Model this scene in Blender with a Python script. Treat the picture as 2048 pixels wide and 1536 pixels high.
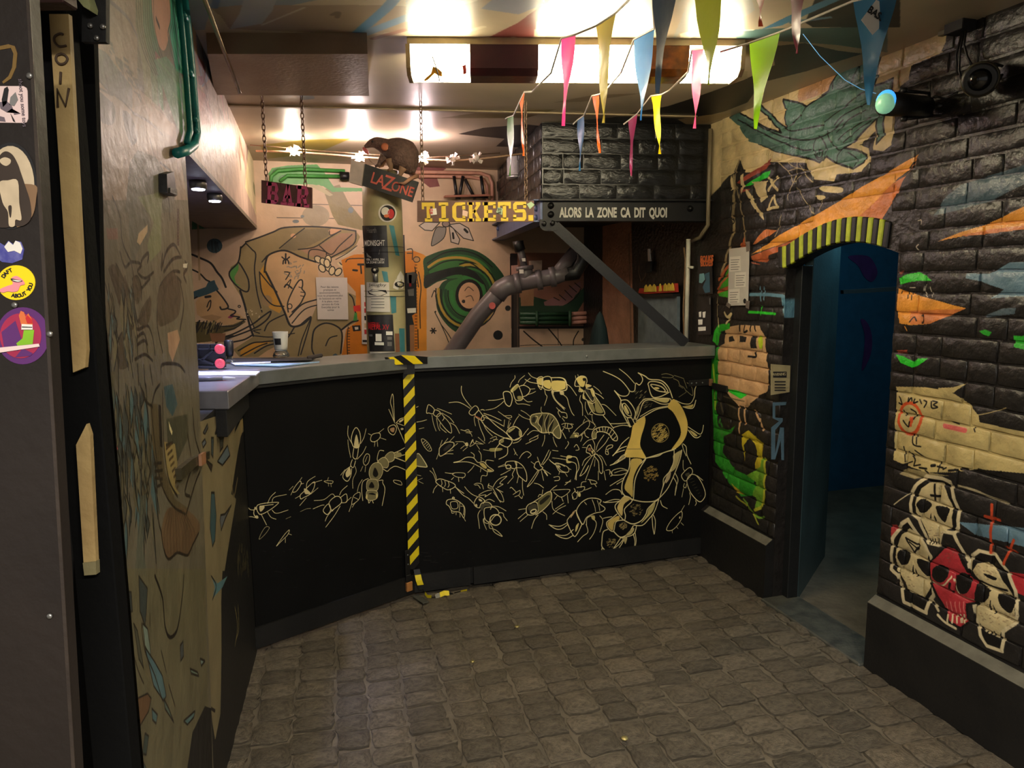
import bpy, bmesh, math, random
import numpy as np
from mathutils import Matrix, Vector
random.seed(7)
for o in list(bpy.data.objects): bpy.data.objects.remove(o)
sc = bpy.context.scene
C = sc.collection

# ---------------------------------------------------------------- camera
FPX, PITCH, ROLL, CAMH = 1450.0, math.atan(200/1450.0), math.radians(.5), 1.6
Fv = Vector((0, math.cos(PITCH), -math.sin(PITCH))); R0 = Vector((1, 0, 0)); U0 = Vector((0, math.sin(PITCH), math.cos(PITCH)))
Rv = R0*math.cos(ROLL) - U0*math.sin(ROLL); Uv = U0*math.cos(ROLL) + R0*math.sin(ROLL)
CAM = Vector((0, 0, CAMH))
cd = bpy.data.cameras.new('camera'); cam = bpy.data.objects.new('camera', cd); C.objects.link(cam)
cd.sensor_width = 36.0; cd.lens = FPX*36.0/2048.0; cd.clip_start = .02
M = Matrix((Rv, Uv, -Fv)).transposed().to_4x4(); M.translation = CAM
cam.matrix_world = M; sc.camera = cam

# ---------------------------------------------------------------- view, world, large lights
sc.view_settings.view_transform = 'Standard'; sc.view_settings.look = 'None'
sc.view_settings.gamma = 1; sc.view_settings.use_curve_mapping = False
sc.view_settings.exposure = 0.4
sc.cycles.adaptive_threshold = .05; sc.cycles.max_bounces = 4; sc.cycles.diffuse_bounces = 3; sc.cycles.glossy_bounces = 2; sc.cycles.transmission_bounces = 4; sc.cycles.caustics_reflective = False; sc.cycles.caustics_refractive = False
w = bpy.data.worlds.new('world'); sc.world = w; w.use_nodes = True
w.node_tree.nodes['Background'].inputs[0].default_value = (1.0, .96, .9, 1)
w.node_tree.nodes['Background'].inputs[1].default_value = .28
def light(name, kind, loc, energy, color, size=.1, target=None, size_y=None, angle=60, blend=.5):
    l = bpy.data.lights.new(name, kind); l.energy = energy; l.color = color
    if kind == 'AREA':
        l.size = size
        if size_y: l.shape = 'RECTANGLE'; l.size_y = size_y
    elif kind == 'SPOT':
        l.spot_size = math.radians(angle); l.spot_blend = blend; l.shadow_soft_size = size
    else: l.shadow_soft_size = size
    o = bpy.data.objects.new(name, l); C.objects.link(o); o.location = loc
    if target is not None: o.rotation_euler = (Vector(target)-Vector(loc)).to_track_quat('-Z', 'Y').to_euler()
    return o
# added fill light behind the camera, out of view, brightening floor and walls
light('rear_fill_light', 'AREA', (.5, -.7, 2.40), 150, (1.0, .95, .86), 1.2, (.55, -.9, 0), .15)

# ---------------------------------------------------------------- pixel -> place
def ray(x, y): return Fv + Rv*((x-1024)/FPX) - Uv*((y-768)/FPX)
def fl(x, y, z=0.0):
    d = ray(x, y); return CAM + d*((z-CAMH)/d.z)
def at(x, y, Y):
    d = ray(x, y); return CAM + d*(Y/d.y)
class Plane:
    """vertical plane: origin O (on floor), X along wall (left to right seen from the room), Y into the wall"""
    def __init__(s, O, X):
        s.O = Vector((O[0], O[1], 0)); s.X = Vector((X[0], X[1], 0)).normalized(); s.Z = Vector((0, 0, 1)); s.Y = s.Z.cross(s.X)
        s.M = Matrix((s.X, s.Y, s.Z)).transposed().to_4x4(); s.M.translation = s.O
    def hit(s, x, y, off=0.0):
        d = ray(x, y); return CAM + d*(((s.O - s.Y*off - CAM).dot(s.Y))/d.dot(s.Y))
    def sz(s, x, y):
        p = s.hit(x, y) - s.O; return p.dot(s.X), p.z
    def w(s, a, n, z): return s.O + s.X*a + s.Y*n + s.Z*z
class Floorlike:
    def __init__(s, z): s.z = z
    def sz(s, x, y): p = fl(x, y, s.z); return p.x, p.y
    def hit(s, x, y, off=0.0): return fl(x, y, s.z-off)

WL = Vector((-.266, .964, 0)).normalized()           # direction of the passage, away from the camera
PR = Plane((1.153, 4.074), (.281, -.96))             # right wall
PB = Plane((-.55, 5.62), (.953, .303))               # back wall behind the bar
PBR = Plane((-.518, 3.579), (.953, .303))            # bar front, right panel
PBL = Plane((-1.133, 3.007), (.732, .681))           # bar front, left panel
PL = Plane((-.964, 2.226), WL)                       # left wall with the hatch
PS = Plane((-.966, 2.234), (-.214, .977))            # bar side panel under the ledge
CEIL = 2.47
PC = Floorlike(CEIL)

# ---------------------------------------------------------------- mesh helpers (all take world coordinates)
MATW = {}
def setpar(o, parent):
    if parent is not None:
        o.parent = parent; o.matrix_parent_inverse = MATW.get(parent.name, Matrix()).inverted()
def mesh(name, V, F, m, parent=None, smooth=False):
    me = bpy.data.meshes.new(name); me.from_pydata([tuple(v) for v in V], [], F); me.update()
    if smooth: me.polygons.foreach_set('use_smooth', [True]*len(me.polygons))
    if m: me.materials.append(m)
    o = bpy.data.objects.new(name, me); C.objects.link(o); setpar(o, parent); return o
def from_bm(name, bm, m, parent=None, smooth=False, mw=None):
    me = bpy.data.meshes.new(name); bm.normal_update(); bm.to_mesh(me); bm.free()
    if smooth: me.polygons.foreach_set('use_smooth', [True]*len(me.polygons))
    if m: me.materials.append(m)
    o = bpy.data.objects.new(name, me); C.objects.link(o)
    if mw is not None: o.matrix_world = mw; MATW[o.name] = mw.copy()
    setpar(o, parent)
    return o
def local(name, V, F, m, P, parent=None):
    """mesh whose own axes are those of plane P (so murals can use its object coordinates)"""
    o = mesh(name, V, F, m); o.matrix_world = P.M; MATW[o.name] = P.M.copy(); setpar(o, parent)
    return o
def boxbm(bm, M4, sx, sy, sz, bevel=0):
    b2 = bmesh.new(); bmesh.ops.create_cube(b2, size=1.0); bmesh.ops.scale(b2, vec=(sx, sy, sz), verts=list(b2.verts))
    if bevel: bmesh.ops.bevel(b2, geom=list(b2.edges), offset=bevel, segments=1, affect='EDGES')
    bmesh.ops.transform(b2, matrix=M4, verts=list(b2.verts))
    vm = {v: bm.verts.new(v.co) for v in b2.verts}
    for f in b2.faces: bm.faces.new([vm[v] for v in f.verts])
    b2.free()
def box(name, c, s, m, parent=None, P=None, rot=None, bevel=.002):
    """c world centre (or plane coordinates when P given), s size along axes"""
    bm = bmesh.new()
    if P is not None:
        M4 = P.M @ Matrix.Translation(c)
    else: M4 = Matrix.Translation(c)
    if rot is not None: M4 = M4 @ rot
    boxbm(bm, M4, *s, bevel=min(bevel, min(s)*.3)); return from_bm(name, bm, m, parent)
def boxes(name, L, m, parent=None, P=None, bevel=.002):
    bm = bmesh.new()
    for it in L:
        c, s = it[0], it[1]; rot = it[2] if len(it) > 2 else Matrix()
        boxbm(bm, (P.M if P else Matrix()) @ Matrix.Translation(c) @ rot, *s, bevel=min(bevel, min(s)*.3))
    return from_bm(name, bm, m, parent)
def tube_vf(pts, r, seg=10, closed=False, caps=True):
    pts = [Vector(p) for p in pts]; n = len(pts); V = []; F = []
    rr = r if isinstance(r, (list, tuple)) else [r]*n
    T = []
    for i in range(n):
        a = pts[(i-1) % n] if (closed or i) else pts[i]; b = pts[(i+1) % n] if (closed or i < n-1) else pts[i]
        T.append((b-a).normalized() if (b-a).length > 1e-9 else Vector((0, 0, 1)))
    u = T[0].orthogonal().normalized()
    for i in range(n):
        u = (u - T[i]*u.dot(T[i])); u = u.normalized() if u.length > 1e-6 else T[i].orthogonal().normalized()
        v = T[i].cross(u)
        for k in range(seg):
            a = 2*math.pi*k/seg; V.append(pts[i] + (u*math.cos(a)+v*math.sin(a))*rr[i])
    m = n if closed else n-1
    for i in range(m):
        for k in range(seg):
            j = (i+1) % n; k2 = (k+1) % seg
            F.append((i*seg+k, i*seg+k2, j*seg+k2, j*seg+k))
    if caps and not closed:
        F.append(tuple(range(seg-1, -1, -1))); F.append(tuple((n-1)*seg+k for k in range(seg)))
    return V, F
def tube(name, pts, r, m, parent=None, seg=10, closed=False, smooth=True):
    V, F = tube_vf(pts, r, seg, closed); return mesh(name, V, F, m, parent, smooth)
def tubes(name, L, m, parent=None, seg=8, smooth=True):
    V = []; F = []
    for pts, r in L:
        v, f = tube_vf(pts, r, seg); k = len(V); V += v; F += [tuple(i+k for i in q) for q in f]
    return mesh(name, V, F, m, parent, smooth)
def lathe(name, prof, base, m, parent=None, axis=(0, 0, 1), seg=20, smooth=True):
    q = Vector((0, 0, 1)).rotation_difference(Vector(axis)); base = Vector(base); V = []; F = []
    for r, z in prof:
        for k in range(seg):
            a = 2*math.pi*k/seg; V.append(base + q @ Vector((r*math.cos(a), r*math.sin(a), z)))
    for i in range(len(prof)-1):
        for k in range(seg):
            k2 = (k+1) % seg; F.append((i*seg+k, i*seg+k2, (i+1)*seg+k2, (i+1)*seg+k))
    F.append(tuple(range(seg-1, -1, -1))); F.append(tuple((len(prof)-1)*seg+k for k in range(seg)))
    return mesh(name, V, F, m, parent, smooth)
def prism(name, poly, th, m, parent=None, P=None, n0=0.0):
    """polygon of (a,z) on plane P extruded from n0 towards the room by th"""
    k = len(poly); V = [P.w(a, n0, z) for a, z in poly] + [P.w(a, n0-th, z) for a, z in poly]
    F = [tuple(range(k-1, -1, -1)), tuple(range(k, 2*k))] + [(i, (i+1) % k, k+(i+1) % k, k+i) for i in range(k)]
    o = mesh(name, V, F, m, parent)
    bm = bmesh.new(); bm.from_mesh(o.data); bmesh.ops.recalc_face_normals(bm, faces=bm.faces); bm.to_mesh(o.data); bm.free()
    return o
def thing(name, label, cat, loc, group=None):
    o = bpy.data.objects.new(name, None); C.objects.link(o); o.location = loc; o.empty_display_size = .05
    MATW[o.name] = Matrix.Translation(loc); return tag(o, label, cat, group)
def tag(o, label, cat, group=None):
    o['label'] = label; o['category'] = cat
    if group: o['group'] = group
    return o
def struct(o, label=None):
    o['kind'] = 'structure'
    if label: o['label'] = label
    return o
def textmesh(s, size, sx=1.0, bold=0.0, ext=.0006, align='CENTER', spacing=1.0):
    cu = bpy.data.curves.new('lettering', 'FONT'); cu.body = s; cu.size = size; cu.extrude = ext; cu.offset = bold
    cu.align_x = align; cu.align_y = 'CENTER'; cu.space_character = spacing; cu.resolution_u = 3
    o = bpy.data.objects.new('lettering_tmp', cu); C.objects.link(o)
    dg = bpy.context.evaluated_depsgraph_get(); me = bpy.data.meshes.new_from_object(o.evaluated_get(dg))
    bpy.data.objects.remove(o); bpy.data.curves.remove(cu)
    for v in me.vertices: v.co.x *= sx
    return me
def lettering(s, size, pos, xdir, ydir, m, parent, sx=1.0, bold=0.0, ext=.0006, name='lettering', align='CENTER', spacing=1.0):
    me = textmesh(s, size, sx, bold, ext, align, spacing); X = Vector(xdir).normalized(); Y = Vector(ydir).normalized(); Z = X.cross(Y)
    M4 = Matrix((X, Y, Z)).transposed().to_4x4(); M4.translation = Vector(pos); me.transform(M4)
    me.materials.clear(); me.materials.append(m)
    o = bpy.data.objects.new(name, me); C.objects.link(o); setpar(o, parent); return o

# ---------------------------------------------------------------- materials
def lin(c):
    return tuple(((v/255)/12.92 if v/255 <= .04045 else ((v/255+.055)/1.055)**2.4) for v in c[:3])+(1,)
MC = {}
def mat(name, col, rough=.6, metal=0.0, var=.25, scale=14.0, bump=.15, bscale=60.0, emit=0.0, trans=0.0, alpha=1.0, rnd=0.0, col2=None, spec=.5):
    if name in MC: return MC[name]
    m = bpy.data.materials.new(name); m.use_nodes = True; nt = m.node_tree; b = nt.nodes['Principled BSDF']
    b.inputs['Roughness'].default_value = rough; b.inputs['Metallic'].default_value = metal
    b.inputs['Specular IOR Level'].default_value = spec
    tc = nt.nodes.new('ShaderNodeTexCoord')
    n = nt.nodes.new('ShaderNodeTexNoise'); n.inputs['Scale'].default_value = scale; n.inputs['Detail'].default_value = 5
    nt.links.new(tc.outputs['Object'], n.inputs['Vector'])
    mx = nt.nodes.new('ShaderNodeMix'); mx.data_type = 'RGBA'
    c = lin(col); c2 = lin(col2) if col2 else tuple(v*(1-var) for v in c[:3])+(1,)
    rp = nt.nodes.new('ShaderNodeMapRange'); rp.inputs[1].default_value = .35; rp.inputs[2].default_value = .7
    nt.links.new(n.outputs['Fac'], rp.inputs[0]); nt.links.new(rp.outputs[0], mx.inputs[0])
    mx.inputs[6].default_value = c; mx.inputs[7].default_value = c2
    out = mx.outputs[2]
    if rnd:
        oi = nt.nodes.new('ShaderNodeObjectInfo'); hs = nt.nodes.new('ShaderNodeHueSaturation')
        mr = nt.nodes.new('ShaderNodeMapRange'); mr.inputs[3].default_value = 1-rnd; mr.inputs[4].default_value = 1+rnd
        nt.links.new(oi.outputs['Random'], mr.inputs[0]); nt.links.new(mr.outputs[0], hs.inputs['Value']); nt.links.new(out, hs.inputs['Color']); out = hs.outputs[0]
    nt.links.new(out, b.inputs['Base Color'])
    if emit:
        b.inputs['Emission Color'].default_value = c; b.inputs['Emission Strength'].default_value = emit
    if trans: b.inputs['Transmission Weight'].default_value = trans
    if bump:
        n2 = nt.nodes.new('ShaderNodeTexNoise'); n2.inputs['Scale'].default_value = bscale; n2.inputs['Detail'].default_value = 4
        nt.links.new(tc.outputs['Object'], n2.inputs['Vector'])
        bp = nt.nodes.new('ShaderNodeBump'); bp.inputs['Strength'].default_value = bump; bp.inputs['Distance'].default_value = .01
        nt.links.new(n2.outputs['Fac'], bp.inputs['Height']); nt.links.new(bp.outputs[0], b.inputs['Normal'])
    MC[name] = m; return m

# ---------------------------------------------------------------- murals: paint drawn as polygons and brush strokes in wall coordinates
CROP = dict(q1=(0,0,4), q2=(0,384,4), q3=(0,768,4), q4=(0,1152,4), q5=(384,0,4), q6=(384,384,4), q7=(812,0,4), q8=(812,384,4),
  r1=(1200,0,4), r2=(1536,0,4), r3=(1200,384,4), r4=(1536,384,4), r5=(1300,700,4), r6=(1536,768,4), b1=(384,700,4), b2=(820,720,6.606), b3=(1100,720,6.206),
  b4=(820,900,6.4), b5=(1080,900,5.851), b6=(480,760,4.519), k=(1780,900,3.493), m=(1420,280,4.655), n=(980,420,5.486), o=(720,400,4.8), p=(0,0,1))
def pts(t):
    v = [float(a) for a in t.replace(',', ' ').split()]; return list(zip(v[::2], v[1::2]))
def smooth(L, closed=False, k=5):
    if len(L) < 3: return L
    out = []; n = len(L); m = n if closed else n-1
    for i in range(m):
        g = lambda j: L[j % n] if closed else L[max(0, min(n-1, j))]
        a, b, c, d = g(i-1), g(i), g(i+1), g(i+2)
        for q in range(k):
            t = q/k
            out.append(tuple(.5*(2*b[e]+(c[e]-a[e])*t+(2*a[e]-5*b[e]+4*c[e]-d[e])*t*t+(3*b[e]-a[e]-3*c[e]+d[e])*t**3) for e in (0, 1)))
    if not closed: out.append(L[-1])
    return out
class Canvas:
    def __init__(s, name, P, s0, s1, z0, z1, res, base):
        s.name, s.P, s.s0, s.s1, s.z0, s.z1, s.res = name, P, s0, s1, z0, z1, res
        s.W = int((s1-s0)*res); s.H = int((z1-z0)*res); s.a = np.empty((s.H, s.W, 3), np.float32); s.a[:] = np.array(base)/255.
        s.tr = None; s.crop('p')
        s.rng = np.random.default_rng(5)
    def crop(s, c): s.c = CROP[c]; return s
    def conv(s, L):
        x0, y0, k = s.c; out = []
        for x, y in L:
            a, z = s.P.sz(x0+x/k, y0+y/k); out.append(((a-s.s0)*s.res, (z-s.z0)*s.res))
        return np.array(out)
    def _blend(s, x0, x1, y0, y1, mask, col, al):
        v = s.a[y0:y1, x0:x1]; mk = (mask*al)[..., None]; v *= (1-mk); v += mk*np.array(col, np.float32)/255.
    def poly(s, t, col, al=1.0, sm=False, raw=False):
        L = pts(t) if isinstance(t, str) else t
        if sm: L = smooth(L, True, 4)
        q = np.array(L) if raw else s.conv(L)
        x0, y0 = np.floor(q.min(0)).astype(int)-1; x1, y1 = np.ceil(q.max(0)).astype(int)+2
        x0 = max(0, x0); y0 = max(0, y0); x1 = min(s.W, x1); y1 = min(s.H, y1)
        if x1 <= x0 or y1 <= y0: return s
        xs = np.arange(x0, x1)+.5; ys = np.arange(y0, y1)+.5
        m = np.zeros((y1-y0, x1-x0), bool); n = len(q)
        for i in range(n):
            ax, ay = q[i]; bx, by = q[(i+1) % n]
            if ay == by: continue
            rows = (ys > min(ay, by)) & (ys <= max(ay, by))
            if not rows.any(): continue
            xi = ax+(ys[rows]-ay)*(bx-ax)/(by-ay); m[rows] ^= xs[None, :] >= xi[:, None]
        s._blend(x0, x1, y0, y1, m.astype(np.float32), col, al); return s
    def line(s, t, col, w=3.0, al=1.0, sm=True, closed=False, raw=False, taper=False):
        """w is the stroke width in photograph pixels"""
        L = pts(t) if isinstance(t, str) else t
        q = smooth(L, closed) if sm else list(L)
        if closed: q = q+[q[0]]
        if not raw:
            c = s.conv(q); x0, y0, k = s.c
            a = s.conv([L[0], (L[0][0]+2*k, L[0][1])]); b = s.conv([L[0], (L[0][0], L[0][1]+2*k)])
            sc_ = (np.hypot(*(a[1]-a[0]))*np.hypot(*(b[1]-b[0])))**.5/2
            hw = max(.5, w*sc_/2)
        else: c = np.array(q); hw = w/2
        n = len(c)
        for i in range(n-1):
            h = hw
            if taper: h = max(.45, hw*(.25+.75*math.sin(math.pi*min(1, .12+.88*(1-i/max(1, n-2)))*.5)))
            p0, p1 = c[i], c[i+1]
            x0 = max(0, int(min(p0[0], p1[0])-h-2)); x1 = min(s.W, int(max(p0[0], p1[0])+h+3))
            y0 = max(0, int(min(p0[1], p1[1])-h-2)); y1 = min(s.H, int(max(p0[1], p1[1])+h+3))
            if x1 <= x0 or y1 <= y0: continue
            X, Y = np.meshgrid(np.arange(x0, x1)+.5, np.arange(y0, y1)+.5)
            d = p1-p0; l2 = d@d
            t_ = np.clip(((X-p0[0])*d[0]+(Y-p0[1])*d[1])/l2, 0, 1) if l2 > 0 else 0
            D = np.hypot(X-p0[0]-t_*d[0], Y-p0[1]-t_*d[1])
            s._blend(x0, x1, y0, y1, np.clip(h+.5-D, 0, 1).astype(np.float32), col, al)
        return s
    def ell(s, x, y, rx, ry, col, al=1.0, rot=0, outline=None, w=2, fill=True):
        L = [(x+rx*math.cos(a)*math.cos(rot)-ry*math.sin(a)*math.sin(rot), y+rx*math.cos(a)*math.sin(rot)+ry*math.sin(a)*math.cos(rot)) for a in np.linspace(0, 2*math.pi, 25)[:-1]]
        if fill: s.poly(L, col, al)
        if outline: s.line(L, outline, w, closed=True, sm=False)
        return s
    def image(s):
        im = bpy.data.images.new(s.name, s.W, s.H); px = np.ones((s.H, s.W, 4), np.float32); px[..., :3] = np.clip(s.a, 0, 1)
        im.pixels.foreach_set(px.ravel()); im.update(); im.pack(); return im
def mural(cv, wall, rough=.5, bump=.25, bscale=40.0, var=.22, nscale=9.0, floorlike=False, spec=.5):
    m = bpy.data.materials.new(cv.name+'_paint'); m.use_nodes = True; nt = m.node_tree; b = nt.nodes['Principled BSDF']
    tc = nt.nodes.new('ShaderNodeTexCoord'); tc.object = wall
    sp = nt.nodes.new('ShaderNodeSeparateXYZ'); nt.links.new(tc.outputs['Object'], sp.inputs[0])
    cb = nt.nodes.new('ShaderNodeCombineXYZ')
    for i, (ax, o0, o1) in enumerate((('X', cv.s0, cv.s1), ('Y' if floorlike else 'Z', cv.z0, cv.z1))):
        mr = nt.nodes.new('ShaderNodeMapRange'); mr.clamp = False; mr.inputs[1].default_value = o0; mr.inputs[2].default_value = o1
        nt.links.new(sp.outputs[ax], mr.inputs[0]); nt.links.new(mr.outputs[0], cb.inputs[i])
    im = nt.nodes.new('ShaderNodeTexImage'); im.image = cv.image(); im.extension = 'EXTEND'; nt.links.new(cb.outputs[0], im.inputs[0])
    n = nt.nodes.new('ShaderNodeTexNoise'); n.inputs['Scale'].default_value = nscale; n.inputs['Detail'].default_value = 6
    nt.links.new(tc.outputs['Object'], n.inputs['Vector'])
    mr = nt.nodes.new('ShaderNodeMapRange'); mr.inputs[1].default_value = .3; mr.inputs[2].default_value = .7; mr.inputs[3].default_value = 1-var; mr.inputs[4].default_value = 1+var*.6
    nt.links.new(n.outputs['Fac'], mr.inputs[0])
    vm = nt.nodes.new('ShaderNodeVectorMath'); vm.operation = 'SCALE'; nt.links.new(im.outputs[0], vm.inputs[0]); nt.links.new(mr.outputs[0], vm.inputs['Scale'])
    nt.links.new(vm.outputs[0], b.inputs['Base Color']); b.inputs['Roughness'].default_value = rough; b.inputs['Specular IOR Level'].default_value = spec
    n2 = nt.nodes.new('ShaderNodeTexNoise'); n2.inputs['Scale'].default_value = bscale; n2.inputs['Detail'].default_value = 5
    nt.links.new(tc.outputs['Object'], n2.inputs['Vector'])
    bp = nt.nodes.new('ShaderNodeBump'); bp.inputs['Strength'].default_value = bump; bp.inputs['Distance'].default_value = .01
    nt.links.new(n2.outputs['Fac'], bp.inputs['Height']); nt.links.new(bp.outputs[0], b.inputs['Normal'])
    return m

# ================================================================ MURALS
BLK = (22, 20, 19); BEI = (202, 182, 136); DRK = (36, 33, 31); CRM = (214, 196, 128)
# ---------------- right wall
cr = Canvas('right_wall_mural', PR, -2.1, 2.1, 0, 2.5, 480, DRK)
cr.poly([(0, 0), ((0+2.1)*480, 0), ((0+2.1)*480, 1200), (0, 1200)], (26, 24, 22), raw=True)
cr.crop('p')
cr.poly('1205 420 1262 420 1268 700 1205 700', (158, 116, 92))
cr.line('1258 470 1262 690', (120, 90, 72), 5)
cr.poly('1420 236 1500 195 1790 60 1905 -10 1895 85 1885 105 1826 130 1822 160 1800 175 1790 225 1788 290 1770 303 1750 300 1755 262 1722 290 1742 297 1742 323 1727 344 1678 349 1671 363 1630 359 1613 326 1538 324 1515 345 1493 345 1480 318 1471 344 1461 351 1444 370 1424 390 1416 400', BEI)
cr.poly('1500 190 1560 150 1660 120 1680 112 1640 140 1600 165 1560 175', (60, 54, 42), .9)
cr.poly('1600 165 1706 104 1690 140 1668 176 1640 190 1600 205', (182, 138, 96))
# scorpion-like fish
fish = '1462 235 1500 252 1520 288 1556 303 1600 313 1633 320 1642 325 1655 313 1676 327 1711 338 1731 325 1736 310 1716 300 1691 296 1705 288 1743 252 1757 236 1757 288 1770 272 1772 226 1785 185 1790 157 1772 166 1752 172 1757 150 1772 85 1778 66 1730 96 1706 103 1676 150 1660 182 1616 213 1598 205 1570 199 1574 222 1574 257 1560 244 1522 207 1516 211 1540 236 1566 266 1540 258 1500 236 1480 225'
TEA = (86, 124, 110)
cr.poly(fish, TEA); cr.line(fish, BLK, 2.2, closed=True, sm=False)
cr.poly('1480 225 1462 235 1478 250 1500 283 1520 288 1556 303 1600 313 1570 298 1530 275', (70, 98, 90)); 
cr.poly('1700 120 1778 66 1772 85 1757 150 1750 172 1690 185 1668 176', (70, 100, 92)); cr.line('1668 178 1676 150 1706 103 1730 97 1778 66', BLK, 2)
for t in ('1500 236 1540 262 1600 280 1650 272 1690 240', '1574 257 1590 262 1650 250', '1615 213 1600 235 1574 257', '1650 245 1690 215 1720 190 1745 182',
          '1672 250 1690 232 1720 215 1740 205', '1676 265 1700 240 1735 220', '1680 280 1705 258 1742 235', '1690 285 1716 262 1745 242', '1636 276 1630 300 1642 320 1655 300 1650 280 1640 272',
          '1690 296 1680 310 1676 326', '1700 305 1716 318 1712 334', '1720 160 1735 150 1745 130', '1700 175 1712 150 1725 120', '1655 262 1665 285 1680 300 1690 296', '1480 240 1530 268 1600 298 1625 300', '1757 236 1766 215 1772 190'):
    cr.line(t, BLK, 1.8)
cr.ell(1642, 308, 5, 8, TEA, outline=BLK, w=2); cr.ell(1642, 308, 2, 4, (40, 60, 55))
cr.crop('m')
cr.poly('290 410 540 270 590 170 530 215 350 330 262 400', (150, 66, 50)); cr.poly('310 435 370 400 520 305 580 285 575 310 550 350 370 425', (40, 190, 50))
cr.poly('290 460 390 455 380 470 290 495', (140, 60, 50))
cr.poly('400 390 540 380 540 540 490 585 440 480', BEI); cr.poly('300 330 325 310 330 430 300 520', BEI); cr.poly('210 330 250 400 240 460 205 470', BEI)
cr.poly('345 470 380 480 430 590 500 690 515 745 470 700 400 600', BEI, sm=True)
for t, w_ in (('560 355 640 465', 5), ('640 345 560 470', 5), ('600 520 560 640', 4.5), ('600 520 638 610', 4.5), ('548 650 600 630 648 625', 4.5)): cr.line(t, BEI, w_, sm=False)
cr.poly('1040 430 1230 440 1262 470 1220 495 1060 478', BEI, sm=True); cr.poly('995 515 1080 518 1090 540 1040 560 1000 540', BEI, sm=True)
WEB = (190, 170, 125)
for t in ('650 210 740 290 790 400', '830 210 825 265 790 400 740 500 740 560', '810 430 900 560 970 690', '740 210 800 250 930 290', '850 230 900 320 960 390', '1060 560 1010 660', '680 700 640 860 620 900', '790 400 860 330', '740 290 830 262'):
    cr.line(t, WEB, 1.5, al=.85)
for t, w_ in (('280 190 245 330 240 560 230 690', 3.5), ('250 420 310 680 340 950', 3), ('215 720 242 790 200 960 120 1250', 6), ('230 330 235 480 215 690', 4), ('190 330 110 420 20 505', 1.5)): cr.line(t, (150, 132, 98), w_, al=.85)
cr.line('215 735 235 745 240 770 215 790', BLK, 2); 
for x in range(700, 1300, 62): cr.line([(x, 560), (x+14, 860)], (70, 62, 56), 1.5, al=.6)
ORA = (226, 152, 60); ORD = (176, 92, 54)
cr.poly('400 1080 840 905 800 965 560 1075 545 1140 400 1125', ORD); cr.poly('410 972 520 830 640 842 430 972', (205, 118, 66)); cr.poly('280 1005 330 900 345 1000', ORD)
cr.poly('400 1065 640 900 960 712 1960 130 1850 290 1720 400 1490 620 1390 710 1050 830 840 905 560 1010', ORA)
cr.poly('1390 710 1490 620 1720 400 1850 330 1930 200 1960 130 1770 470 1600 740 1510 862 1380 850 1050 838', (205, 120, 66)); cr.poly('1080 825 1390 710 1370 850 1060 838', ORD)
cr.poly('390 1135 470 1150 480 1165 400 1150', (150, 80, 60))
cr.crop('r4')
cr.poly('1380 395 1560 320 1780 250 2100 100 2100 290 1900 320 1600 350', ORA); cr.poly('1560 350 1780 300 2100 262 2100 295 1900 320 1600 355', (205, 120, 66))
cr.poly('1045 770 1230 830 1600 930 1310 1055 1150 1065 1060 1050 1040 1000', ORA); cr.poly('1140 950 1590 935 1310 1055 1160 1060', (205, 122, 66)); cr.line('1110 1075 1125 1110', ORA, 2)
GRN = (44, 190, 44)
cr.poly('1050 690 1130 655 1210 640 1270 665 1325 710 1180 715 1060 742', GRN); cr.poly('1030 1300 1090 1310 1180 1360 1210 1330 1290 1330 1230 1385 1160 1405 1080 1365', GRN)
cr.poly('1980 1150 2100 1150 2100 1270 1980 1240', (50, 170, 50)); cr.poly('1700 1112 1760 1100 1812 1122 1780 1155 1740 1140', (50, 160, 50)); cr.poly('1050 640 1110 625 1060 665', (150, 80, 60)); cr.poly('1040 1265 1130 1262 1120 1290 1040 1290', (140, 66, 52))
BLU = (104, 132, 146)
cr.poly('1600 650 1780 655 1960 560 2100 560 2100 830 1790 852 1900 780 1700 712 1595 690', BLU); cr.poly('1340 190 1420 60 1560 -60 2100 -230 2100 -80 1800 70 1520 150', (84, 108, 120), .85); cr.poly('1740 990 1900 930 2000 925 1990 975 1750 1003', (96, 116, 126), .8)
for t in ('1080 780 1070 810', '1130 800 1135 850', '1160 800 1165 860', '1150 1040 1180 1000 1200 1030', '1240 980 1250 1010 1240 1050', '1130 1060 1130 1110'): cr.line(t, BLK, 2)
for t in ('1200 230 1240 225 1240 260', '1220 420 1200 440 1215 465', '1270 740 1260 790 1290 840', '1150 765 1195 765', '1310 760 1330 840'): cr.line(t, (200, 190, 170), 1.6)
cr.crop('r6')
BE2 = (188, 168, 112)
cr.poly('1040 20 1300 25 1480 62 1600 140 1700 250 1710 305 2150 400 2150 720 1860 695 1690 680 1500 705 1280 705 1120 650 1020 605', BE2)
cr.poly('1120 670 1280 700 1480 735 1300 730 1190 760 1060 720', BE2, .7)
cr.poly('1380 30 1500 25 1600 -10 1500 70 1390 60', BE2); cr.line('1600 250 1740 240 1920 190', BE2, 1.6)
cr.ell(1150, 275, 88, 125, ORD, fill=False, outline=(205, 84, 44), w=6)
cr.poly('1150 260 1180 260 1170 340 1150 340', (205, 84, 44))
for t in ('1100 290 1140 340 1150 300', '1160 200 1200 230 1180 280', '1100 210 1120 250', '1170 400 1180 480 1240 500', '1200 410 1205 480', '1060 100 1090 160 1060 150', '1140 110 1140 140 1160 110 1170 135', '1190 120 1185 150 1215 140', '1230 125 1245 155', '1262 130 1285 145 1270 185',
          '1320 140 1330 190 1370 185 1340 165 1365 145 1330 135', '1100 500 1110 620', '1140 540 1190 600 1180 650', '1190 530 1260 580', '1480 300 1530 320', '1390 620 1380 700', '1660 350 1670 380'): cr.line(t, BLK, 2.4)
cr.line('1425 335 1590 370', (212, 92, 92), 9, al=.9)
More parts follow.
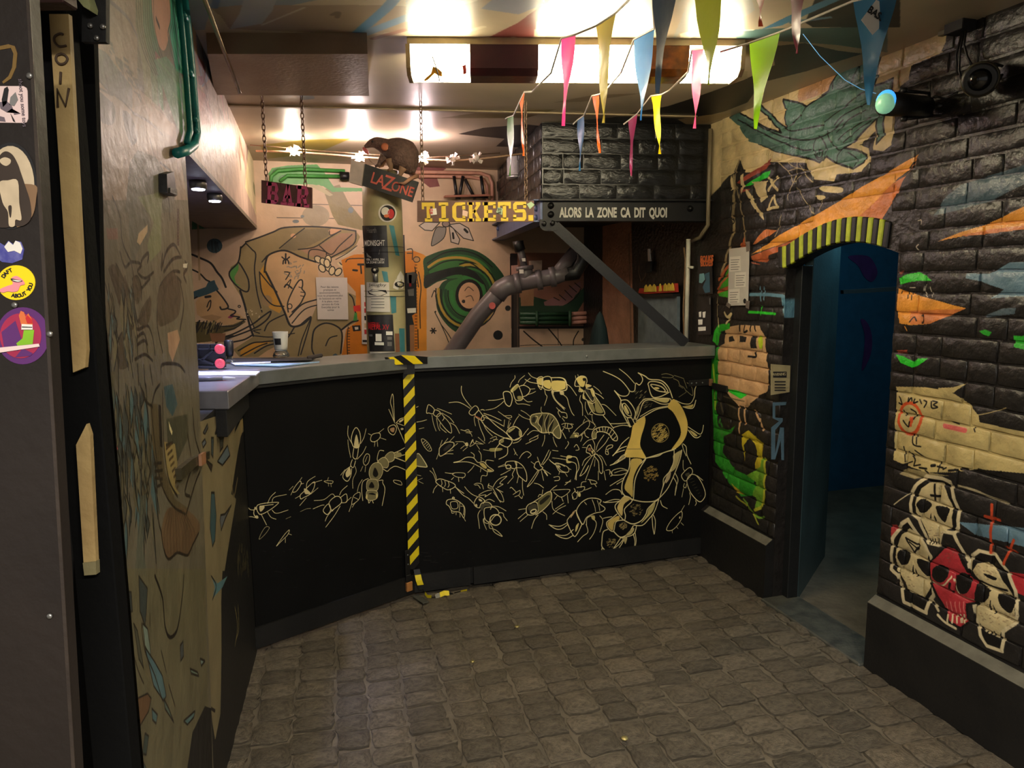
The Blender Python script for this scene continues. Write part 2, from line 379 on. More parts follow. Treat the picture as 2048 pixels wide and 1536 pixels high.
for x in range(1040, 1900, 47):
    y = 640+(x-1040)*.09+random.uniform(-20, 30); cr.line([(x, y), (x+random.uniform(20, 60), y+random.uniform(-15, 25))], BLK, random.uniform(1.5, 6))
cr.crop('k')
WH = (206, 190, 150)
cr.poly('490 500 640 515 935 540 1000 560 1000 690 935 670 600 590', (96, 124, 138)); cr.poly('18 520 60 520 75 545 40 590 25 610', (170, 56, 56)); cr.poly('850 850 1000 870 1000 1040 905 1000', (176, 46, 52))
cr.line('480 250 600 280 700 325 830 370', (180, 166, 130), 5); cr.line('40 380 160 290', WH, 2)
def skull(out, face, eyes, col=(196, 178, 132), w=7):
    cr.poly(out, BLK); cr.line(out, WH, w, closed=True, sm=False); cr.poly(face, col)
    for e in eyes: cr.poly(e, BLK, sm=True)
skull('140 485 95 515 30 620 22 830 62 870 92 940 108 1060 265 1135 285 1050 320 1015 300 740', '150 545 190 570 285 730 270 770 290 800 300 960 250 1030 140 990 120 920 60 840 55 690 95 590',
      ('70 710 100 695 152 730 135 790 90 800 70 760', '200 760 285 790 285 880 240 850', '180 800 160 860 175 860', '190 820 205 870 195 880'))
cr.line('125 612 180 716 215 665 125 612', BLK, 3, sm=False); cr.line('150 640 205 690', BLK, 2.5)
skull('270 182 210 232 165 292 158 440 212 482 250 560 275 645 350 662 372 566 460 580 490 540 492 420 462 330 430 222 380 197', '290 225 380 225 410 300 450 380 450 540 400 560 362 570 350 645 285 630 270 560 230 490 190 430 195 330 235 270',
      ('200 370 240 340 305 380 265 430 225 437 205 405', '335 390 420 405 422 450 400 502 370 480 345 430', '302 440 290 476 300 476', '322 450 338 492 326 492'))
cr.line('326 240 326 350', BLK, 4); cr.line('298 316 352 322', BLK, 4.5)
for x in (290, 308, 326, 343): cr.line([(x, 620), (x, 655)], BLK, 2)
cr.line('460 585 500 660 555 765', WH, 7)
skull('640 702 590 735 562 800 600 1100 645 1290 690 1365 800 1402 805 1265 882 1212 906 1150 890 980 832 842 745 730', '620 790 700 780 760 840 860 990 890 1060 885 1200 800 1250 770 1310 680 1270 650 1230 600 1130 640 1060 720 980 630 920 585 840',
      ('770 1005 885 1040 862 1135 800 1100', '632 970 705 990 690 1040 640 1062', '715 1040 700 1110 715 1112', '732 1080 750 1130 738 1140', '670 860 760 890 750 908 690 885'))
cr.line('620 905 720 950 830 980', BLK, 4)
RED = (168, 48, 54)
cr.poly('400 655 480 680 560 830 640 910 620 1010 610 1075 560 1085 560 1215 500 1250 420 1210 380 1090 290 930 272 790 340 730', BLK); cr.poly('405 672 470 690 545 850 622 920 610 1000 600 1060 540 1070 550 1200 500 1232 430 1190 395 1090 300 920 285 790 350 740', RED)
cr.line('350 1150 400 1200 470 1245', WH, 5); cr.line('300 1030 350 1120', WH, 5)
for e in ((362, 862, 58, 62), (520, 930, 62, 75)): cr.ell(*e, BLK)
cr.line('300 920 380 945 430 900 440 880', WH, 2.5); cr.line('455 900 500 1010 600 1050', WH, 2.5); cr.line('432 930 425 965 445 990', BLK, 4)
for x in (410, 440, 470, 500, 525): cr.line([(x, 1060), (x+8, 1130)], (210, 120, 110), 2); cr.line([(x+6, 1150), (x+8, 1205)], WH, 3.5)
for x in (150, 172, 195, 220): cr.line([(x, 1000+(x-150)*.3), (x+2, 1040+(x-150)*.3)], BLK, 3)
for x in (690, 715, 740): cr.line([(x, 1270), (x, 1320)], BLK, 3)
for _ in range(120):
    cx, cy = random.choice(((110, 920), (440, 720), (700, 1170), (680, 830), (320, 590), (840, 1180))); x = cx+random.gauss(0, 38); y = cy+random.gauss(0, 30)
    cr.line([(x, y), (x+random.uniform(-14, 14), y+random.uniform(-6, 6))], (110, 84, 66), 1.3, al=.6)
RO = (190, 70, 40)
for t, w_ in (('722 380 715 715', 5.5), ('675 462 778 490', 6), ('876 628 808 795', 5.5), ('822 678 892 712', 5)): cr.line(t, RO, w_, sm=False)
# pillar between bar and door
cr.crop('r3')
PNK = (196, 156, 112)
cr.poly('1010 1085 1130 1062 1290 1070 1330 1160 1345 1300 1350 1560 940 1560 950 1240 1010 1210', PNK)
cr.poly('945 790 1050 590 1060 850 960 832', (60, 150, 40)); cr.line('950 780 1050 640', ORD, 4); cr.line('950 800 1050 760', ORD, 5); cr.line('960 700 1040 590', ORD, 5)
cr.poly('945 1062 1050 1048 1052 1092 970 1120 962 1200 905 1330 885 1400 880 1560 960 1560 965 1250 900 1190 915 1110', (44, 170, 40))
cr.line('1210 820 1350 820 1470 832 1482 1000', (88, 130, 150), 5, sm=False); cr.line('1290 760 1300 870', (88, 130, 150), 3); cr.line('1320 760 1325 860', (88, 130, 150), 3)
cr.line('1205 960 1300 965 1415 975', GRN, 4); cr.line('1300 915 1300 980', GRN, 3)
cr.poly('1275 1155 1300 1145 1310 1280 1290 1300', (170, 190, 40)); cr.poly('1260 1300 1285 1330 1330 1300 1300 1380 1260 1350', (190, 190, 40)); cr.line('1290 1380 1295 1536', (90, 180, 50), 6)
for t in ('1130 1062 1128 1110', '1165 1070 1160 1120 1190 1110', '1220 1070 1215 1110', '1250 1070 1260 1110'): cr.line(t, BLK, 3)
for b in ('1040 1160 1070 1150 1090 1190 1050 1200', '1125 1150 1180 1160 1180 1200 1125 1200', '1220 1150 1260 1155 1265 1250 1215 1250'): cr.poly(b, DRK)
cr.line('1010 965 1030 1000 1060 975 1020 1050', BEI, 4); cr.line('945 830 945 1000 950 1080', BEI, 2)
cr.crop('r5')
cr.poly('555 -10 900 -10 955 100 955 330 885 360 790 460 715 440 600 310 548 290', PNK)
for t in ('720 440 725 560 725 660', '765 460 770 590', '850 480 890 570 915 640'): cr.line(t, PNK, 4)
GR2 = (48, 140, 40)
cr.poly('500 -10 555 -10 552 300 540 480 562 620 640 640 695 600 660 660 605 690 592 820 690 955 790 1000 895 935 900 870 850 980 840 1080 860 1090 830 1165 740 1172 640 1060 530 885 505 560 488 100', GR2)
cr.poly('600 310 700 320 780 360 735 390', GRN)
cr.poly('740 680 800 640 860 700 905 735 912 760 900 945 850 950 872 800 845 745 795 705 765 760 768 900 755 800', (190, 170, 40)); cr.poly('790 1000 900 930 900 870 925 860 925 1090 915 1250 850 1285 860 1180 830 1165 860 1060', (110, 160, 44), .9)
cr.line('930 870 925 1090 905 1240 850 1280', (170, 170, 50), 5); cr.line('700 1170 800 1260 880 1390', (150, 150, 50), 3); cr.line('760 1190 860 1330 925 1335', (110, 150, 50), 3)
cr.poly('660 1060 760 1160 700 1140', (190, 160, 50)); cr.line('505 120 520 300 535 470', (150, 180, 50), 4)
for k_ in range(9): cr.ell(565+random.uniform(-5, 25), 560+k_*16, 8, 14, (60, 130, 50), .8)
for t in ('600 370 760 410', '600 420 700 470', '560 380 590 500'): cr.line(t, (96, 84, 60), 2, al=.7)
for t in ('820 430 880 425', '830 470 885 470', '860 400 865 500', '800 50 860 55 850 20'): cr.line(t, BLK, 3)
# ---------------- bar front (two panels), insects in cream line
IN = (228, 212, 156); I2 = (150, 140, 100)
def bugs(c):
    c.crop('b6')
    L = lambda t, w=2.0, cl=False, al=1.0, col=IN: c.line(t, col, w*.72, closed=cl, al=al)
    D = lambda t, col=(206, 190, 140): c.poly(t, col, sm=True)
    L('160 1130 330 1105 335 1125 245 1190 175 1212', 2, True); D('175 1145 220 1140 215 1165 185 1190'); L('180 1140 300 1125', 2); D('130 1150 150 1150 155 1170 135 1170'); D('135 1230 160 1225 165 1250 145 1250'); L('130 1165 125 1210 145 1245', 2)
    for t in ('75 1155 95 1172 125 1175', '60 1240 100 1235 140 1245', '250 1115 275 1060 320 1015', '290 1105 310 1060 420 1035', '190 1210 215 1260 240 1310', '250 1195 280 1240 325 1258', '290 1175 330 1205 435 1175'): L(t, 1.6)
    L('500 960 540 915 552 940 510 1005 475 1010', 1.6, True); L('445 995 480 960', 1.3); L('540 910 560 880', 1.3); L('470 1015 460 1040', 1.3); L('550 940 575 935', 1.3)
    L('575 1010 620 960 672 920 670 970 635 1030 580 1060 550 1075 545 1040', 1.8, True); D('578 985 600 985 640 1025 590 1030'); L('600 990 610 920 680 870', 1.5); L('660 930 740 905', 1.5); L('640 1030 705 975', 1.5); L('545 1045 500 1070', 1.5); L('600 1065 540 1135', 1.5)
    L('760 915 800 910 840 915 830 935 790 930', 1.4, True); L('800 930 800 960', 1.2); L('820 930 825 965', 1.2); L('790 910 800 880', 1.2)
    L('805 1110 860 1055 905 1060 915 1110 850 1165 830 1180', 2, True); L('760 1160 800 1120 820 1170 790 1215 755 1190', 2, True); L('905 1065 960 1030 965 1100 915 1110', 1.8); L('860 1055 830 1030 760 1080 670 1090', 1.6); L('760 1130 730 1135 660 1165', 1.6); L('840 1170 790 1230 770 1275', 1.6); L('905 1140 850 1230 775 1330', 1.6); L('900 1040 920 1000 970 955', 1.6); L('960 1100 1005 1060', 1.6)
    L('1025 1050 1060 1020 1085 1020 1080 1070 1040 1110 1010 1120', 1.5, True); L('1060 1010 1075 950 1105 900', 1.4); L('1010 1120 985 1190', 1.4); L('1040 1110 1015 1150', 1.3); L('1030 1060 1070 1080', 1.3)
    L('1015 580 1005 540 1020 470 1050 430 1080 470 1090 540 1080 585 1070 610 1030 605', 2, True); D('1030 605 1052 490 1075 605'); L('1030 610 1020 690 1045 715 1060 690 1072 610', 1.8); L('1010 570 975 500 978 415', 1.6); L('1090 575 1120 520 1140 440', 1.6); L('1015 720 1000 770 1025 790 1045 730', 1.8); L('1000 780 950 820 930 880 970 915 1000 870 1010 800', 1.8); D('955 840 990 790 1000 850 965 880'); L('1000 700 980 600 975 540', 1.4); L('1040 780 1050 830 1020 900 1020 980', 1.4); L('950 810 910 860', 1.4); L('1060 715 1110 660 1140 600', 1.4)
    L('1120 760 1115 720 1140 670 1170 680 1165 740 1140 770', 1.6, True); L('1110 780 1090 825', 1.3); L('1135 780 1130 830', 1.3); L('1150 690 1130 740', 1.3)
    L('1180 530 1200 490 1260 480 1265 520 1225 555 1190 555', 1.8, True); L('1190 500 1160 485', 1.4); L('1250 480 1300 440', 1.4); L('1260 520 1320 540', 1.4); L('1240 550 1245 600', 1.4); L('1220 555 1215 600', 1.4)
    L('1375 130 1360 200 1375 260 1395 380 1390 240 1385 150', 1.6, True); L('1345 265 1400 390', 1.6); L('1340 430 1390 405 1415 440 1390 495 1350 475', 1.8, True); D('1355 440 1395 430 1390 470 1365 465', (180, 140, 100)); L('1410 390 1450 350 1500 340', 1.8); L('1415 400 1490 570', 1.8); D('1440 370 1475 350 1475 365 1445 385'); D('1455 435 1475 435 1475 450 1455 450'); L('1420 390 1500 420', 1.6)
    # segmented big larva left of the tape
    for t, cl in (('1310 700 1350 655 1390 660 1390 720 1340 740', True), ('1245 740 1300 700 1340 740 1330 790 1280 780', True), ('1175 800 1210 755 1265 755 1290 820 1260 890 1200 905 1170 860', True), ('1145 960 1160 905 1235 905 1250 960 1230 1000 1160 1000', True), ('1150 1005 1232 1005 1240 1060 1200 1085 1150 1075', True)): L(t, 2.4, cl); D(t, (120, 112, 78))
    for t in ('1200 850 1220 790 1250 850 1225 880', '1165 970 1190 920 1215 970', '1160 1030 1200 1020 1225 1040'): D(t, (24, 22, 18))
    D('1150 1030 1135 1060 1150 1080', CRM); D('1232 1020 1245 1050 1230 1075', CRM); L('1160 1085 1165 1112 1180 1090', 1.8); L('1195 1090 1205 1112', 1.8)
    L('1390 660 1440 640 1500 605', 2); L('1395 700 1450 720 1500 740', 2); L('1420 650 1460 680 1500 670', 1.8); D('1400 665 1450 655 1460 690 1410 700', (150, 140, 95))
    L('1300 640 1260 640 1240 710 1250 740', 1.6); L('1290 800 1330 825 1360 800 1410 780 1500 815', 1.7); L('1250 910 1290 905 1290 930 1310 990 1285 1135', 1.7); L('1160 890 1110 920 1100 1000 1110 1090', 1.7)
    L('1390 905 1450 915 1460 950 1400 930', 1.3, True)
    L('190 1390 230 1330 265 1335 230 1390 175 1440', 1.2, True, .8); L('330 1500 400 1400 445 1355 430 1400 370 1460', 1.5, True); L('440 1390 465 1400', 1.2); L('410 1430 410 1470', 1.2); L('545 1190 600 1165 640 1160', 1.2, al=.7); L('415 1255 460 1235', 1.2, al=.7)
    c.crop('b2')
    L('220 700 225 640 250 590 320 650 300 710 250 700', 1.9, True); L('310 715 330 660 390 680 400 720 360 750', 1.9, True); L('350 740 400 700 450 760 430 800', 1.8); L('360 640 420 660 550 715', 1.6); L('420 700 520 760 580 830', 1.6); L('350 750 460 900 545 965 530 850 440 740', 1.8); L('290 730 310 840 345 940', 1.5); L('350 770 370 880 395 935', 1.5); L('400 830 400 890 480 960', 1.5); L('530 830 600 870 655 970', 1.5)
    L('780 690 860 605 905 660 830 730', 2, True); L('900 670 860 740 950 800 980 770 930 690', 1.9, True); L('810 625 720 510 680 420 680 345', 1.7); L('795 640 700 580 620 555 515 565', 1.7); L('985 730 1130 860 1250 950 1350 1050 1200 1010 1050 920 945 805', 2, True); L('975 705 1080 740 1205 800', 1.7); L('990 760 1100 800 1230 870', 1.7); L('900 790 930 900 980 1020 985 1070', 1.6); L('960 820 1010 920 1090 1005', 1.6); L('935 660 960 655 985 665', 1.8); L('850 750 850 800 865 870', 1.5); c.line('860 740 940 780', (200, 120, 80), 1.8)
    L('1000 662 1110 640 1190 590 1240 545', 1.5); L('1235 430 1285 415 1330 440 1350 520 1320 610 1265 580 1240 500', 2.2, True); D('1330 390 1410 320 1430 360 1345 430', (170, 160, 100)); L('1345 400 1410 325 1440 350 1490 510 1400 530 1360 430', 2, True); L('1440 350 1510 335 1585 385 1550 460 1480 490', 2); L('1320 360 1340 300 1385 240 1385 205', 1.5); L('1430 300 1450 260 1515 205', 1.5); L('1500 330 1540 280 1590 240', 1.5); L('1240 505 1130 530 1035 535', 1.6); L('1390 540 1420 580 1500 580 1585 600', 1.5); L('1480 490 1550 550 1615 545', 1.5); L('1540 460 1610 440 1660 415', 1.5); D('1420 480 1480 480 1480 520 1430 525', (150, 140, 90))
    # beetle plates
    for t in ('1690 250 1750 240 1745 330 1690 310', '1760 280 1850 270 1855 380 1770 350', '1880 280 2010 275 2050 300 2045 370 1890 385'): D(t, (224, 202, 120))
    L('1680 250 1750 225 1750 350 1700 340', 2.2, True); L('1755 240 1860 230 1865 390 1760 370', 2.2, True); L('1868 235 2000 235 2060 280 2060 400 1870 395', 2.2); L('1690 250 1610 220 1565 170', 1.8); L('1680 310 1580 290 1520 255', 1.8); L('1650 380 1590 385', 1.5); L('1690 340 1730 390 1750 350', 1.8); L('1780 400 1790 450 1810 490 1775 600', 1.7); L('1880 420 1920 520 2000 600 2050 640', 1.7); D('1870 400 1895 410 1900 440 1880 440'); D('1985 410 2030 420 2030 460 2000 455')
    # grub
    D('1590 760 1640 715 1830 705 1930 780 1990 930 1985 1030 1930 1020 1870 960 1740 960 1660 890 1600 840', (110, 104, 70)); D('1720 740 1760 740 1740 900 1700 860', (30, 28, 22)); D('1790 740 1840 740 1800 930 1770 900', (30, 28, 22)); D('1870 780 1900 800 1860 940 1830 930', (30, 28, 22)); D('1620 760 1660 760 1650 820 1610 820', (40, 38, 30))
    L('1590 760 1640 715 1830 705 1930 780 1990 930 1985 1030 1930 1020 1870 960 1740 960 1660 890 1600 840', 2.3, True); L('1740 720 1690 820 1730 890 1740 960', 2); L('1830 710 1780 830 1800 960', 2); L('1900 780 1830 900 1840 980', 2); L('1960 860 1890 940 1900 1000', 2); L('1660 740 1690 760 1660 830', 2); L('1590 750 1530 700 1465 665', 1.5); L('1590 790 1500 760 1435 715', 1.5); L('1750 700 1730 670 1735 620', 1.5); L('1780 990 1775 1060 1745 1140', 1.5); L('1890 1020 1910 1090 1940 1145', 1.5); L('1985 910 2030 980 2060 1040', 1.5); L('1550 990 1620 935 1700 940', 1.6)
    # small ones
    for t in ('1165 680 1250 740 1280 760 1330 790', '1240 740 1330 735 1340 760 1280 765', '1250 790 1240 880', '1310 800 1290 900', '670 920 740 940 820 950', '720 935 770 920 800 970', '740 960 800 970 820 1010', '1060 1040 1130 1010 1140 1040 1080 1080', '1070 1070 1040 1100', '1100 1050 1160 1050', '1575 1060 1600 1040 1690 1000', '1580 1080 1680 1040 1690 1010', '1530 1110 1600 1080', '1640 1020 1700 990', '900 1020 990 1100', '720 1100 700 1080 600 1080', '720 1130 670 1170', '760 1150 700 1200', '830 1060 790 1140 850 1110 880 1070', '870 1070 960 1110', '800 1110 830 1050 850 1100 970 1110', '880 1120 920 1180', '970 1185 1060 1200', '1370 1170 1395 1230 1420 1260', '1400 1220 1380 1250'): L(t, 1.4)
    D('725 1100 760 1090 770 1130 740 1140'); D('1060 1165 1210 1165 1200 1195 1065 1210', (160, 150, 90)); L('1200 1090 1130 1180 1125 1290', 2); L('1290 1150 1280 1250 1175 1310', 2); L('1180 1100 1190 1060 1270 1030 1350 1070 1290 1150 1190 1110', 2.2, True); D('1190 1070 1230 1040 1240 1080 1200 1100', (150, 140, 90)); L('1280 960 1320 900 1390 880 1460 930 1470 1000 1420 1050 1350 1050', 2.4, True); D('1300 930 1380 890 1380 910 1310 960', (170, 160, 105)); D('1440 930 1470 960 1460 1010 1440 1000', (170, 160, 105)); L('1390 1050 1480 1010 1520 960 1565 905', 1.8); L('1360 1100 1430 1080 1470 1040', 1.6); L('1360 870 1400 790 1440 735', 1.6); L('1300 900 1330 830', 1.5)
    L('385 1200 400 1150 480 1090 570 1090 575 1140 500 1210 420 1265 390 1260', 2.1, True); D('440 1180 520 1110 550 1130 470 1200', (54, 50, 46)); L('400 1130 425 1060', 1.4); L('450 1100 500 1035', 1.4); L('520 1080 585 1010', 1.4); L('570 1150 630 1100', 1.4); L('500 1210 570 1190', 1.4); L('380 1230 350 1310', 1.4); L('430 1260 480 1240 570 1240', 1.4)
    L('150 1050 190 1050 250 1110 285 1190 240 1200 180 1130', 1.5, True); 
    for k_ in range(5): L([(170+k_*20, 1095+k_*22), (205+k_*16, 1062+k_*24)], 1.4)
    L('90 820 150 810 220 790', 1.6); L('120 910 185 895', 1.3); L('85 625 110 612', 1.3)
    D('90 1240 130 1250 220 1390 200 1415 90 1400', (100, 96, 66)); L('95 1240 130 1250 220 1390 205 1415 90 1400', 2, False)
    c.crop('b3')
    L('560 800 480 745 430 690', 1.2)
    # long beetle
    D('330 240 370 205 430 205 440 250 420 330 370 320', (224, 202, 120)); D('360 340 420 380 385 400', (224, 202, 120)); D('440 300 500 310 450 345', (224, 202, 120)); D('410 420 440 470 430 490 405 470', (200, 180, 110)); D('460 510 520 520 560 640 500 610', (150, 140, 90)); D('560 470 620 570 660 650 570 640', (150, 140, 90)); D('430 380 470 360 530 490 510 510', (60, 58, 52)); D('530 350 545 410 535 460 500 370', (214, 196, 120))
    L('310 320 325 240 380 200 440 210 460 260 450 310 510 320 450 350 540 380 555 440 620 540 680 670 560 670 500 600 460 500 410 470 420 390 360 390 370 330', 2.3, True); L('430 380 520 510 550 480 535 400', 2); L('460 510 520 540 560 520', 1.8); D('405 230 435 225 440 255 415 260', (30, 28, 24)); D('315 290 340 290 345 320 320 320', (30, 28, 24)); L('320 230 315 195', 1.4); L('350 200 345 180', 1.4); L('540 325 600 370 640 420', 1.6); L('560 410 620 440 665 480', 1.6); L('640 550 700 570 820 690', 1.6); L('380 440 370 500 400 560 405 690', 1.7); L('440 520 440 600 475 680', 1.6); L('510 640 490 670 530 680', 1.8)
    D('20 270 170 260 190 300 180 360 40 375', (224, 202, 120)); L('10 220 150 225 200 290 190 375 20 390', 2.2); L('210 300 260 340 330 440', 1.7); L('20 400 50 480 120 560 170 600', 1.7); L('150 420 210 470 235 560 270 650 300 690', 1.7); D('120 395 160 400 160 430 130 430'); D('20 400 45 400 40 420')
    for t in ('80 590 130 640 180 650', '120 620 100 650 130 710', '140 650 200 660 210 720 160 700', '180 620 150 590', '150 720 180 760', '145 800 190 785 260 800 275 840 210 850 160 825', '190 790 185 830', '220 790 215 840', '170 850 150 880', '230 850 240 890', '260 790 290 800', '250 965 340 850 470 755 480 830 340 960', '410 780 430 735', '455 850 530 860 555 830', '390 920 400 960 380 1010', '430 890 440 940 480 965', '380 940 430 900', '410 1060 470 1000 540 980', '190 1100 230 1040 220 1010', '300 1080 330 1050 360 1110 320 1120', '30 1120 100 1130'): L(t, 1.6)
    D('250 965 290 910 350 930 340 960', (110, 104, 70)); D('305 930 335 925 335 950 310 955', CRM); L('290 910 350 910 340 960', 1.6)
    L('520 930 545 870 620 835 690 830 760 850 830 940 830 1000 780 990 730 920 650 890 580 900 570 970 530 970', 2.2, True)
    for t in ('570 850 590 900', '610 835 620 890', '650 830 660 890', '690 830 680 900', '730 840 700 910', '770 860 730 930', '800 900 750 960', '820 950 780 990'): L(t, 1.8)
    D('525 920 560 880 570 960 530 970', (130, 122, 80)); L('660 690 720 760 790 850', 2); L('750 790 850 790 970 780', 2); L('780 840 900 810 1010 825', 2); L('520 690 530 760 570 830', 1.4)
    L('700 1090 730 1060 775 1055 770 1085 720 1110 725 1170 690 1160', 1.8, True); L('700 1110 720 1115', 1.4); L('695 1135 720 1140', 1.4)
    L('450 1140 470 1070 500 1055 520 1100 560 1150 520 1190 490 1160', 2, True); D('470 1100 500 1090 510 1130 480 1130', (150, 110, 80)); D('510 1130 540 1130 530 1170', (200, 180, 120)); L('400 1085 460 1090', 1.4); L('530 990 555 1050 550 1120', 1.5); L('570 1120 600 1030 670 930', 1.7); L('580 1140 680 1040 730 960', 1.7); L('500 1190 430 1240 400 1310', 1.6); L('530 1180 440 1300 370 1440', 1.7); L('380 1440 440 1390 480 1310 430 1400', 1.6); L('550 1190 500 1330 440 1490', 1.6); L('550 1190 600 1260 610 1370 640 1410 655 1360 640 1250 580 1170', 2.1, True); L('600 1380 600 1489', 1.6); L('670 1380 690 1489', 1.6); L('610 1180 650 1210 700 1310', 1.5); L('560 1230 550 1320', 1.4)
    D('210 1190 270 1190 265 1215 225 1225 225 1250 270 1260 260 1275 205 1275', (214, 196, 126)); L('130 1190 210 1205', 1.5); L('30 1215 120 1225 210 1240', 1.5); L('270 1200 330 1215 360 1330 330 1410 325 1489', 2); L('270 1265 320 1290 330 1370 310 1480', 1.8); L('60 1290 100 1280 220 1330 225 1390 150 1380 80 1310', 1.9, True); D('100 1300 130 1320 125 1340'); L('0 1250 60 1290', 1.5); L('220 1340 260 1360', 1.4); L('180 1390 215 1445', 1.4); L('120 1380 110 1420', 1.4)
    L('690 1370 740 1365 740 1420', 1.6); L('750 1380 770 1430 750 1440', 1.8); L('770 1420 780 1370 880 1345 970 1380 900 1420 800 1430', 1.8, True); L('800 1400 900 1370 960 1380', 1.5)
    # the big one: head
    L('800 380 870 440 950 445 985 400 965 350 890 260 800 200 660 140', 2.2); L('800 380 860 460 880 510 870 600 920 700 990 830', 2.6); L('965 350 1000 390 1050 380 1065 290 1110 310 1150 250 1130 190 1095 160', 2.4); L('860 110 960 190 1050 290', 1.8); L('1095 160 1180 200 1240 240 1380 255 1470 340 1520 470', 2.8)
    L('1215 300 1240 270 1320 270 1400 300 1460 380 1440 400 1380 390', 2.6); L('1220 310 1250 420 1290 465 1380 450 1480 400', 2.6); L('1250 310 1290 305 1380 330 1430 380 1400 395 1310 370', 2.6, True); D('1290 345 1325 335 1360 350 1330 365', CRM); D('1270 420 1310 430 1300 450', (20, 18, 16))
    D('1290 480 1460 470 1480 500 1440 530 1340 510', (206, 188, 122)); L('1070 740 1060 680 1100 570 1170 490 1280 480 1440 475 1500 490 1480 540 1380 545 1270 500 1200 500 1150 540 1110 660', 2.4, True); D('1075 600 1110 560 1100 640 1070 700', (170, 158, 110)); L('1070 760 1200 680 1330 610 1480 580', 2.6); L('1120 700 1280 610 1460 570', 2)
    L('885 500 960 500 1030 580 1060 660 1040 740', 2.5); L('890 540 900 640 950 710 1010 710', 2.4); L('900 560 930 540 990 620 1010 690 960 680 920 620', 2.2, True); D('920 570 940 570 980 650 965 670 930 620', CRM); L('960 720 1010 720 1050 790', 2.4); L('960 730 1000 830', 2.4)
    for _ in range(16): x = random.uniform(1050, 1180); y = random.uniform(390, 500); L([(x, y), (x+20, y-18)], 1.5, al=.55)
    for _ in range(14): x = random.uniform(1140, 1250); y = random.uniform(530, 610); L([(x, y), (x+20, y-14)], 1.5, al=.45)
    GD = (222, 190, 98)
    c.poly('1160 705 1185 740 1170 830 1130 960 1120 1060 1150 1130 1190 1220 1080 1210 930 1200 950 1100 1000 960 1020 850 1040 800', GD, sm=True); c.poly('1460 580 1520 490 1560 500 1620 560 1680 680 1710 810 1690 940 1630 1040 1560 1100 1500 1120 1610 960 1620 850 1570 720 1520 640', GD, sm=True); c.line('945 1105 1130 1105', (150, 130, 80), 1.5)
    L('1190 1220 1320 1180 1440 1140 1560 1100', 2.8); L('1190 1220 1130 1280 1090 1310', 2.6)
    # mandala disc
    for k_ in range(70):
        a = random.uniform(0, 6.28); r = 100*random.random()**.5; x = 1368+r*math.cos(a); y = 905+r*1.05*math.sin(a); L([(x-12, y), (x, y+8), (x+6, y-10), (x+15, y-4)], 1.5, col=(186, 160, 86))
    c.ell(1368, 905, 108, 116, IN, fill=False, outline=(150, 130, 76), w=1.5)
    for k_ in range(60):
        a = random.uniform(0, 6.28); r = 92*random.random()**.5; x = 1250+r*math.cos(a); y = 1410+r*1.05*math.sin(a); L([(x-10, y), (x, y+8), (x+8, y-8)], 1.5, col=(150, 124, 66))
    L('1560 500 1650 540 1740 540 1790 460 1800 360 1835 285', 2); L('1650 580 1720 600 1780 590 1810 500', 2.2); D('1660 575 1740 560 1780 550 1760 590 1700 590', (190, 170, 100)); L('1715 830 1790 880 1860 920 1890 890 1905 810', 2); L('1715 870 1780 950 1830 965 1870 940', 2.2); D('1730 870 1790 900 1830 940 1790 940', (200, 180, 110))
    L('980 960 900 1030 850 1100 780 1190', 2.2); L('950 1070 870 1100 820 1150', 2.2); L('950 1160 880 1200 830 1270 750 1305', 2.2); L('940 1200 870 1240 830 1280', 2)
    for t in ('1385 180 1450 170 1530 200 1500 220 1390 215', '1540 190 1600 210 1660 230', '1530 230 1590 260 1610 310 1660 340 1690 390', '1700 280 1760 340 1770 440 1690 380', '1600 320 1650 350', '1690 400 1600 460', '1660 240 1700 350'): L(t, 1.5, al=.8, col=I2)
    L('1650 1040 1690 1080 1700 1180 1750 1290', 2); L('1640 1050 1660 1120 1690 1190', 1.8)
    c.crop('b5')
    D('1560 60 1660 0 1640 60 1590 210 1510 260 1560 140', (180, 164, 110)); L('1570 0 1560 150 1500 280 1450 400 1400 560', 2.2); L('1660 0 1640 100 1590 240 1500 440 1400 560', 2.4); D('1480 300 1530 250 1520 330 1470 390', (180, 160, 120)); L('1540 230 1450 330 1440 420 1400 560', 2)
    D('1070 110 1195 115 1130 230 1090 350 1085 540 1050 520 990 450 1010 360 1050 250', (206, 178, 96)); L('1050 95 1040 220 970 360 960 480 1000 540 1080 580 1095 550 1110 360 1160 230 1235 110', 2.8); L('1230 95 1380 70 1450 30 1560 0', 2.6)
    L('1080 580 1200 605 1330 600 1400 560', 2.8); L('1000 540 940 590 880 650 900 720 980 820 1000 770 990 690 1080 590', 2.6, True); D('980 550 1060 570 980 640 960 770 905 690 930 610', (206, 180, 110)); 
    L('980 820 1080 865 1180 830 1240 750 1260 690 1340 610 1390 580', 2.8); D('1270 690 1350 610 1310 730 1180 860 1250 760', (190, 174, 110)); L('1390 580 1340 720 1280 800 1200 880 1100 880', 2.4)
    L('980 820 890 840 860 950 800 920 780 850 840 800 900 750', 2.6); D('800 840 910 770 930 810 870 850 850 940 800 900', (206, 176, 96)); L('860 950 940 1020 1030 980 1090 890', 2.8); D('1000 1000 1090 910 1100 940 1060 990', (180, 164, 110)); L('1130 890 1090 990 940 1030', 2.2)
    L('790 930 740 960 725 1060 730 1140 820 1190 930 1050 940 1020', 2.6); L('730 1140 710 1200 665 1280 700 1300 790 1280 820 1200', 2.6); D('730 1190 760 1190 760 1220 725 1240', (150, 134, 84)); L('820 1190 900 1170 950 1110 980 1050', 2.4); L('840 1170 920 1110 970 1050', 2.2); L('850 1230 860 1190 830 1180', 1.8); D('960 1030 1020 1020 1000 1100 980 1060', (180, 164, 110))
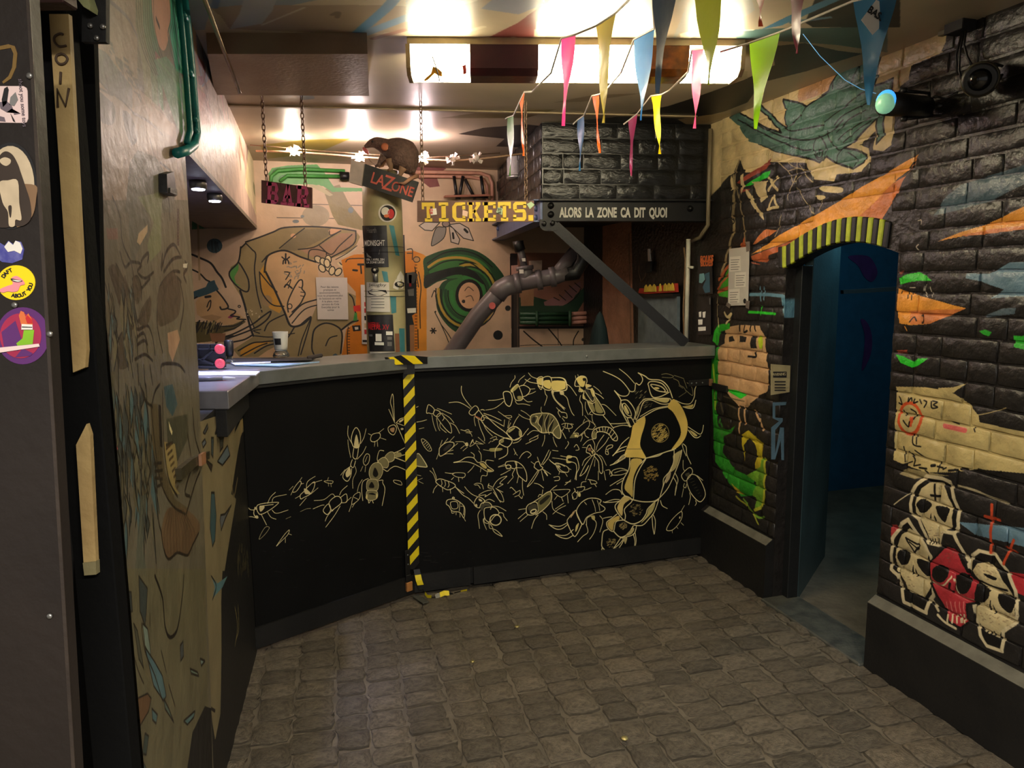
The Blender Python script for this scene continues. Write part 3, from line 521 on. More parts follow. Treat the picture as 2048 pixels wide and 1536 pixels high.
    for cx, cy, r_ in ((1120, 700, 75), (970, 890, 45), (830, 1080, 55)):
        for k_ in range(40):
            a = random.uniform(0, 6.28); r = r_*random.random()**.5; x = cx+r*math.cos(a); y = cy+r*math.sin(a); L([(x-9, y), (x, y+7), (x+8, y-6)], 1.3, al=.6, col=(150, 132, 84))
    for t in ('1560 320 1600 400 1580 520', '1580 270 1615 350 1590 440 1580 530', '1410 590 1430 650 1490 685', '1320 750 1350 830 1340 980', '1310 760 1320 900 1335 985', '1090 980 1110 1060 1105 1140', '1110 960 1125 1060 1110 1140', '990 320 900 370 820 420', '980 350 900 400', '960 520 930 470 850 465 770 520', '930 580 860 580 760 610 740 605', '920 600 850 610 760 615', '840 780 780 790 740 800', '1000 60 920 110 850 170', '1000 90 900 150 820 180', '990 0 900 30 850 65'): L(t, 2)
    # scarab, bottom
    L('430 700 480 620 560 570 650 565 715 590 700 630 760 680 730 720 640 740 545 790 500 870 440 760', 2.3, True); L('420 705 440 780 490 870', 2); L('610 580 640 660 650 720', 1.6); L('670 590 690 650 700 710', 1.6); L('520 610 545 640', 1.5); L('415 705 340 790 320 850 390 1000 430 990 490 870', 2.3); D('355 800 380 730 410 710 400 740', (200, 170, 120)); D('415 960 420 890 455 855 440 920', (206, 188, 120)); L('320 850 240 890 170 890 105 875', 2); L('325 870 260 920 190 925 120 885', 2.2); L('390 930 320 990 250 1000 180 985', 2); L('385 1000 320 1035 250 1025 180 990', 2.2); L('540 870 560 960 500 1010 440 1075', 1.9); L('545 880 550 800 600 770', 1.8); L('620 800 660 860 630 970 580 1045', 1.9); L('700 770 735 830 700 960', 1.8); D('600 770 640 770 640 820 610 810', (190, 174, 110))
    # beetle right
    L('1660 320 1665 280 1750 205 1785 260 1720 350 1690 360', 2, True); L('1720 350 1760 290 1830 300 1900 400 1935 520 1890 600 1840 590 1770 510 1730 420', 2.1, True); L('1690 390 1680 430 1705 440 1715 400', 1.7); L('1680 450 1660 550', 1.5); L('1750 500 1760 550 1740 640', 1.6); L('1820 590 1830 620 1815 650', 1.5); L('1840 300 1905 355', 1.6); L('1675 120 1675 210 1690 240', 1.4); 
    for k_ in range(7): L([(1740+k_*22, 350+k_*32), (1790+k_*16, 330+k_*34)], 1.3, al=.45, col=I2)
    D('1700 280 1745 265 1745 300 1715 310', (80, 76, 56))
    L('1480 930 1540 820 1650 720 1660 790 1610 880 1540 940', 1.9, True); L('1650 720 1690 650', 1.4); D('1630 780 1645 780 1640 805 1628 800'); L('1650 850 1680 880', 1.3); L('1600 900 1615 920', 1.3); L('1545 940 1550 970', 1.3)
    for t in ('150 470 350 465 260 550 190 520 160 490', '200 540 170 580', '250 550 270 600', '320 520 330 620', '390 560 375 520 410 480 400 450', '430 440 520 430 500 480 420 500', '440 480 430 560 390 575 380 550', '410 480 460 530', '480 440 490 380 540 370', '560 345 640 360 665 390 600 400', '600 400 580 350', '640 400 660 430', '600 440 550 460 520 470', '290 410 340 370 360 350', '300 380 360 370', '140 600 160 700 290 770', '150 750 220 690 300 650', '180 690 280 620', '160 320 220 310 225 350 170 360'): L(t, 1.6)
    D('445 510 470 500 475 540 450 545', CRM)
    c.crop('b4')
    L('1490 740 1530 690 1620 670 1640 780 1570 830 1500 820', 2.2, True); D('1640 650 1750 550 1810 560 1790 680 1660 800 1640 720', (112, 106, 66)); D('1660 660 1760 580 1790 600 1680 700', (40, 38, 28)); L('1540 690 1650 620 1760 540 1810 550 1800 660 1700 770 1610 830', 2.2); D('1510 730 1570 690 1620 700 1620 750 1540 790', (70, 66, 50)); c.ell(1580, 785, 38, 22, IN, fill=False, outline=IN, w=2.2, rot=-.4); L('1790 530 1830 490 1880 455', 1.6); L('1690 570 1700 510', 1.5); L('1480 750 1390 765', 1.6); L('1490 790 1430 840 1385 880', 1.6); L('1510 830 1450 880 1410 915', 1.6); L('1640 830 1590 900 1555 1005', 1.7); L('1700 790 1745 830 1750 890', 1.6); L('1640 600 1660 570 1690 580', 1.6)
    L('820 690 870 600 950 640 940 680 880 740', 2.1, True); D('840 690 860 700 860 725 835 715'); D('880 620 920 640 920 660 885 650'); L('810 680 750 620 670 570 580 470', 1.7); L('870 600 800 570 740 520 700 470', 1.5); L('890 740 920 680 1000 670 1045 710 1030 760', 2.1); D('900 720 930 690 1000 680 1030 720 960 720 920 780', (74, 70, 56)); L('950 760 1000 735 1090 740 1140 810 1080 850 1020 920 960 880', 2.1, True); c.ell(1095, 895, 72, 68, IN, fill=False, outline=IN, w=2.2); L('950 870 950 920 990 940 1020 920', 1.9); L('900 770 870 830 880 920 890 1005', 1.7); L('940 880 940 920 980 1020', 1.6); L('1010 940 1020 1000 1060 1000 1020 940', 1.8); L('1060 1010 1120 1040 1180 1105 1090 1060', 1.9, True); L('1140 800 1190 810 1200 850', 1.7); L('1200 850 1245 905', 1.7); L('1050 720 1130 725 1230 780', 1.6); L('940 670 1010 630 1080 660', 1.6)
    L('465 690 480 640 560 630 640 670 700 740 690 870 640 800 540 780 500 720', 2, True); L('520 670 600 665 610 740 540 750', 1.7, True); L('640 670 630 780', 1.6); L('650 720 690 730 685 830', 1.5); L('530 780 540 810 570 800', 1.6); L('590 790 590 830', 1.5); L('640 800 640 860', 1.5); L('690 870 710 910', 1.5); c.ell(555, 615, 12, 12, IN, fill=False, outline=IN, w=1.5)
    L('330 400 380 370 460 390 560 430 575 470 490 510 420 480 360 440', 2, True); L('340 390 330 330 290 230', 1.6); L('330 390 300 310 255 265', 1.5); L('580 475 640 520 690 555', 1.6); L('350 450 310 500 295 550', 1.5); L('415 480 420 535', 1.5); L('515 500 520 555', 1.5)
    for x in (400, 445, 490): L([(x, 385+(x-400)*.2), (x+10, 430+(x-400)*.2), (x-5, 460+(x-400)*.2)], 1.5)
    L('560 160 640 140 720 95 810 100 870 160 940 150 1000 210 1070 265 990 275 900 220 800 170 700 150', 2, True); D('890 175 940 170 985 225 950 235', (206, 184, 110)); D('990 240 1060 265 1000 270', (206, 184, 110)); L('820 100 820 60 780 30', 1.5); L('910 140 910 60 880 10', 1.5); L('970 170 980 130 1070 140', 1.5); L('820 200 790 240 740 290', 1.7); L('910 230 900 280', 1.5); L('990 280 980 330 920 330 905 410', 1.7)
    for t in ('450 290 530 300 600 290 700 300 690 350 600 345 540 310', '540 310 580 290', '530 380 560 350', '620 350 625 405', '670 350 670 370', '820 440 860 425 920 440 940 500', '830 450 870 450 900 490', '1050 470 1000 450', '1010 430 1000 480 1050 490', '1060 480 1100 410 1160 360 1240 335 1180 390 1150 430 1190 440 1120 480', '1050 510 960 530 880 580 970 575 960 600 1040 550', '1060 490 1100 560 1140 640 1200 660 1170 560 1100 490', '1110 500 1190 540', '1070 540 1160 670', '1280 490 1300 480 1360 540', '1320 570 1380 530 1410 520 1400 570 1340 600', '1390 580 1430 620 1440 590', '1590 425 1650 440 1710 485'): L(t, 1.6)
    L('1220 190 1240 150 1350 145 1365 200 1340 240 1290 230 1240 240 1230 200', 2, True); c.ell(1260, 215, 32, 24, (20, 19, 18), outline=IN, w=1.8); L('1350 145 1440 200 1490 300 1490 400 1440 370 1380 310 1360 200', 2, True); L('1360 225 1440 230', 1.6); L('1220 200 1130 220', 1.5); L('1220 180 1130 215', 1.3); L('1290 250 1220 290 1160 320', 1.6); L('1340 250 1310 310 1320 340', 1.7); L('1440 370 1440 480 1455 580', 1.7); L('1390 330 1370 420', 1.5); L('1320 350 1250 430', 1.5)
    L('1400 110 1440 50 1500 20 1550 60 1510 100', 1.7); L('1590 210 1610 160 1650 150 1670 200 1700 230 1650 260 1600 230', 2, True); L('1680 190 1720 120 1780 0', 1.7); L('1700 190 1770 100 1800 20', 1.7); L('1640 260 1570 360 1500 470 1560 420 1620 330 1650 270', 1.7); L('1690 240 1740 290 1760 330 1720 280', 1.7); L('1680 260 1710 390', 1.4); L('1710 250 1800 310', 1.4); L('1590 180 1550 150', 1.4); L('1650 150 1630 90', 1.4); L('1780 120 1820 160 1860 190', 1.6); D('1880 190 1910 210 1905 230'); L('1860 180 1920 180 1980 210', 1.8); L('1870 200 1910 270 1980 290', 1.8)
    L('90 320 140 330', 1.2); L('95 390 160 360', 1.2); L('110 400 170 430', 1.2)
cbr = Canvas('bar_front_right_mural', PBR, -.03, 1.8, -.02, 1.25, 800, (13, 13, 13)); bugs(cbr)
cbl = Canvas('bar_front_left_mural', PBL, -.03, .86, -.02, 1.25, 800, (13, 13, 13)); bugs(cbl)
for c in (cbr, cbl):
    c.crop('p')
    for _ in range(60):
        x = random.uniform(520, 1420); y = random.uniform(1080, 1180); c.line([(x, y), (x+random.uniform(-8, 20), y+random.uniform(-2, 2))], (60, 58, 54), 1.0, al=.5)

# ---------------- back wall behind the bar
cb = Canvas('back_wall_mural', PB, -1.9, 1.5, .8, 2.5, 520, (212, 182, 148)); cb.crop('q6')
OL = (158, 138, 92); OD = (132, 118, 84); LN = (26, 22, 18)
K = lambda t, w=2.4, **k: cb.line(t, LN, w, **k)
for t in ('680 92 1370 108', '680 205 1370 215', '680 310 900 312'): K(t, 1.4, al=.7)
cb.poly('1050 -20 1180 -60 1250 80 1380 240 1380 310 1170 262 1125 190', (138, 122, 72)); cb.ell(990, 190, 110, 85, (168, 152, 124)); cb.ell(830, 235, 26, 14, (110, 118, 118)); cb.ell(883, 195, 15, 11, (110, 118, 118)); cb.ell(1270, 145, 22, 24, (110, 122, 124))
cb.poly('0 150 140 150 290 275 150 290 0 300', (54, 104, 56)); cb.crop('q5')
cb.poly('610 1390 640 1345 760 1325 1000 1315 1060 1380 1110 1460 1140 1500 1380 1505 1380 1530 1120 1535 1050 1490 960 1475 640 1475', (84, 160, 70)); cb.poly('930 1480 1020 1480 1130 1560 1100 1570', (190, 176, 130))
cb.line('640 1400 700 1345 1010 1340', (60, 130, 54), 3); cb.line('700 1440 760 1400 1180 1400', (60, 130, 54), 3)
cb.crop('q7'); cb.poly('60 1330 300 1290 320 1350 240 1400 270 1490 190 1500 100 1430', (130, 70, 66)); cb.poly('760 1430 860 1410 880 1540 800 1536', (214, 168, 160))
cb.crop('q6')
hood = '430 400 540 360 650 320 740 285 960 275 1180 290 1310 310 1345 360 1290 470 1120 530 960 540 870 520 740 465 620 495 585 560 590 640 660 780 760 990 800 1080 880 1070 960 1000 1000 900 1120 880 1240 800 1310 830 1310 960 1340 1030 1200 1100 1190 1320 380 1320 330 1260 500 1150 480 1050 400 850 330 740 300 650 310 600 370 560 390 440'
cb.poly(hood, OL); cb.poly('700 460 880 300 1170 288 1080 360 900 450 820 470', OD); cb.poly('860 460 1000 440 1190 330 1310 325 1280 440 1120 520 960 520', (170, 134, 104)); cb.poly('1090 310 1130 282 1200 300 1170 330 1110 345', (222, 172, 130)); cb.ell(810, 350, 22, 18, (222, 172, 130))
cb.poly('590 540 640 490 740 470 870 522 990 570 1010 690 1000 830 880 900 800 965 752 990 660 780 592 640', (214, 176, 126), sm=True)
cb.poly('540 640 590 560 600 660 660 790 735 915 700 970 620 930 565 820', (214, 158, 52)); cb.ell(600, 870, 42, 45, (170, 140, 100), .8); cb.poly('1180 1320 1150 1290 1130 1300 1120 1320', (70, 96, 110))
cb.poly('310 610 370 565 372 620 338 680 350 730 400 760 340 735 305 670', (90, 160, 70))
cb.poly('388 1275 480 1215 640 1190 560 1235 420 1312', (222, 160, 50), sm=True); cb.poly('530 1320 600 1270 680 1230 650 1320', (222, 180, 134))
cb.poly('760 900 800 800 850 712 876 705 885 740 880 770 905 805 890 850 860 900 790 965', (222, 184, 140), sm=True); K('770 960 765 890 800 800 850 715 880 705 885 745 880 775 905 810 890 850 862 900 800 960', 2.4); K('855 760 880 770', 1.6); K('870 800 900 805', 1.5); K('868 830 895 835', 1.5); cb.ell(782, 915, 18, 20, OL, fill=False, outline=LN, w=1.6)
for t, w_ in (('430 400 540 362 650 320 740 285 960 277 1180 292 1310 312', 3), ('580 640 590 560 620 500 740 468 870 520 990 560', 3.4), ('590 640 660 780 740 960 790 1070 880 1060 950 1000', 4), ('430 410 480 460 510 500 500 620 520 800 560 960', 2.4), ('390 440 370 560 300 640 320 710 400 785 450 790 450 700 400 600 370 560', 2.8), ('430 410 390 450', 2.6),
              ('385 790 420 900 460 1060 490 1150', 4), ('390 820 440 960 500 1090', 2), ('540 640 620 740 680 800', 2.4), ('540 640 560 800 640 900 735 915', 2.4), ('560 560 600 510 580 540', 2), ('1310 312 1290 420 1100 530', 2.4), ('700 450 820 350 900 290', 2), ('850 460 980 440 1090 370 1190 310', 2.2), ('1020 430 1110 500 1180 430 1280 340', 2),
              ('200 1170 320 1140 480 1060 560 1000 630 955 600 1020 500 1090 320 1160 190 1200', 3), ('190 1210 250 1170 330 1150', 2.4), ('370 1270 480 1210 560 1200 660 1190', 2.6), ('390 1310 520 1240 600 1210', 2.4), ('500 1290 600 1230 740 1190 820 1080', 2.6), ('580 1110 620 1040 740 980', 2.4), ('780 1000 880 900 1000 860 1120 830', 2.6), ('800 1050 900 940 1020 900', 2.2), ('870 1060 950 1000 930 1100 870 1300', 2.4), ('850 1310 880 1180 950 1010', 2), ('960 1200 980 1100 1060 1050 1150 1070 1200 1130 1190 1290', 3), ('960 1200 960 1260 980 1310', 2.6), ('1070 1230 1100 1170 1160 1150', 2.2), ('1200 1100 1280 1040 1340 1030', 3.4), ('1000 820 1060 780 1240 790', 2), ('1260 820 1290 860 1310 980', 2.4), ('720 520 750 540 780 520', 2.4), ('750 495 748 570', 3), ('728 575 735 545 765 545 775 575', 2.4),
              ('550 1100 490 1110 540 1130', 2), ('500 1150 640 1160 820 1130', 2), ('330 1200 420 1180 490 1140', 3), ('930 540 940 470 1000 460 1070 480 1075 500', 2), ('740 760 790 700 770 770', 1.6), ('1100 310 1110 345 1190 310', 1.6)): K(t, w_)
for x, y in ((1010, 540), (1050, 560), (1090, 540), (1040, 610), (1090, 600), (1080, 570), (1170, 640), (1120, 630)): cb.ell(x, y, 34, 24, (226, 206, 160), rot=x*.01, outline=LN, w=1.8)
cb.poly('1150 540 1240 490 1320 430 1310 460 1220 520', (210, 200, 170)); K('1150 540 1240 490 1320 430', 1.4); K('1180 570 1220 610', 4); cb.line('1170 570 1190 590 1220 600', (226, 206, 160), 4)
for _ in range(26):
    x = random.uniform(760, 900); y = random.uniform(560, 680); cb.line([(x, y), (x+random.uniform(-30, 30), y+random.uniform(-20, 20))], (128, 128, 120), 2, al=.7)
K('740 640 760 640 780 650 750 700', 2); K('740 760 760 740 800 770', 3)
# profile on the left
cb.poly('60 840 120 815 215 790 255 860 295 930 320 950 390 985 425 1020 360 1062 240 1062 120 1030 40 980 30 880', (210, 170, 120)); cb.poly('60 1000 160 980 240 1000 180 1040', (180, 144, 100)); cb.poly('0 800 110 760 130 720 180 705 190 735 215 780 120 822 60 840 0 860', (54, 84, 92)); cb.poly('285 1005 320 972 345 992 310 1012', (160, 60, 96))
cb.poly('0 1040 100 1040 240 1072 330 1060 415 1022 430 1040 340 1100 240 1130 180 1190 120 1200 0 1210', (96, 84, 44))
for t, w_ in (('0 500 70 530 150 570 200 640 240 690 270 760', 4), ('0 620 60 650 110 700 140 715', 3), ('200 790 250 850 290 920 240 940 225 920', 3), ('290 935 345 950 340 970 310 990 380 1000 360 1015 430 1020', 2.6), ('120 920 135 880 150 870 145 920 125 950', 2), ('110 840 145 835', 5), ('0 1160 60 1030', 3), ('40 1120 90 1040', 2), ('100 1090 120 1030', 2), ('150 1110 160 1050', 2), ('200 1110 210 1050', 2), ('240 1075 340 1070 415 1030', 2), ('260 1110 340 1090 400 1050', 2), ('0 860 40 840', 3), ('180 1190 240 1150 240 1180 190 1200', 2)): K(t, w_)
for _ in range(30): x = random.uniform(20, 240); cb.line([(x, random.uniform(1030, 1060)), (x-20, random.uniform(1080, 1140))], random.choice((LN, (150, 136, 84))), 1.6)
cb.ell(180, 430, 62, 58, (56, 80, 84)); 
for _ in range(14): x = 180+random.uniform(-35, 35); cb.line([(x, 430+random.uniform(-40, 0)), (x+5, 430+random.uniform(0, 60))], (36, 50, 54), 1.5)
cb.poly('140 1130 160 1200 260 1200 270 1130', (150, 104, 70)); cb.line('45 160 60 700', (180, 150, 110), 4); cb.ell(378, 915, 9, 9, OL, fill=False, outline=LN, w=1.4)
for _ in range(14): cb.ell(random.uniform(420, 560), random.uniform(930, 1010), 5, 4, (226, 210, 170))
# orange garment
ORG = (214, 128, 24)
cb.poly('1195 545 1250 520 1300 500 1480 495 1480 1320 1195 1320 1235 1095 1335 1030 1312 960 1310 800 1220 700', ORG); K('1230 560 1260 535 1400 530', 1.8); K('1250 1080 1240 1180 1245 1310', 1.6); K('1330 580 1390 580', 4); K('1350 590 1355 650', 3); K('1290 625 1320 628', 4)
for y in range(1090, 1300, 22): K([(1248, y), (1262, y)], 1.2)
cb.poly('1280 1070 1345 1065 1350 1110 1290 1115', (24, 22, 20)); cb.poly('1300 1080 1330 1078 1332 1100 1305 1102', (220, 214, 200)); cb.poly('1290 912 1345 905 1350 955 1295 955', (206, 50, 40)); cb.poly('1290 1030 1300 970 1320 965 1320 1030', (60, 150, 60)); cb.crop('q8')
cb.poly('-60 480 60 470 140 500 165 520 165 1290 -60 1300', ORG); cb.poly('80 500 140 500 165 520 165 1290 100 1290', (224, 160, 60), .55)
for t in ('10 460 50 460 50 540', '10 490 50 490', '100 640 120 760 110 900 115 1090', '70 600 90 700 100 760', '95 1100 98 1250', '70 560 90 550'): K(t, 1.8)
for y in range(560, 1270, 24): K([(72, y), (88, y)], 1.2)
cb.ell(85, 540, 26, 22, (190, 140, 80), outline=LN, w=1.4)
# green coil
G1 = (62, 118, 58); G2 = (40, 74, 44); YL = (186, 150, 60)
cb.poly('140 540 200 500 320 460 440 445 560 470 660 530 740 610 790 690 795 790 770 870 700 960 620 1060 520 1120 430 1132 350 1085 280 1000 245 920 245 820 285 730 330 700 250 720 150 770 145 640', G2, sm=True)
cb.poly('180 620 260 540 400 500 540 520 640 580 700 690 690 840 640 950 560 1040 460 1060 360 1000 300 900 300 800 340 720 420 690 330 690 300 640 380 590 300 600', G1, sm=True)
for rx, ry, col, w_ in ((235, 265, YL, 5), (255, 285, LN, 2.4), (215, 245, LN, 2.4), (180, 205, G2, 6), (160, 185, LN, 2.4), (130, 155, (60, 130, 62), 6)):
    L_ = [(500+rx*math.cos(a)*(1+.12*(a-2.2)/4), 820+ry*math.sin(a)*(1+.1*(a-2.2)/4)) for a in np.linspace(-1.9, 3.3, 26)]; cb.line(L_, col, w_, sm=False)
for t, c_, w_ in (('180 600 280 540 430 525 560 560 650 640', YL, 5), ('170 570 300 490 450 470 580 510 690 600', LN, 2.4), ('180 625 300 560 430 545 540 580 620 650', LN, 2.2), ('200 640 330 600 450 610', G1, 8)): cb.line(t, c_, w_)
cb.poly('145 690 200 650 400 600 520 620 590 680 620 740 540 690 420 660 300 690 200 740 155 770', (30, 32, 28), sm=True)
cb.ell(505, 828, 98, 118, (214, 168, 128), outline=LN, w=6); cb.ell(460, 875, 14, 14, (60, 54, 48)); K('470 790 500 760 540 790', 1.5, al=.6); K('480 840 520 830 540 870', 1.5, al=.6)
for t in ('230 960 290 1080 340 1200 350 1270', '280 1060 340 1140 390 1230'): K(t, 1.6)
for a in range(3): K([(218+22*math.cos(a*1.05), 1110+22*math.sin(a*1.05)), (218-22*math.cos(a*1.05), 1110-22*math.sin(a*1.05))], 2.6)
cb.ell(736, 1145, 38, 38, (38, 40, 38)); cb.ell(815, 930, 22, 22, (50, 52, 48)); cb.ell(235, 958, 7, 7, LN); cb.ell(945, 958, 5, 5, LN); K('205 840 225 790 235 800', 1.6)
# wasp
for t in ('105 270 150 240 270 245 210 310 150 305', '345 270 380 290 430 380 420 418 360 400', '345 260 430 250 500 290 540 390 460 370'): cb.poly(t, (206, 190, 172)); K(t, 1.6, closed=True, sm=False)
cb.poly('290 280 240 290 205 400 215 430 300 370 320 290', (140, 132, 122), sm=True); K('290 280 240 290 205 400 215 430 300 370 320 290', 1.5, closed=True); K('375 330 380 370', 4); K('470 300 490 320', 5); cb.ell(320, 255, 30, 24, (150, 130, 120), outline=LN, w=1.6)
# niche under the hood, the hood's shade painted in as a maroon-brown base
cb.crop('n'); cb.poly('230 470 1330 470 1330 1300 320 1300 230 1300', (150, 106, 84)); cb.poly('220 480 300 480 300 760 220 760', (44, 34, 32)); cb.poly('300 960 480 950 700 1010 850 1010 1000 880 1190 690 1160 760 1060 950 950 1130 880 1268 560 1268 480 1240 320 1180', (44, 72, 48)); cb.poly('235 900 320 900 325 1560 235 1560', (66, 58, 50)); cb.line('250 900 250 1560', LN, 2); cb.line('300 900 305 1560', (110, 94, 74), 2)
cb.poly('330 870 480 865 480 1050 340 1055', (170, 130, 92)); cb.poly('590 1010 700 960 760 1000 850 880 990 780 1000 830 900 1000 800 1050 600 1050', (150, 110, 104)); 
for t in ('700 960 760 990', '760 930 830 990', '820 880 900 960', '870 830 950 900', '930 800 990 850', '850 1030 950 950 1000 860'): K(t, 1.6)
K('320 1290 1330 1285', 5); K('370 1330 470 1420 590 1510', 2.4); K('640 1300 740 1420 800 1510', 2.4); K('970 1330 920 1420 915 1500', 2.2); K('745 1300 750 1480', 1.4, al=.6); K('330 1490 500 1480 1060 1475', 1.4, al=.6); cb.ell(1022, 1422, 18, 18, (80, 76, 66)); K('1120 1000 1140 985', 2)
# ---------------- ceiling
cc = Canvas('ceiling_mural', PC, -2.3, 2.1, 1.6, 6.2, 260, (170, 156, 132)); cc.crop('q5')
cc.poly('-60 -400 900 -400 1000 0 800 42 150 62 100 240 -60 240', (120, 134, 138)); cc.poly('150 62 400 40 880 42 1500 40 1950 60 1700 250 1250 275 700 250 300 230 230 130', (140, 122, 100)); cc.poly('300 235 380 110 430 -60 700 -60 640 90 560 190', (150, 152, 150))
for t, c_, w_ in (('1250 330 1400 200 1560 60 1660 -60', (70, 116, 150), 12), ('1380 270 1560 200 1800 110', (96, 124, 150), 14), ('1450 310 1700 240', (130, 90, 76), 8), ('1000 320 1120 290', (84, 60, 50), 8), ('560 200 780 110 900 60', (176, 168, 150), 3), ('1100 380 1300 290', (170, 170, 170), 7), ('180 60 210 -60', (66, 100, 140), 8), ('1120 120 1170 100 1160 140', (96, 82, 66), 6)): cc.line(t, c_, w_, al=.9)
cc.poly('540 1160 900 1120 1270 1108 1010 1220 600 1272', (150, 130, 50)); cc.poly('860 700 960 600 1190 555 1200 570 960 720 980 790 870 800', (70, 110, 136), .85); cc.poly('600 700 700 690 900 640 880 760 640 760', (120, 96, 70), .6)
cc.crop('q7')
cc.poly('520 420 600 330 900 180 1060 60 1130 -100 1220 -100 1060 120 1010 330 985 460 540 470', (126, 66, 62)); cc.poly('0 180 300 30 360 -120 0 -60', (130, 140, 156)); cc.poly('600 70 760 -60 1160 -80 1090 40 900 115', (132, 138, 152))
for t, w_ in (('70 180 350 155', 5), ('420 270 620 215', 7), ('720 390 860 300', 6), ('100 110 300 60 540 0', 10), ('1090 240 1160 180 1300 70', 14), ('1010 350 1150 230', 10), ('1310 60 1420 30 1500 -20', 14)): cc.line(t, (196, 186, 164), w_, al=.8)
cc.poly('270 945 650 890 1200 875 960 945', (112, 98, 52)); cc.poly('420 1072 620 1022 960 995 1080 1008 1000 1130 960 1180 720 1172 790 1110 540 1085', (30, 26, 26)); cc.poly('1180 820 1500 760 1900 745 1400 815', (120, 104, 78), .7)
cc.crop('r1')
cc.poly('1060 255 1300 230 2300 215 2300 420 1900 360 1560 335 1100 312', (74, 104, 104)); cc.poly('1640 180 1760 -100 2400 -200 2400 218 1700 218', (34, 30, 28)); cc.poly('1290 235 1500 130 1800 0 1900 -60 2060 -60 1450 205', (66, 118, 150)); cc.poly('1500 170 1850 130 1860 145 1520 190', (84, 116, 136))
cc.poly('100 940 320 890 540 850 760 780 1150 640 1400 520 1380 370 1640 345 1900 405 2100 430 1650 570 1290 660 1180 820 1000 890 720 960 700 1030 0 1030 -140 960', (30, 27, 24)); cc.poly('620 955 860 920 1050 905 960 950 820 990 700 1000', (168, 148, 112)); cc.poly('1080 570 1180 570 1180 630 1090 640', (150, 140, 110))
cc.poly('560 360 720 -20 1200 -40 1240 80 1000 240 640 260', (150, 160, 166), .55); cc.poly('640 270 700 255 780 275 720 310 640 300', (220, 212, 190)); cc.line('930 250 1220 240', (220, 212, 190), 4)
# ---------------- left wall: tall painted panel and lintel
cl = Canvas('left_wall_mural', PL, -1.25, 3.8, 0, 2.5, 560, (108, 101, 84)); cl.crop('q1')
DK = (58, 52, 44)
cl.poly('640 360 900 0 1100 0 1100 700 1400 1000 1500 1600 760 1600 730 560', (150, 130, 112)); cl.poly('740 700 850 780 920 860 900 1000 780 940', (80, 76, 68), sm=True); cl.poly('640 400 740 360 850 420 950 560 1060 700 1060 870 900 760 740 600', (84, 84, 78)); cl.poly('980 890 1050 930 1100 1100 1060 1160 1010 1060', (76, 76, 70), sm=True); cl.poly('1100 1200 1250 1260 1400 1536 1380 1700 1000 1700 1040 1300', (98, 96, 82))  # pinkish grey cast of the lighting painted into the upper panel
for t in ('660 440 690 520', '770 610 860 720 950 780 1060 890', '900 820 915 900 905 960', '985 890 1050 960 1100 1080 1050 1160', '1060 900 1200 980 1300 1080', '1100 700 1250 850 1380 990', '1280 1300 1390 1400 1400 1536', '800 900 820 980', '760 690 900 760', '1200 1110 1230 1250'): cl.line(t, DK, 2.2)
for _ in range(50):
    x = random.gauss(1000, 130); y = 430+(x-900)*1.2+random.gauss(0, 60); cl.line([(x, y), (x+random.uniform(8, 50), y+random.uniform(10, 60))], (60, 58, 50), random.uniform(1, 4), al=.7)
cl.line('880 10 1020 140 1100 300 1180 500 1190 620', (110, 100, 100), 4)
for x0, x1, c_ in ((1080, 1140, (126, 124, 96)), (1140, 1190, (104, 124, 92)), (1190, 1230, (92, 128, 96)), (1340, 1400, (60, 150, 124)), (1400, 1470, (74, 168, 146))):
    cl.poly([(x0, -200), (x1, -200), (x1+5, 200), (x1+60, 520), (x1+80, 900), (x0+80, 820), (x0+60, 520), (x0+5, 200)], c_)
cl.poly('1220 -100 1340 -100 1365 150 1330 380 1280 380 1230 200', (186, 140, 116), sm=True); cl.line('1250 150 1275 215', (40, 20, 20), 4)
for k_ in range(9): x = 1090+k_*17; cl.line([(x, -100), (x+10, 200), (x+60, 420), (x+140, 600)], DK, 1.6)
for k_ in range(6): x = 1350+k_*18; cl.line([(x, -100), (x+15, 150), (x-5, 300), (x+60, 560)], (40, 90, 80), 1.8)
cl.line('1250 460 1350 580 1480 640', (130, 90, 90), 9); cl.line('1260 470 1400 650 1470 740', (176, 168, 120), 2); cl.line('1380 740 1480 860', (176, 168, 120), 2)
cl.poly('1230 480 1330 450 1480 640 1490 1160 1400 980', (96, 140, 110), .8); cl.poly('1100 700 1280 860 1390 1000 1380 1100 1200 960', (176, 150, 136), .7)
# lintel face
cl.poly('1480 -300 1580 -300 1840 640 2048 1100 2130 1320 2120 1880 1560 1250 1540 0', (196, 172, 152)); cl.poly('1560 100 1640 260 1700 600 1620 700 1580 500', (150, 160, 176)); cl.line('1590 480 1640 560 1620 640 1590 640', (150, 90, 100), 5); cl.poly('1580 700 1650 760 1720 1000 1700 1120 1620 1080', (222, 168, 160)); cl.poly('1700 500 1780 560 1900 860 1960 1300 1800 1100 1720 800', (176, 150, 128))
for k_ in range(46):
    x = random.uniform(1600, 2000); y = 300+(x-1600)*1.7+random.uniform(-100, 330); cl.line([(x, y), (x+random.uniform(10, 40), y+random.uniform(100, 260))], random.choice(((140, 112, 94), (226, 200, 176), (120, 96, 80), (214, 150, 146))), random.uniform(1.5, 5), al=.75)
cl.poly('1990 1150 2130 1330 2120 1900 1960 1500', (232, 222, 170), .85); cl.line('2030 1500 2110 1750', (120, 130, 60), 5)
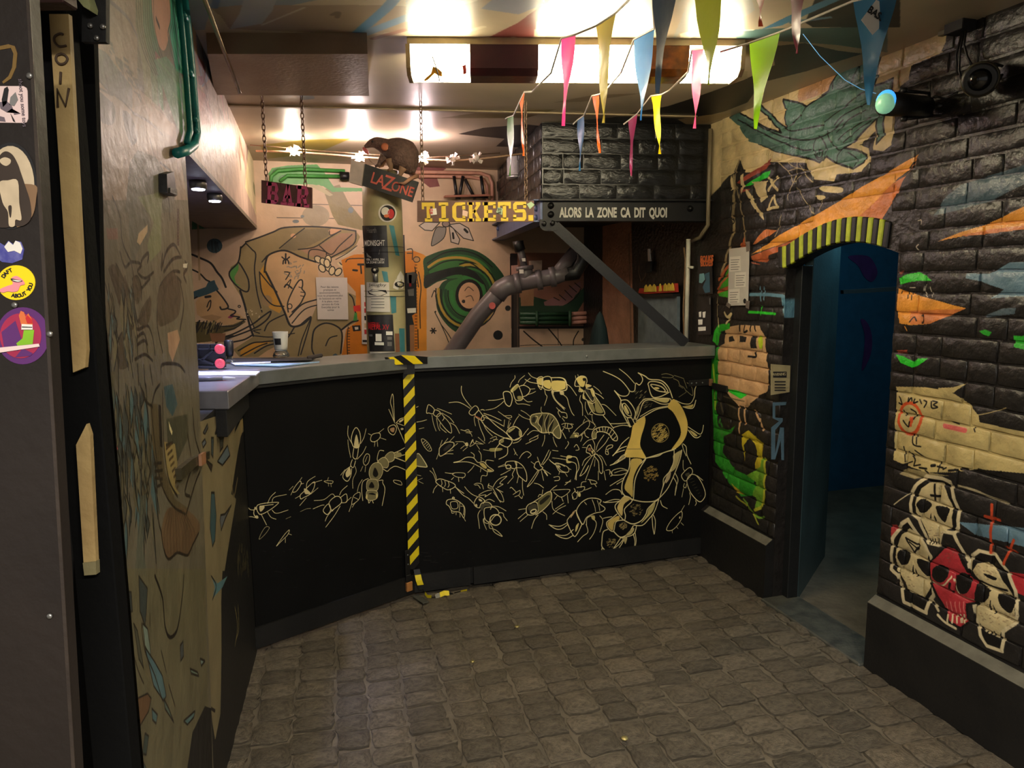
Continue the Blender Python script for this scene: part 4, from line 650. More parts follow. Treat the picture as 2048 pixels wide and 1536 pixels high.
# tall panel, middle and lower part
cl.crop('q2'); cl.poly('1010 60 1100 30 1180 200 1200 300 1120 440 1070 560 1040 450 1030 200', (98, 96, 84), sm=True); cl.poly('1095 400 1110 330 1180 262 1180 320 1120 425', (186, 158, 122)); cl.poly('1100 40 1300 0 1290 200 1290 460 1200 560 1180 420 1230 240', (118, 122, 90)); cl.poly('850 290 940 290 945 380 860 380', (150, 84, 72), .5)
for t in ('900 40 960 200 980 400 1050 560', '960 480 1000 600 1050 560 1130 580 1100 640 1160 690 1230 640', '880 600 950 760 1030 950 1080 1060', '930 580 1000 720 1060 860 1090 1060', '870 620 930 800 1020 1080', '1130 560 1150 520 1190 490 1180 560', '1000 680 980 780 1000 860 1040 860', '1060 700 1100 680 1130 760 1130 860', '1100 1040 1160 960 1200 840', '1300 500 1290 620 1330 480 1390 420 1440 500', '1310 640 1380 540 1450 520', '1260 860 1290 740 1380 640 1440 640', '1290 900 1330 760 1400 680 1450 720', '1260 900 1260 1080 1300 1280', '1380 960 1400 880 1430 820', '1080 1080 1110 1100 1180 1070 1220 1160 1240 1300', '1100 1160 1150 1130 1180 1220', '1100 1220 1160 1190 1180 1280', '1080 1340 1160 1300 1220 1350', '1100 1380 1110 1536', '1150 1390 1160 1536', '1200 1390 1220 1536', '1290 1450 1300 1380 1420 1380 1480 1440', '940 1200 980 1130 1040 1180', '840 1100 900 1180 910 1300', '1480 560 1500 600 1470 660 1490 720', '800 640 850 760 900 1000', '1050 560 1100 780 1200 690', '1440 720 1470 900 1440 1100', '1350 60 1360 220'):
    cl.line(t, (40, 32, 26), 3.2)
for b in ('870 620 930 590 1000 720 1080 1060 1010 1080 940 860', '1260 860 1290 740 1380 640 1440 760 1430 980 1330 1060 1270 1060', '1110 1050 1130 940 1200 840 1210 940 1180 1060', '960 1160 1020 1130 1030 1380 940 1400', '980 740 1000 680 1030 780 1000 860', '1060 700 1110 690 1130 820 1090 900'): cl.poly(b, (74, 62, 48), .85, sm=True)
for k_ in range(12): cl.ell(1424, 150+k_*24, 8, 9, (140, 116, 96), outline=(70, 50, 44), w=1.2)
cl.poly('1340 1130 1420 1100 1440 1180 1380 1360 1350 1280', (172, 138, 112)); cl.poly('1465 575 1500 570 1495 610 1465 605', (200, 196, 180))
for y0, cr_, n_ in ((700, 'q2', 40), (0, 'q3', 90), (500, 'q3', 50)):
    cl.crop(cr_)
    for _ in range(n_):
        x = random.uniform(850, 1250) if cr_ == 'q3' else random.uniform(820, 1100); y = y0+random.uniform(0, 560); h = random.uniform(160, 460); wd = random.uniform(8, 24); lean = random.uniform(-10, 50)
        c_ = random.choice(((84, 110, 112), (96, 88, 66), (74, 76, 70), (120, 112, 84), (64, 68, 64)))
        cl.poly([(x, y), (x+wd, y+h*.4), (x+lean, y+h), (x-wd*.6, y+h*.5)], c_, .9); cl.line([(x, y), (x+wd, y+h*.4), (x+lean, y+h)], (30, 27, 22), 2.4)
cl.crop('q3')
cl.poly('900 430 945 520 910 535', (200, 84, 90)); cl.poly('1310 20 1380 0 1420 160 1380 260 1330 180', (66, 88, 92)); cl.poly('1330 280 1500 240 1510 420 1420 620 1340 480', (76, 74, 58)); cl.poly('1310 460 1400 480 1420 640 1400 820 1440 880 1380 880 1330 700', (150, 132, 84)); cl.poly('1350 300 1380 380 1375 410 1355 360', (212, 200, 150))
cl.poly('1200 160 1260 160 1320 700 1400 920 1500 990 1480 1040 1360 960 1280 800 1220 500', (92, 80, 56))
cl.poly('1290 1190 1340 1000 1480 1000 1590 1100 1590 1200 1530 1300 1510 1380 1420 1340 1350 1400 1310 1320', (106, 84, 60), sm=True)
for k_ in range(11): x = 1320+k_*24; cl.line([(1360+k_*10, 1000), (x-6, 1180), (x, 1350)], (80, 60, 42), 1.8)
for t in ('1290 1180 1310 1320 1350 1400 1420 1350 1500 1370 1540 1290 1590 1190', '1210 160 1230 400 1280 760 1370 960 1480 1040', '1300 60 1310 460 1350 760 1420 900', '1500 400 1530 640 1480 860 1520 900', '1230 640 1290 630', '1240 700 1300 690', '1240 750 1300 760', '1260 820 1300 800', '1220 180 1160 130 1120 0', '1220 150 1240 60 1280 0', '1540 200 1560 420 1600 560', '1490 1040 1560 800 1600 700', '1330 490 1380 470', '1250 850 1270 1100 1290 1180'): cl.line(t, (48, 40, 30), 3)
for k_ in range(16): cl.line([(1270+k_*.8, 180+k_*20), (1285+k_*.8, 190+k_*20)], (40, 34, 28), 4)
for k_ in range(8): cl.line([(1330+k_*12, 520+k_*45), (1370+k_*8, 480+k_*48)], (80, 64, 40), 2.5)
cl.poly('850 -100 920 -100 880 1100 860 1536 840 1000', (96, 88, 60), .6); cl.poly('1120 900 1170 880 1140 1300 1180 1536 1080 1536', (88, 92, 80), .7)
cl.crop('q4')
cl.poly('860 -60 1640 -60 1680 1600 880 1600', (112, 104, 74), .6)
cl.line('1240 0 1300 180 1320 400 1360 490 1420 420 1460 150 1470 0', (34, 28, 22), 4)
for b, c_ in (('1110 0 1180 100 1170 300 1160 400 1120 280', (64, 70, 66)), ('1140 380 1180 420 1200 560 1210 660 1160 560', (130, 144, 128)), ('1160 570 1240 690 1300 800 1330 960 1310 1000 1230 880', (88, 116, 120)), ('1310 980 1350 1060 1390 1170 1320 1060', (96, 112, 100)), ('1000 120 1050 130 1060 280 1020 300', (62, 66, 64)), ('920 240 950 230 955 340 920 350', (64, 70, 66)), ('985 560 1040 700 1080 830 1060 860 1010 740', (84, 96, 104)), ('910 480 970 600 980 640 930 620', (74, 84, 80)), ('1070 380 1100 440 1150 740 1110 660', (80, 80, 64)), ('1160 1260 1190 1280 1170 1430 1140 1420', (70, 82, 74)), ('1050 1380 1100 1390 1180 1560 1090 1560', (76, 92, 98)), ('980 1010 1030 1140 1090 1360 1060 1360', (70, 76, 66)), ('1215 1060 1260 1110 1250 1180 1220 1150', (84, 110, 110)), ('1440 560 1465 520 1470 640 1445 680', (76, 80, 78)), ('1040 920 1070 930 1095 1010 1075 1035', (90, 70, 54)), ('820 170 900 170 910 230 860 280 820 280', (140, 130, 100)), ('1520 740 1580 770 1590 800 1530 780', (120, 140, 124)), ('1600 660 1640 680 1610 720', (130, 150, 140)), ('1470 1160 1560 1080 1550 1130 1500 1190', (96, 126, 124)), ('1100 980 1180 940 1210 980 1190 1080 1120 1200', (112, 84, 58))):
    cl.poly(b, c_); cl.line(b, (40, 34, 26), 1.8, closed=True, sm=False)
for t in ('990 500 985 700 960 1000 940 1230', '1130 380 1160 600 1240 800 1300 1000', '1290 600 1330 770', '1200 300 1200 400', '960 340 990 460', '940 1230 990 1260 1000 1310', '1050 540 1100 740 1150 860', '1350 870 1400 1040'): cl.line(t, (44, 36, 26), 2)
cl.poly('1640 1040 1690 1060 1700 1600 1490 1600 1540 1250', (26, 25, 24))
# ---------------- bar side under the ledge
cs = Canvas('bar_side_mural', PS, -1.0, 1.2, 0, 1.25, 600, (132, 120, 90)); cs.crop('q3')
cs.poly('1860 100 1870 290 1890 310 1885 340 1875 400 1930 280 2000 320 1930 400 1900 560 1850 880 1890 920 1860 1100 1790 1536 2300 1600 2300 -100', (24, 23, 22)); cs.poly('1920 290 1950 270 1995 322 1940 350 1930 420', (158, 138, 92))
cs.poly('1570 50 1860 50 1850 200 1800 240 1720 260 1600 300 1560 300', (24, 23, 22)); cs.poly('1790 250 1850 220 1850 290 1800 310', (200, 90, 84))
for b, c_ in (('1690 870 1715 870 1730 1050 1720 1250 1700 1300 1680 1150', (58, 86, 92)), ('1690 430 1710 430 1705 590 1690 560', (60, 72, 74)), ('1755 380 1790 380 1785 500 1760 540', (70, 70, 60)), ('1740 620 1820 490 1840 570 1780 650', (96, 110, 116)), ('1765 1050 1800 1040 1850 970 1800 1080 1770 1170 1760 1090', (100, 104, 108)), ('1720 400 1740 330 1755 290 1755 380', (70, 72, 70)), ('1625 390 1660 320 1665 350 1640 400', (80, 84, 84)), ('1615 470 1640 440 1650 470 1625 510', (100, 110, 116)), ('1640 600 1700 650 1690 700', (60, 50, 40))):
    cs.poly(b, c_); cs.line(b, (34, 28, 22), 1.8, closed=True, sm=False)
cs.line('1850 740 1870 900 1900 760', (110, 96, 66), 3); cs.crop('q4')
cs.poly('1780 -40 1770 200 1772 600 1764 1100 1722 1310 1700 1180 1690 1080 1640 980 1640 1700 2300 1700 2300 -60', (28, 27, 26)); cs.poly('1690 0 1740 60 1820 0 1780 90 1700 180 1720 90', (88, 126, 134)); cs.line('1690 0 1730 80 1700 190', (30, 26, 22), 1.8)
cs.line('1880 250 1900 400 1880 560', (150, 136, 84), 2, al=.7); cs.line('1905 230 1910 420 1890 500', (150, 136, 84), 2, al=.6); cs.line('1690 1060 1720 1080', (40, 34, 28), 3)
cs.crop('q3')
for _ in range(26): x = random.uniform(1900, 1990); y = random.uniform(1270, 1500); cs.line([(x, y), (x+random.uniform(-8, 8), y+60)], (150, 136, 84), 1.3, al=.6)

# ================================================================ SETTING
m_black = mat('black_gloss_paint', (24, 23, 23), .42, var=.3, bump=.1)
m_blackm = mat('black_matt_paint', (20, 19, 19), .7, var=.3)
m_mortar_floor = mat('floor_dirt', (104, 94, 78), .9, var=.45, scale=6, bump=.5, bscale=30)
m_wood = mat('worn_pale_wood', (176, 150, 98), .6, col2=(140, 112, 70), scale=8, bump=.2)
m_steel = mat('brushed_steel', (136, 140, 138), .34, .55, var=.2, bump=.05)
m_plain = mat('dull_plaster', (120, 110, 92), .8)
# floor
fo = local('floor', [(-4, -3, 0), (4, -3, 0), (4, 8, 0), (-4, 8, 0)], [(0, 1, 2, 3)], m_mortar_floor, Plane((0, 0), (1, 0))); struct(fo); fo.location.z = -.009; MATW['floor'] = Matrix.Translation((0, 0, -.009))
# cobbles laid in files along the passage
rng = random.Random(11)
m_cob = mat('grey_brown_cobble', (114, 103, 86), .62, col2=(78, 69, 56), scale=7, bump=.9, bscale=24, rnd=.26)
def cobble_mesh(k):
    bm = bmesh.new(); r = random.Random(k)
    nx, ny = 4, 4; g = {}
    for i in range(nx+1):
        for j in range(ny+1):
            u = i/nx*2-1; v = j/ny*2-1; e = max(abs(u), abs(v))
            z = (1-.25*(abs(u)**4+abs(v)**4))*1.0 + r.uniform(-.10, .10) if e < 1 else .45+r.uniform(-.1, .1)
            jx = r.uniform(-.045, .045); jy = r.uniform(-.055, .055); rr = 1-.055*(abs(u)*abs(v))**3
            g[i, j] = bm.verts.new((u*.5*rr+jx*(1 if e == 1 else .5), v*.5*rr+jy*(1 if e == 1 else .5), z))
    for i in range(nx):
        for j in range(ny): bm.faces.new((g[i, j], g[i+1, j], g[i+1, j+1], g[i, j+1]))
    ring = [g[i, 0] for i in range(nx+1)]+[g[nx, j] for j in range(1, ny+1)]+[g[i, ny] for i in range(nx-1, -1, -1)]+[g[0, j] for j in range(ny-1, 0, -1)]
    low = [bm.verts.new((v.co.x*1.0, v.co.y*1.0, -.6)) for v in ring]
    for i in range(len(ring)):
        j = (i+1) % len(ring); bm.faces.new((ring[j], ring[i], low[i], low[j]))
    me = bpy.data.meshes.new('cobblestone'); bm.to_mesh(me); bm.free(); me.materials.append(m_cob)
    me.polygons.foreach_set('use_smooth', [True]*len(me.polygons)); return me
CM = [cobble_mesh(k) for k in range(10)]
ACR = Vector((WL.y, -WL.x, 0))
def scr(p):
    v = p-CAM; d = v.dot(Fv)
    return (1024+FPX*v.dot(Rv)/d, 768-FPX*v.dot(Uv)/d) if d > .1 else (9999, 9999)
cob = []; q = -3.0
ang = math.atan2(ACR.y, ACR.x)
while q < 3.2:
    wd = rng.uniform(.118, .164); t = .6+rng.random()*.1
    while t < 4.8:
        ln = rng.choice((rng.uniform(.08, .12), rng.uniform(.09, .115), rng.uniform(.10, .155)))
        p = ACR*(q+wd/2+.022*math.sin(t*2.1+q*.7)+rng.uniform(-.006, .006))+WL*(t+ln/2)
        x, y = scr(p)
        if -60 < x < 2110 and 900 < y < 1660:
            okr = (p-PR.O).dot(PR.Y) < .03; okb = (p-PBR.O).dot(PBR.Y) < .07 and (p-PBL.O).dot(PBL.Y) < .07; okl = (p-PS.O).dot(PS.Y) < .075
            thr = False
            if okr and okb and okl: cob.append((y, p.copy(), ln-rng.uniform(.004, .012), wd-rng.uniform(.004, .012)))
        t += ln
    q += wd
cob.sort(key=lambda c: -c[0] if c[0] < 1545 else c[0])
vis = [c for c in cob if c[0] < 1550]; hid = [c for c in cob if c[0] >= 1550]
def place_cob(me, p, ln, wd):
    z = rng.uniform(-.005, .005)
    return Matrix.Translation((p.x, p.y, -.008+z)) @ Matrix.Rotation(ang+rng.uniform(-.07, .07), 4, 'Z') @ Matrix.Rotation(rng.uniform(-.035, .035), 4, 'X') @ Matrix.Rotation(rng.uniform(-.035, .035), 4, 'Y') @ Matrix.Diagonal((wd, ln, .0135, 1))
for i, (y, p, ln, wd) in enumerate(vis[:300]):
    o = bpy.data.objects.new('cobblestone', CM[i % 10]); C.objects.link(o); mw = place_cob(None, p, ln, wd)
    o.parent = fo; o.matrix_parent_inverse = MATW['floor'].inverted(); o.matrix_basis = mw
V = []; F = []
for i, (y, p, ln, wd) in enumerate(vis[300:]+hid):
    me = CM[i % 10]; mw = place_cob(None, p, ln, wd); k = len(V); V += [mw @ v.co for v in me.vertices]; F += [tuple(a+k for a in f.vertices) for f in me.polygons]
if V:
    o = mesh('cobblestone_field', V, F, m_cob, fo, True); o['kind'] = 'stuff'
# small litter on the floor
for i, (x, y, r_) in enumerate(((1034, 1254, .012), (1249, 1478, .013), (945, 1324, .010))):
    tag(lathe('metal_disc', [(r_*.92, 0), (r_, .003), (r_*.9, .005), (r_*.3, .006)], fl(x, y, .0095)+Vector((0, 0, .0005)), mat('dull_brass', (196, 180, 120), .35, .7), seg=14),
        ('flat pale round cap on cobbles in front of the bar', 'brassy round cap lying on cobbles nearest the camera', 'small pale cap on cobbles below the striped tape')[i], 'bottle cap')
# ---------------- ceiling
co = mesh('ceiling', [(-4, -3, CEIL), (-4, 8, CEIL), (4, 8, CEIL), (4, -3, CEIL)], [(0, 1, 2, 3)], None); struct(co); co.data.materials.append(mural(cc, co, .42, .2, 5.0, .15, 3.0, True))
# ---------------- right wall with an arched doorway
S0, S1, ZS, ZT = .587, 1.264, 1.655, 1.762
def arch(s, off=0.0):
    t = (s-S0)/(S1-S0); return ZS+(ZT-ZS)*math.sin(math.pi*min(max(t*.82+.02, 0), 1)) + off
NA = 14; AS = [S0+(S1-S0)*i/NA for i in range(NA+1)]
TH = .065
V = []; F = []
def addq(*q):
    k = len(V); V.extend(q); F.append(tuple(range(k, k+len(q))))
addq((-2.15, 0, -.2), (S0, 0, -.2), (S0, 0, 2.6), (-2.15, 0, 2.6)); addq((S1, 0, -.2), (7, 0, -.2), (7, 0, 2.6), (S1, 0, 2.6))
for i in range(NA):
    a, b = AS[i], AS[i+1]; addq((a, 0, arch(a)), (b, 0, arch(b)), (b, 0, 2.6), (a, 0, 2.6)); addq((a, 0, arch(a)), (a, TH, arch(a)), (b, TH, arch(b)), (b, 0, arch(b)))
addq((S0, 0, -.2), (S0, TH, -.2), (S0, TH, arch(S0)), (S0, 0, arch(S0))); addq((S1, TH, -.2), (S1, 0, -.2), (S1, 0, arch(S1)), (S1, TH, arch(S1)))
addq((S0, TH, -.2), (-.6, TH, -.2), (-.6, TH, 2.6), (S0, TH, 2.6)); addq((S1, TH, -.2), (S1, TH, 2.6), (2.5, TH, 2.6), (2.5, TH, -.2)); addq((S0, TH, ZT+.01), (S0, TH, 2.6), (S1, TH, 2.6), (S1, TH, ZT+.01))
wr = local('wall_right', V, F, None, PR); struct(wr, 'painted brick wall with an arched doorway')
m_wr = mural(cr, wr, .36, .6, 34, .3, 10); wr.data.materials.append(m_wr)
# bricks of the right wall
def brick_mesh(k, m):
    r = random.Random(k+50); bm = bmesh.new(); nx, nz = 4, 2; g = {}
    for i in range(nx+1):
        for j in range(nz+1):
            e = i in (0, nx) or j in (0, nz); g[i, j] = bm.verts.new(((i/nx-.5)*(.985+r.uniform(-.02, .02)), (-.55 if e else -1.0)+r.uniform(-.18, .18), (j/nz-.5)*(.95+r.uniform(-.06, .06))))
    for i in range(nx):
        for j in range(nz): bm.faces.new((g[i, j], g[i+1, j], g[i+1, j+1], g[i, j+1]))
    ring = [g[i, 0] for i in range(nx+1)]+[g[nx, j] for j in range(1, nz+1)]+[g[i, nz] for i in range(nx-1, -1, -1)]+[g[0, j] for j in range(nz-1, 0, -1)]
    low = [bm.verts.new((v.co.x*1.02, .3, v.co.z*1.04)) for v in ring]
    for i in range(len(ring)):
        j = (i+1) % len(ring); bm.faces.new((ring[j], ring[i], low[i], low[j]))
    me = bpy.data.meshes.new('brick'); bm.to_mesh(me); bm.free(); me.materials.append(m)
    me.polygons.foreach_set('use_smooth', [True]*len(me.polygons)); return me
BMR = [brick_mesh(k, m_wr) for k in range(8)]
BR = random.Random(4); CH = .0772; nb = 0
def put_brick(ms, parent, s, n, z, ln, h, dep):
    global nb
    o = bpy.data.objects.new('brick', ms[nb % len(ms)]); C.objects.link(o); o.parent = parent
    o.matrix_basis = Matrix.Translation((s, n, z)) @ Matrix.Rotation(BR.uniform(-.012, .012), 4, 'Y') @ Matrix.Diagonal((ln, dep, h, 1)); nb += 1; return o
row = 0; z = .318; BL = []
while z < CEIL-.03:
    zc = z+CH/2; s = -.02-(.06 if row % 2 else 0)-BR.uniform(0, .05)
    while s < 2.35:
        ln = BR.choice((.115, .225, .225)) if s < 2.35 else .2
        a, b = s, s+ln
        lo, hi = max(a, 0.0), b
        if lo < S0+.003 and hi > S0-.045 and zc < arch(S0)+.06: hi = S0
        elif hi > S1 and lo < S1 and zc < arch(S1)+.06: lo = S1
        inside = lo >= S0-.001 and hi <= S1+.02 and zc-CH/2 < arch(min(max((lo+hi)/2, S0), S1))+.115
        corner = (zc < arch(min(max(lo, S0), S1))+.115 and S0 < lo < S1) or (zc < arch(min(max(hi, S0), S1))+.115 and S0 < hi < S1)
        if not inside and not corner and hi-lo > .05: BL.append(((lo+hi)/2, zc, hi-lo-.009))
        s = b
        if hi == S0: s = max(s, S0)
    z += CH; row += 1
#
BL.sort(key=lambda b: b[0] > 1.84)
for b in BL[:300]: put_brick(BMR, wr, b[0], 0, b[1], b[2], CH-.008, .0115)
V = []; F = []
for i, b in enumerate(BL[300:]):
    me = BMR[i % 8]; k = len(V); V += [(v.co.x*b[2]+b[0], v.co.y*.0115, v.co.z*(CH-.008)+b[1]) for v in me.vertices]; F += [tuple(a+k for a in f.vertices) for f in me.polygons]
if V:
    o = mesh('brick_field', V, F, m_wr, None, True); o.parent = wr; o['kind'] = 'stuff'
# voussoirs over the door, every other one yellow
m_vy = mat('yellow_green_paint', (176, 190, 48), .5, var=.3, scale=40); NV = 23
for i in range(NV):
    t0, t1 = (i+.06)/NV, (i+.94)/NV; sa, sb = S0-.05+t0*(S1-S0), S0-.05+t1*(S1-S0)
    ca, cb_ = max(S0, min(S1, sa)), max(S0, min(S1, sb)); h = .105
    V = []; 
    for n_ in (.05, -.012):
        V += [(sa, n_, arch(ca)+.002), (sb, n_, arch(cb_)+.002), (sb+(t1-.5)*.02, n_, arch(cb_)+h), (sa+(t0-.5)*.02, n_, arch(ca)+h)]
    o = mesh('voussoir', V, [(0, 1, 2, 3), (7, 6, 5, 4), (0, 4, 5, 1), (1, 5, 6, 2), (2, 6, 7, 3), (3, 7, 4, 0)], m_vy if i % 2 == 1 else m_black)
    o.parent = wr; bm = bmesh.new(); bm.from_mesh(o.data); bmesh.ops.recalc_face_normals(bm, faces=bm.faces); bmesh.ops.bevel(bm, geom=list(bm.edges), offset=.004, segments=1, affect='EDGES'); bm.to_mesh(o.data); bm.free()
# plinths, threshold
def plinth(name, a, b, ret=False):
    V = []; pr = [(0.02, 0), (-.05, 0), (-.05, .285), (-.012, .312), (.02, .312)]
    for s in (a, b): V += [PR.w(s, n, z) for n, z in pr]
    F = [(i, (i+1) % 5, 5+(i+1) % 5, 5+i) for i in range(5)]+[(4, 3, 2, 1, 0), (5, 6, 7, 8, 9)]
    o = mesh(name, V, F, m_plinth); bm = bmesh.new(); bm.from_mesh(o.data); bmesh.ops.recalc_face_normals(bm, faces=bm.faces); bm.to_mesh(o.data); bm.free(); struct(o); return o
m_plinth = mat('worn_black_plinth', (14, 13, 13), .55, col2=(24, 22, 20), scale=5, bump=.2)
plinth('baseboard_right', -.06, S0-.003); plinth('baseboard_right', S1+.004, 3.2)
m_cap = mat('grey_cement', (104, 100, 86), .8, var=.4)
for a, b in ((.0, S0-.003), (S1+.004, 3.2)):
    V = [PR.w(a, -.012, .3135), PR.w(b, -.012, .3135), PR.w(b, -.05, .2865), PR.w(a, -.05, .2865), PR.w(a, -.012, .309), PR.w(b, -.012, .309), PR.w(b, -.05, .282), PR.w(a, -.05, .282)]
    struct(mesh('trim_1', V, [(3, 2, 1, 0), (4, 5, 6, 7), (0, 1, 5, 4), (2, 3, 7, 6), (1, 2, 6, 5), (3, 0, 4, 7)], m_cap))
m_slab = mat('worn_grey_slab', (78, 78, 70), .5, col2=(50, 50, 47), scale=16, bump=.3)
o = box('trim_2', ((S0+S1)/2, .03, -.012), (S1-S0, .20, .05), m_slab, None, PR, bevel=.006); struct(o, 'worn grey stone threshold of the doorway')
# room beyond the door
m_blue = mat('blue_night_wall', (34, 84, 110), .6, var=.2); m_carpet = mat('dark_red_floor', (66, 46, 54), .9, var=.3)
struct(mesh('floor', [PR.w(-1.4, .10, -.14), PR.w(3.2, .10, -.14), PR.w(3.2, 3.2, -.14), PR.w(-1.4, 3.2, -.14)], [(0, 1, 2, 3)], m_carpet))
bw = mesh('wall_outer', [PR.w(-.95, .066, -.2), PR.w(-.95, 3.2, -.2), PR.w(-.95, 3.2, 2.6), PR.w(-.95, .17, 2.6)], [(0, 1, 2, 3)], m_blue); struct(bw, 'dark blue wall of the room beyond the door')
struct(mesh('wall_outer', [PR.w(-.95, 3.2, -.2), PR.w(3.2, 3.2, -.2), PR.w(3.2, 3.2, 2.6), PR.w(-.95, 3.2, 2.6)], [(0, 1, 2, 3)], m_blue))
struct(mesh('wall_outer', [PR.w(3.2, .17, -.2), PR.w(3.2, .17, 2.6), PR.w(3.2, 3.2, 2.6), PR.w(3.2, 3.2, -.2)], [(0, 1, 2, 3)], m_blue))
light('next_room_lamp', 'POINT', PR.w(.35, .8, 2.1), 11, (.30, .70, .9), .1)
# ---------------- back wall
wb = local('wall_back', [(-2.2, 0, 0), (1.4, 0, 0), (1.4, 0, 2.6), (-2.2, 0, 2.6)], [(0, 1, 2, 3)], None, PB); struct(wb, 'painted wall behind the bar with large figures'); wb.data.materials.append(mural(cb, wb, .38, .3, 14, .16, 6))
# ---------------- left wall: tall panel, lintel, hatch
TW = .34
V = []; F = []
addq((-1.02, 0, 0), (-.30, 0, 0), (-.03, 0, 1.35), (0, 0, 2.0), (0, 0, 2.6), (-1.02, 0, 2.6)); addq((-.30, 0, 0), (-.30, TW, 0), (-.03, TW, 1.35), (-.03, 0, 1.35)); addq((-.03, 0, 1.35), (-.03, TW, 1.35), (0, TW, 2.0), (0, 0, 2.0))
addq((0, 0, 2.0), (3.7, 0, 2.0), (3.7, 0, 2.6), (0, 0, 2.6))
wl = local('wall_left', V, F, None, PL); struct(wl, 'painted panel wall beside the bar hatch'); wl.data.materials.append(mural(cl, wl, .45, .5, 16, .22, 7, spec=.3))
so = mesh('trim_3', [PL.w(0, 0, 2.0), PL.w(0, TW, 2.0), PL.w(3.7, TW, 2.0), PL.w(3.7, 0, 2.0), PL.w(0, TW, 2.6), PL.w(3.7, TW, 2.6)], [(0, 1, 2, 3), (1, 4, 5, 2)], mat('grey_violet_soffit', (128, 116, 124), .6)); struct(so, 'grey underside of the lintel over the hatch')
struct(mesh('wall_outer', [PL.w(0, 1.6, 0), PL.w(4.4, 1.6, 0), PL.w(4.4, 1.6, 2.6), PL.w(0, 1.6, 2.6)], [(0, 1, 2, 3)], m_plain))
struct(mesh('wall_outer', [(-1.75, 2.0, 0), (-.9, 2.0, 0), (-.9, 2.0, 2.6), (-2.9, 2.0, 2.6), (-2.9, 2.0, 0)], [(0, 1, 2, 3, 4)], m_plain)) if False else None
# dropped box on the ceiling, left
V = [fl(415, 108, 2.4), fl(735, 108, 2.4), fl(738, 192, 2.4), fl(430, 190, 2.4)]; V = [Vector((p.x, p.y, 2.40)) for p in V]; V += [Vector((p.x, p.y, 2.5)) for p in V]
bo = mesh('trim_4', V, [(3, 2, 1, 0), (0, 1, 5, 4), (1, 2, 6, 5), (2, 3, 7, 6), (3, 0, 4, 7)], mat('brown_grey_boxing', (150, 130, 112), .4, col2=(122, 96, 78), scale=3)); struct(bo, 'boxed-in duct hung under the painted ceiling')
tg = boxes('trim_5', [((0, 0, 0), (2.6, .03, .008))], mat('ceiling_batten', (150, 132, 104), .5)); 
tg.matrix_world = Matrix.Translation(fl(900, 222, CEIL-.004)) @ Matrix.Rotation(math.radians(8), 4, 'Z'); struct(tg, 'thin painted batten across the ceiling')

# ================================================================ BAR
lt = light
m_pan_r = None
bar = thing('bar_counter', 'curved black bar front painted with cream insects', 'bar', PBR.w(.6, .1, 0))
ZB = 1.171
def panel(P, a, b, th, cv, name='front_panel'):
    V = [(a, 0, .115), (b, 0, .115), (b, 0, ZB), (a, 0, ZB), (a, th, .115), (b, th, .115), (b, th, ZB), (a, th, ZB)]
    F = [(0, 1, 2, 3), (5, 4, 7, 6), (1, 5, 6, 2), (4, 0, 3, 7), (4, 5, 1, 0), (3, 2, 6, 7)]
    o = local(name, V, F, None, P, bar); o.data.materials.append(mural(cv, o, .6, .06, 60, .25, 5, spec=.15)); return o
LBR = (PR.O-PBR.O).dot(PBR.X)-.005
panel(PBR, .004, LBR, .04, cbr)['label'] = 'black panel with the swarm and the large spiny insect'
LBL = (PBR.O-PBL.O).dot(PBL.X)
panel(PBL, 0, LBL-.004, .04, cbl)['label'] = 'black panel with scattered small insects'
m_kick = mat('scuffed_black_board', (16, 16, 16), .5, col2=(26, 25, 24), scale=7, bump=.15)
for P, a, b in ((PBR, .0, .30), (PBR, .318, LBR), (PBL, -.02, LBL)):
    prism('kickboard', [(a, .022), (b, .022), (b, .118), (a, .118)], .016, m_kick, bar, P, n0=.004)
box('drain_hole', (.309, .004, .07), (.018, .01, .09), mat('hole_dark', (6, 6, 6), .9), bar, PBR)
box('hollow', ((LBR)/2, .17, .5), (LBR-.1, .24, 1.0), m_blackm, bar, PBR)
# side panel under the ledge
V = [(-1.0, 0, 0), (.80, 0, 0), (.80, 0, 1.19), (-1.0, 0, 1.19), (-1.0, .05, 0), (.80, .05, 0), (.80, .05, 1.19), (-1.0, .05, 1.19)]
sp_ = local('side_panel', [((v[0] if v[0] > 0 else -.32), v[1], v[2]) for v in V], [(0, 1, 2, 3), (5, 4, 7, 6), (1, 5, 6, 2), (4, 0, 3, 7), (4, 5, 1, 0), (3, 2, 6, 7)], None, PS, bar); sp_.data.materials.append(mural(cs, sp_, .5, .1, 40, .2, 6)); sp_['label'] = 'olive painted side panel with leaves and a black edge'
# countertop: plan outline along the front of both panels
def cp(P, a, n): p = P.w(a, n, 0); return Vector((p.x, p.y, 0))
OV = .035
front = [cp(PBL, .02, -OV), cp(PBL, LBL*.5, -OV+.012), cp(PBL, LBL-.10, -OV), cp(PBR, .0, -OV-.004), cp(PBR, .12, -OV), cp(PBR, LBR, -OV)]
back = [cp(PBR, LBR, .30), cp(PBR, .14, .30), cp(PBL, LBL-.12, .33), cp(PBL, .0, .36)]
out = front+back; n = len(out)
def slab(name, out, z0, z1, m, parent):
    n = len(out); V = [Vector((p.x, p.y, z0)) for p in out]+[Vector((p.x, p.y, z1)) for p in out]
    o = mesh(name, V, [tuple(range(n-1, -1, -1)), tuple(range(n, 2*n))]+[(i, (i+1) % n, n+(i+1) % n, n+i) for i in range(n)], m, parent)
    bm = bmesh.new(); bm.from_mesh(o.data); bmesh.ops.recalc_face_normals(bm, faces=bm.faces)
    bmesh.ops.bevel(bm, geom=list(bm.edges), offset=.003, segments=1, affect='EDGES'); bm.to_mesh(o.data); bm.free(); return o
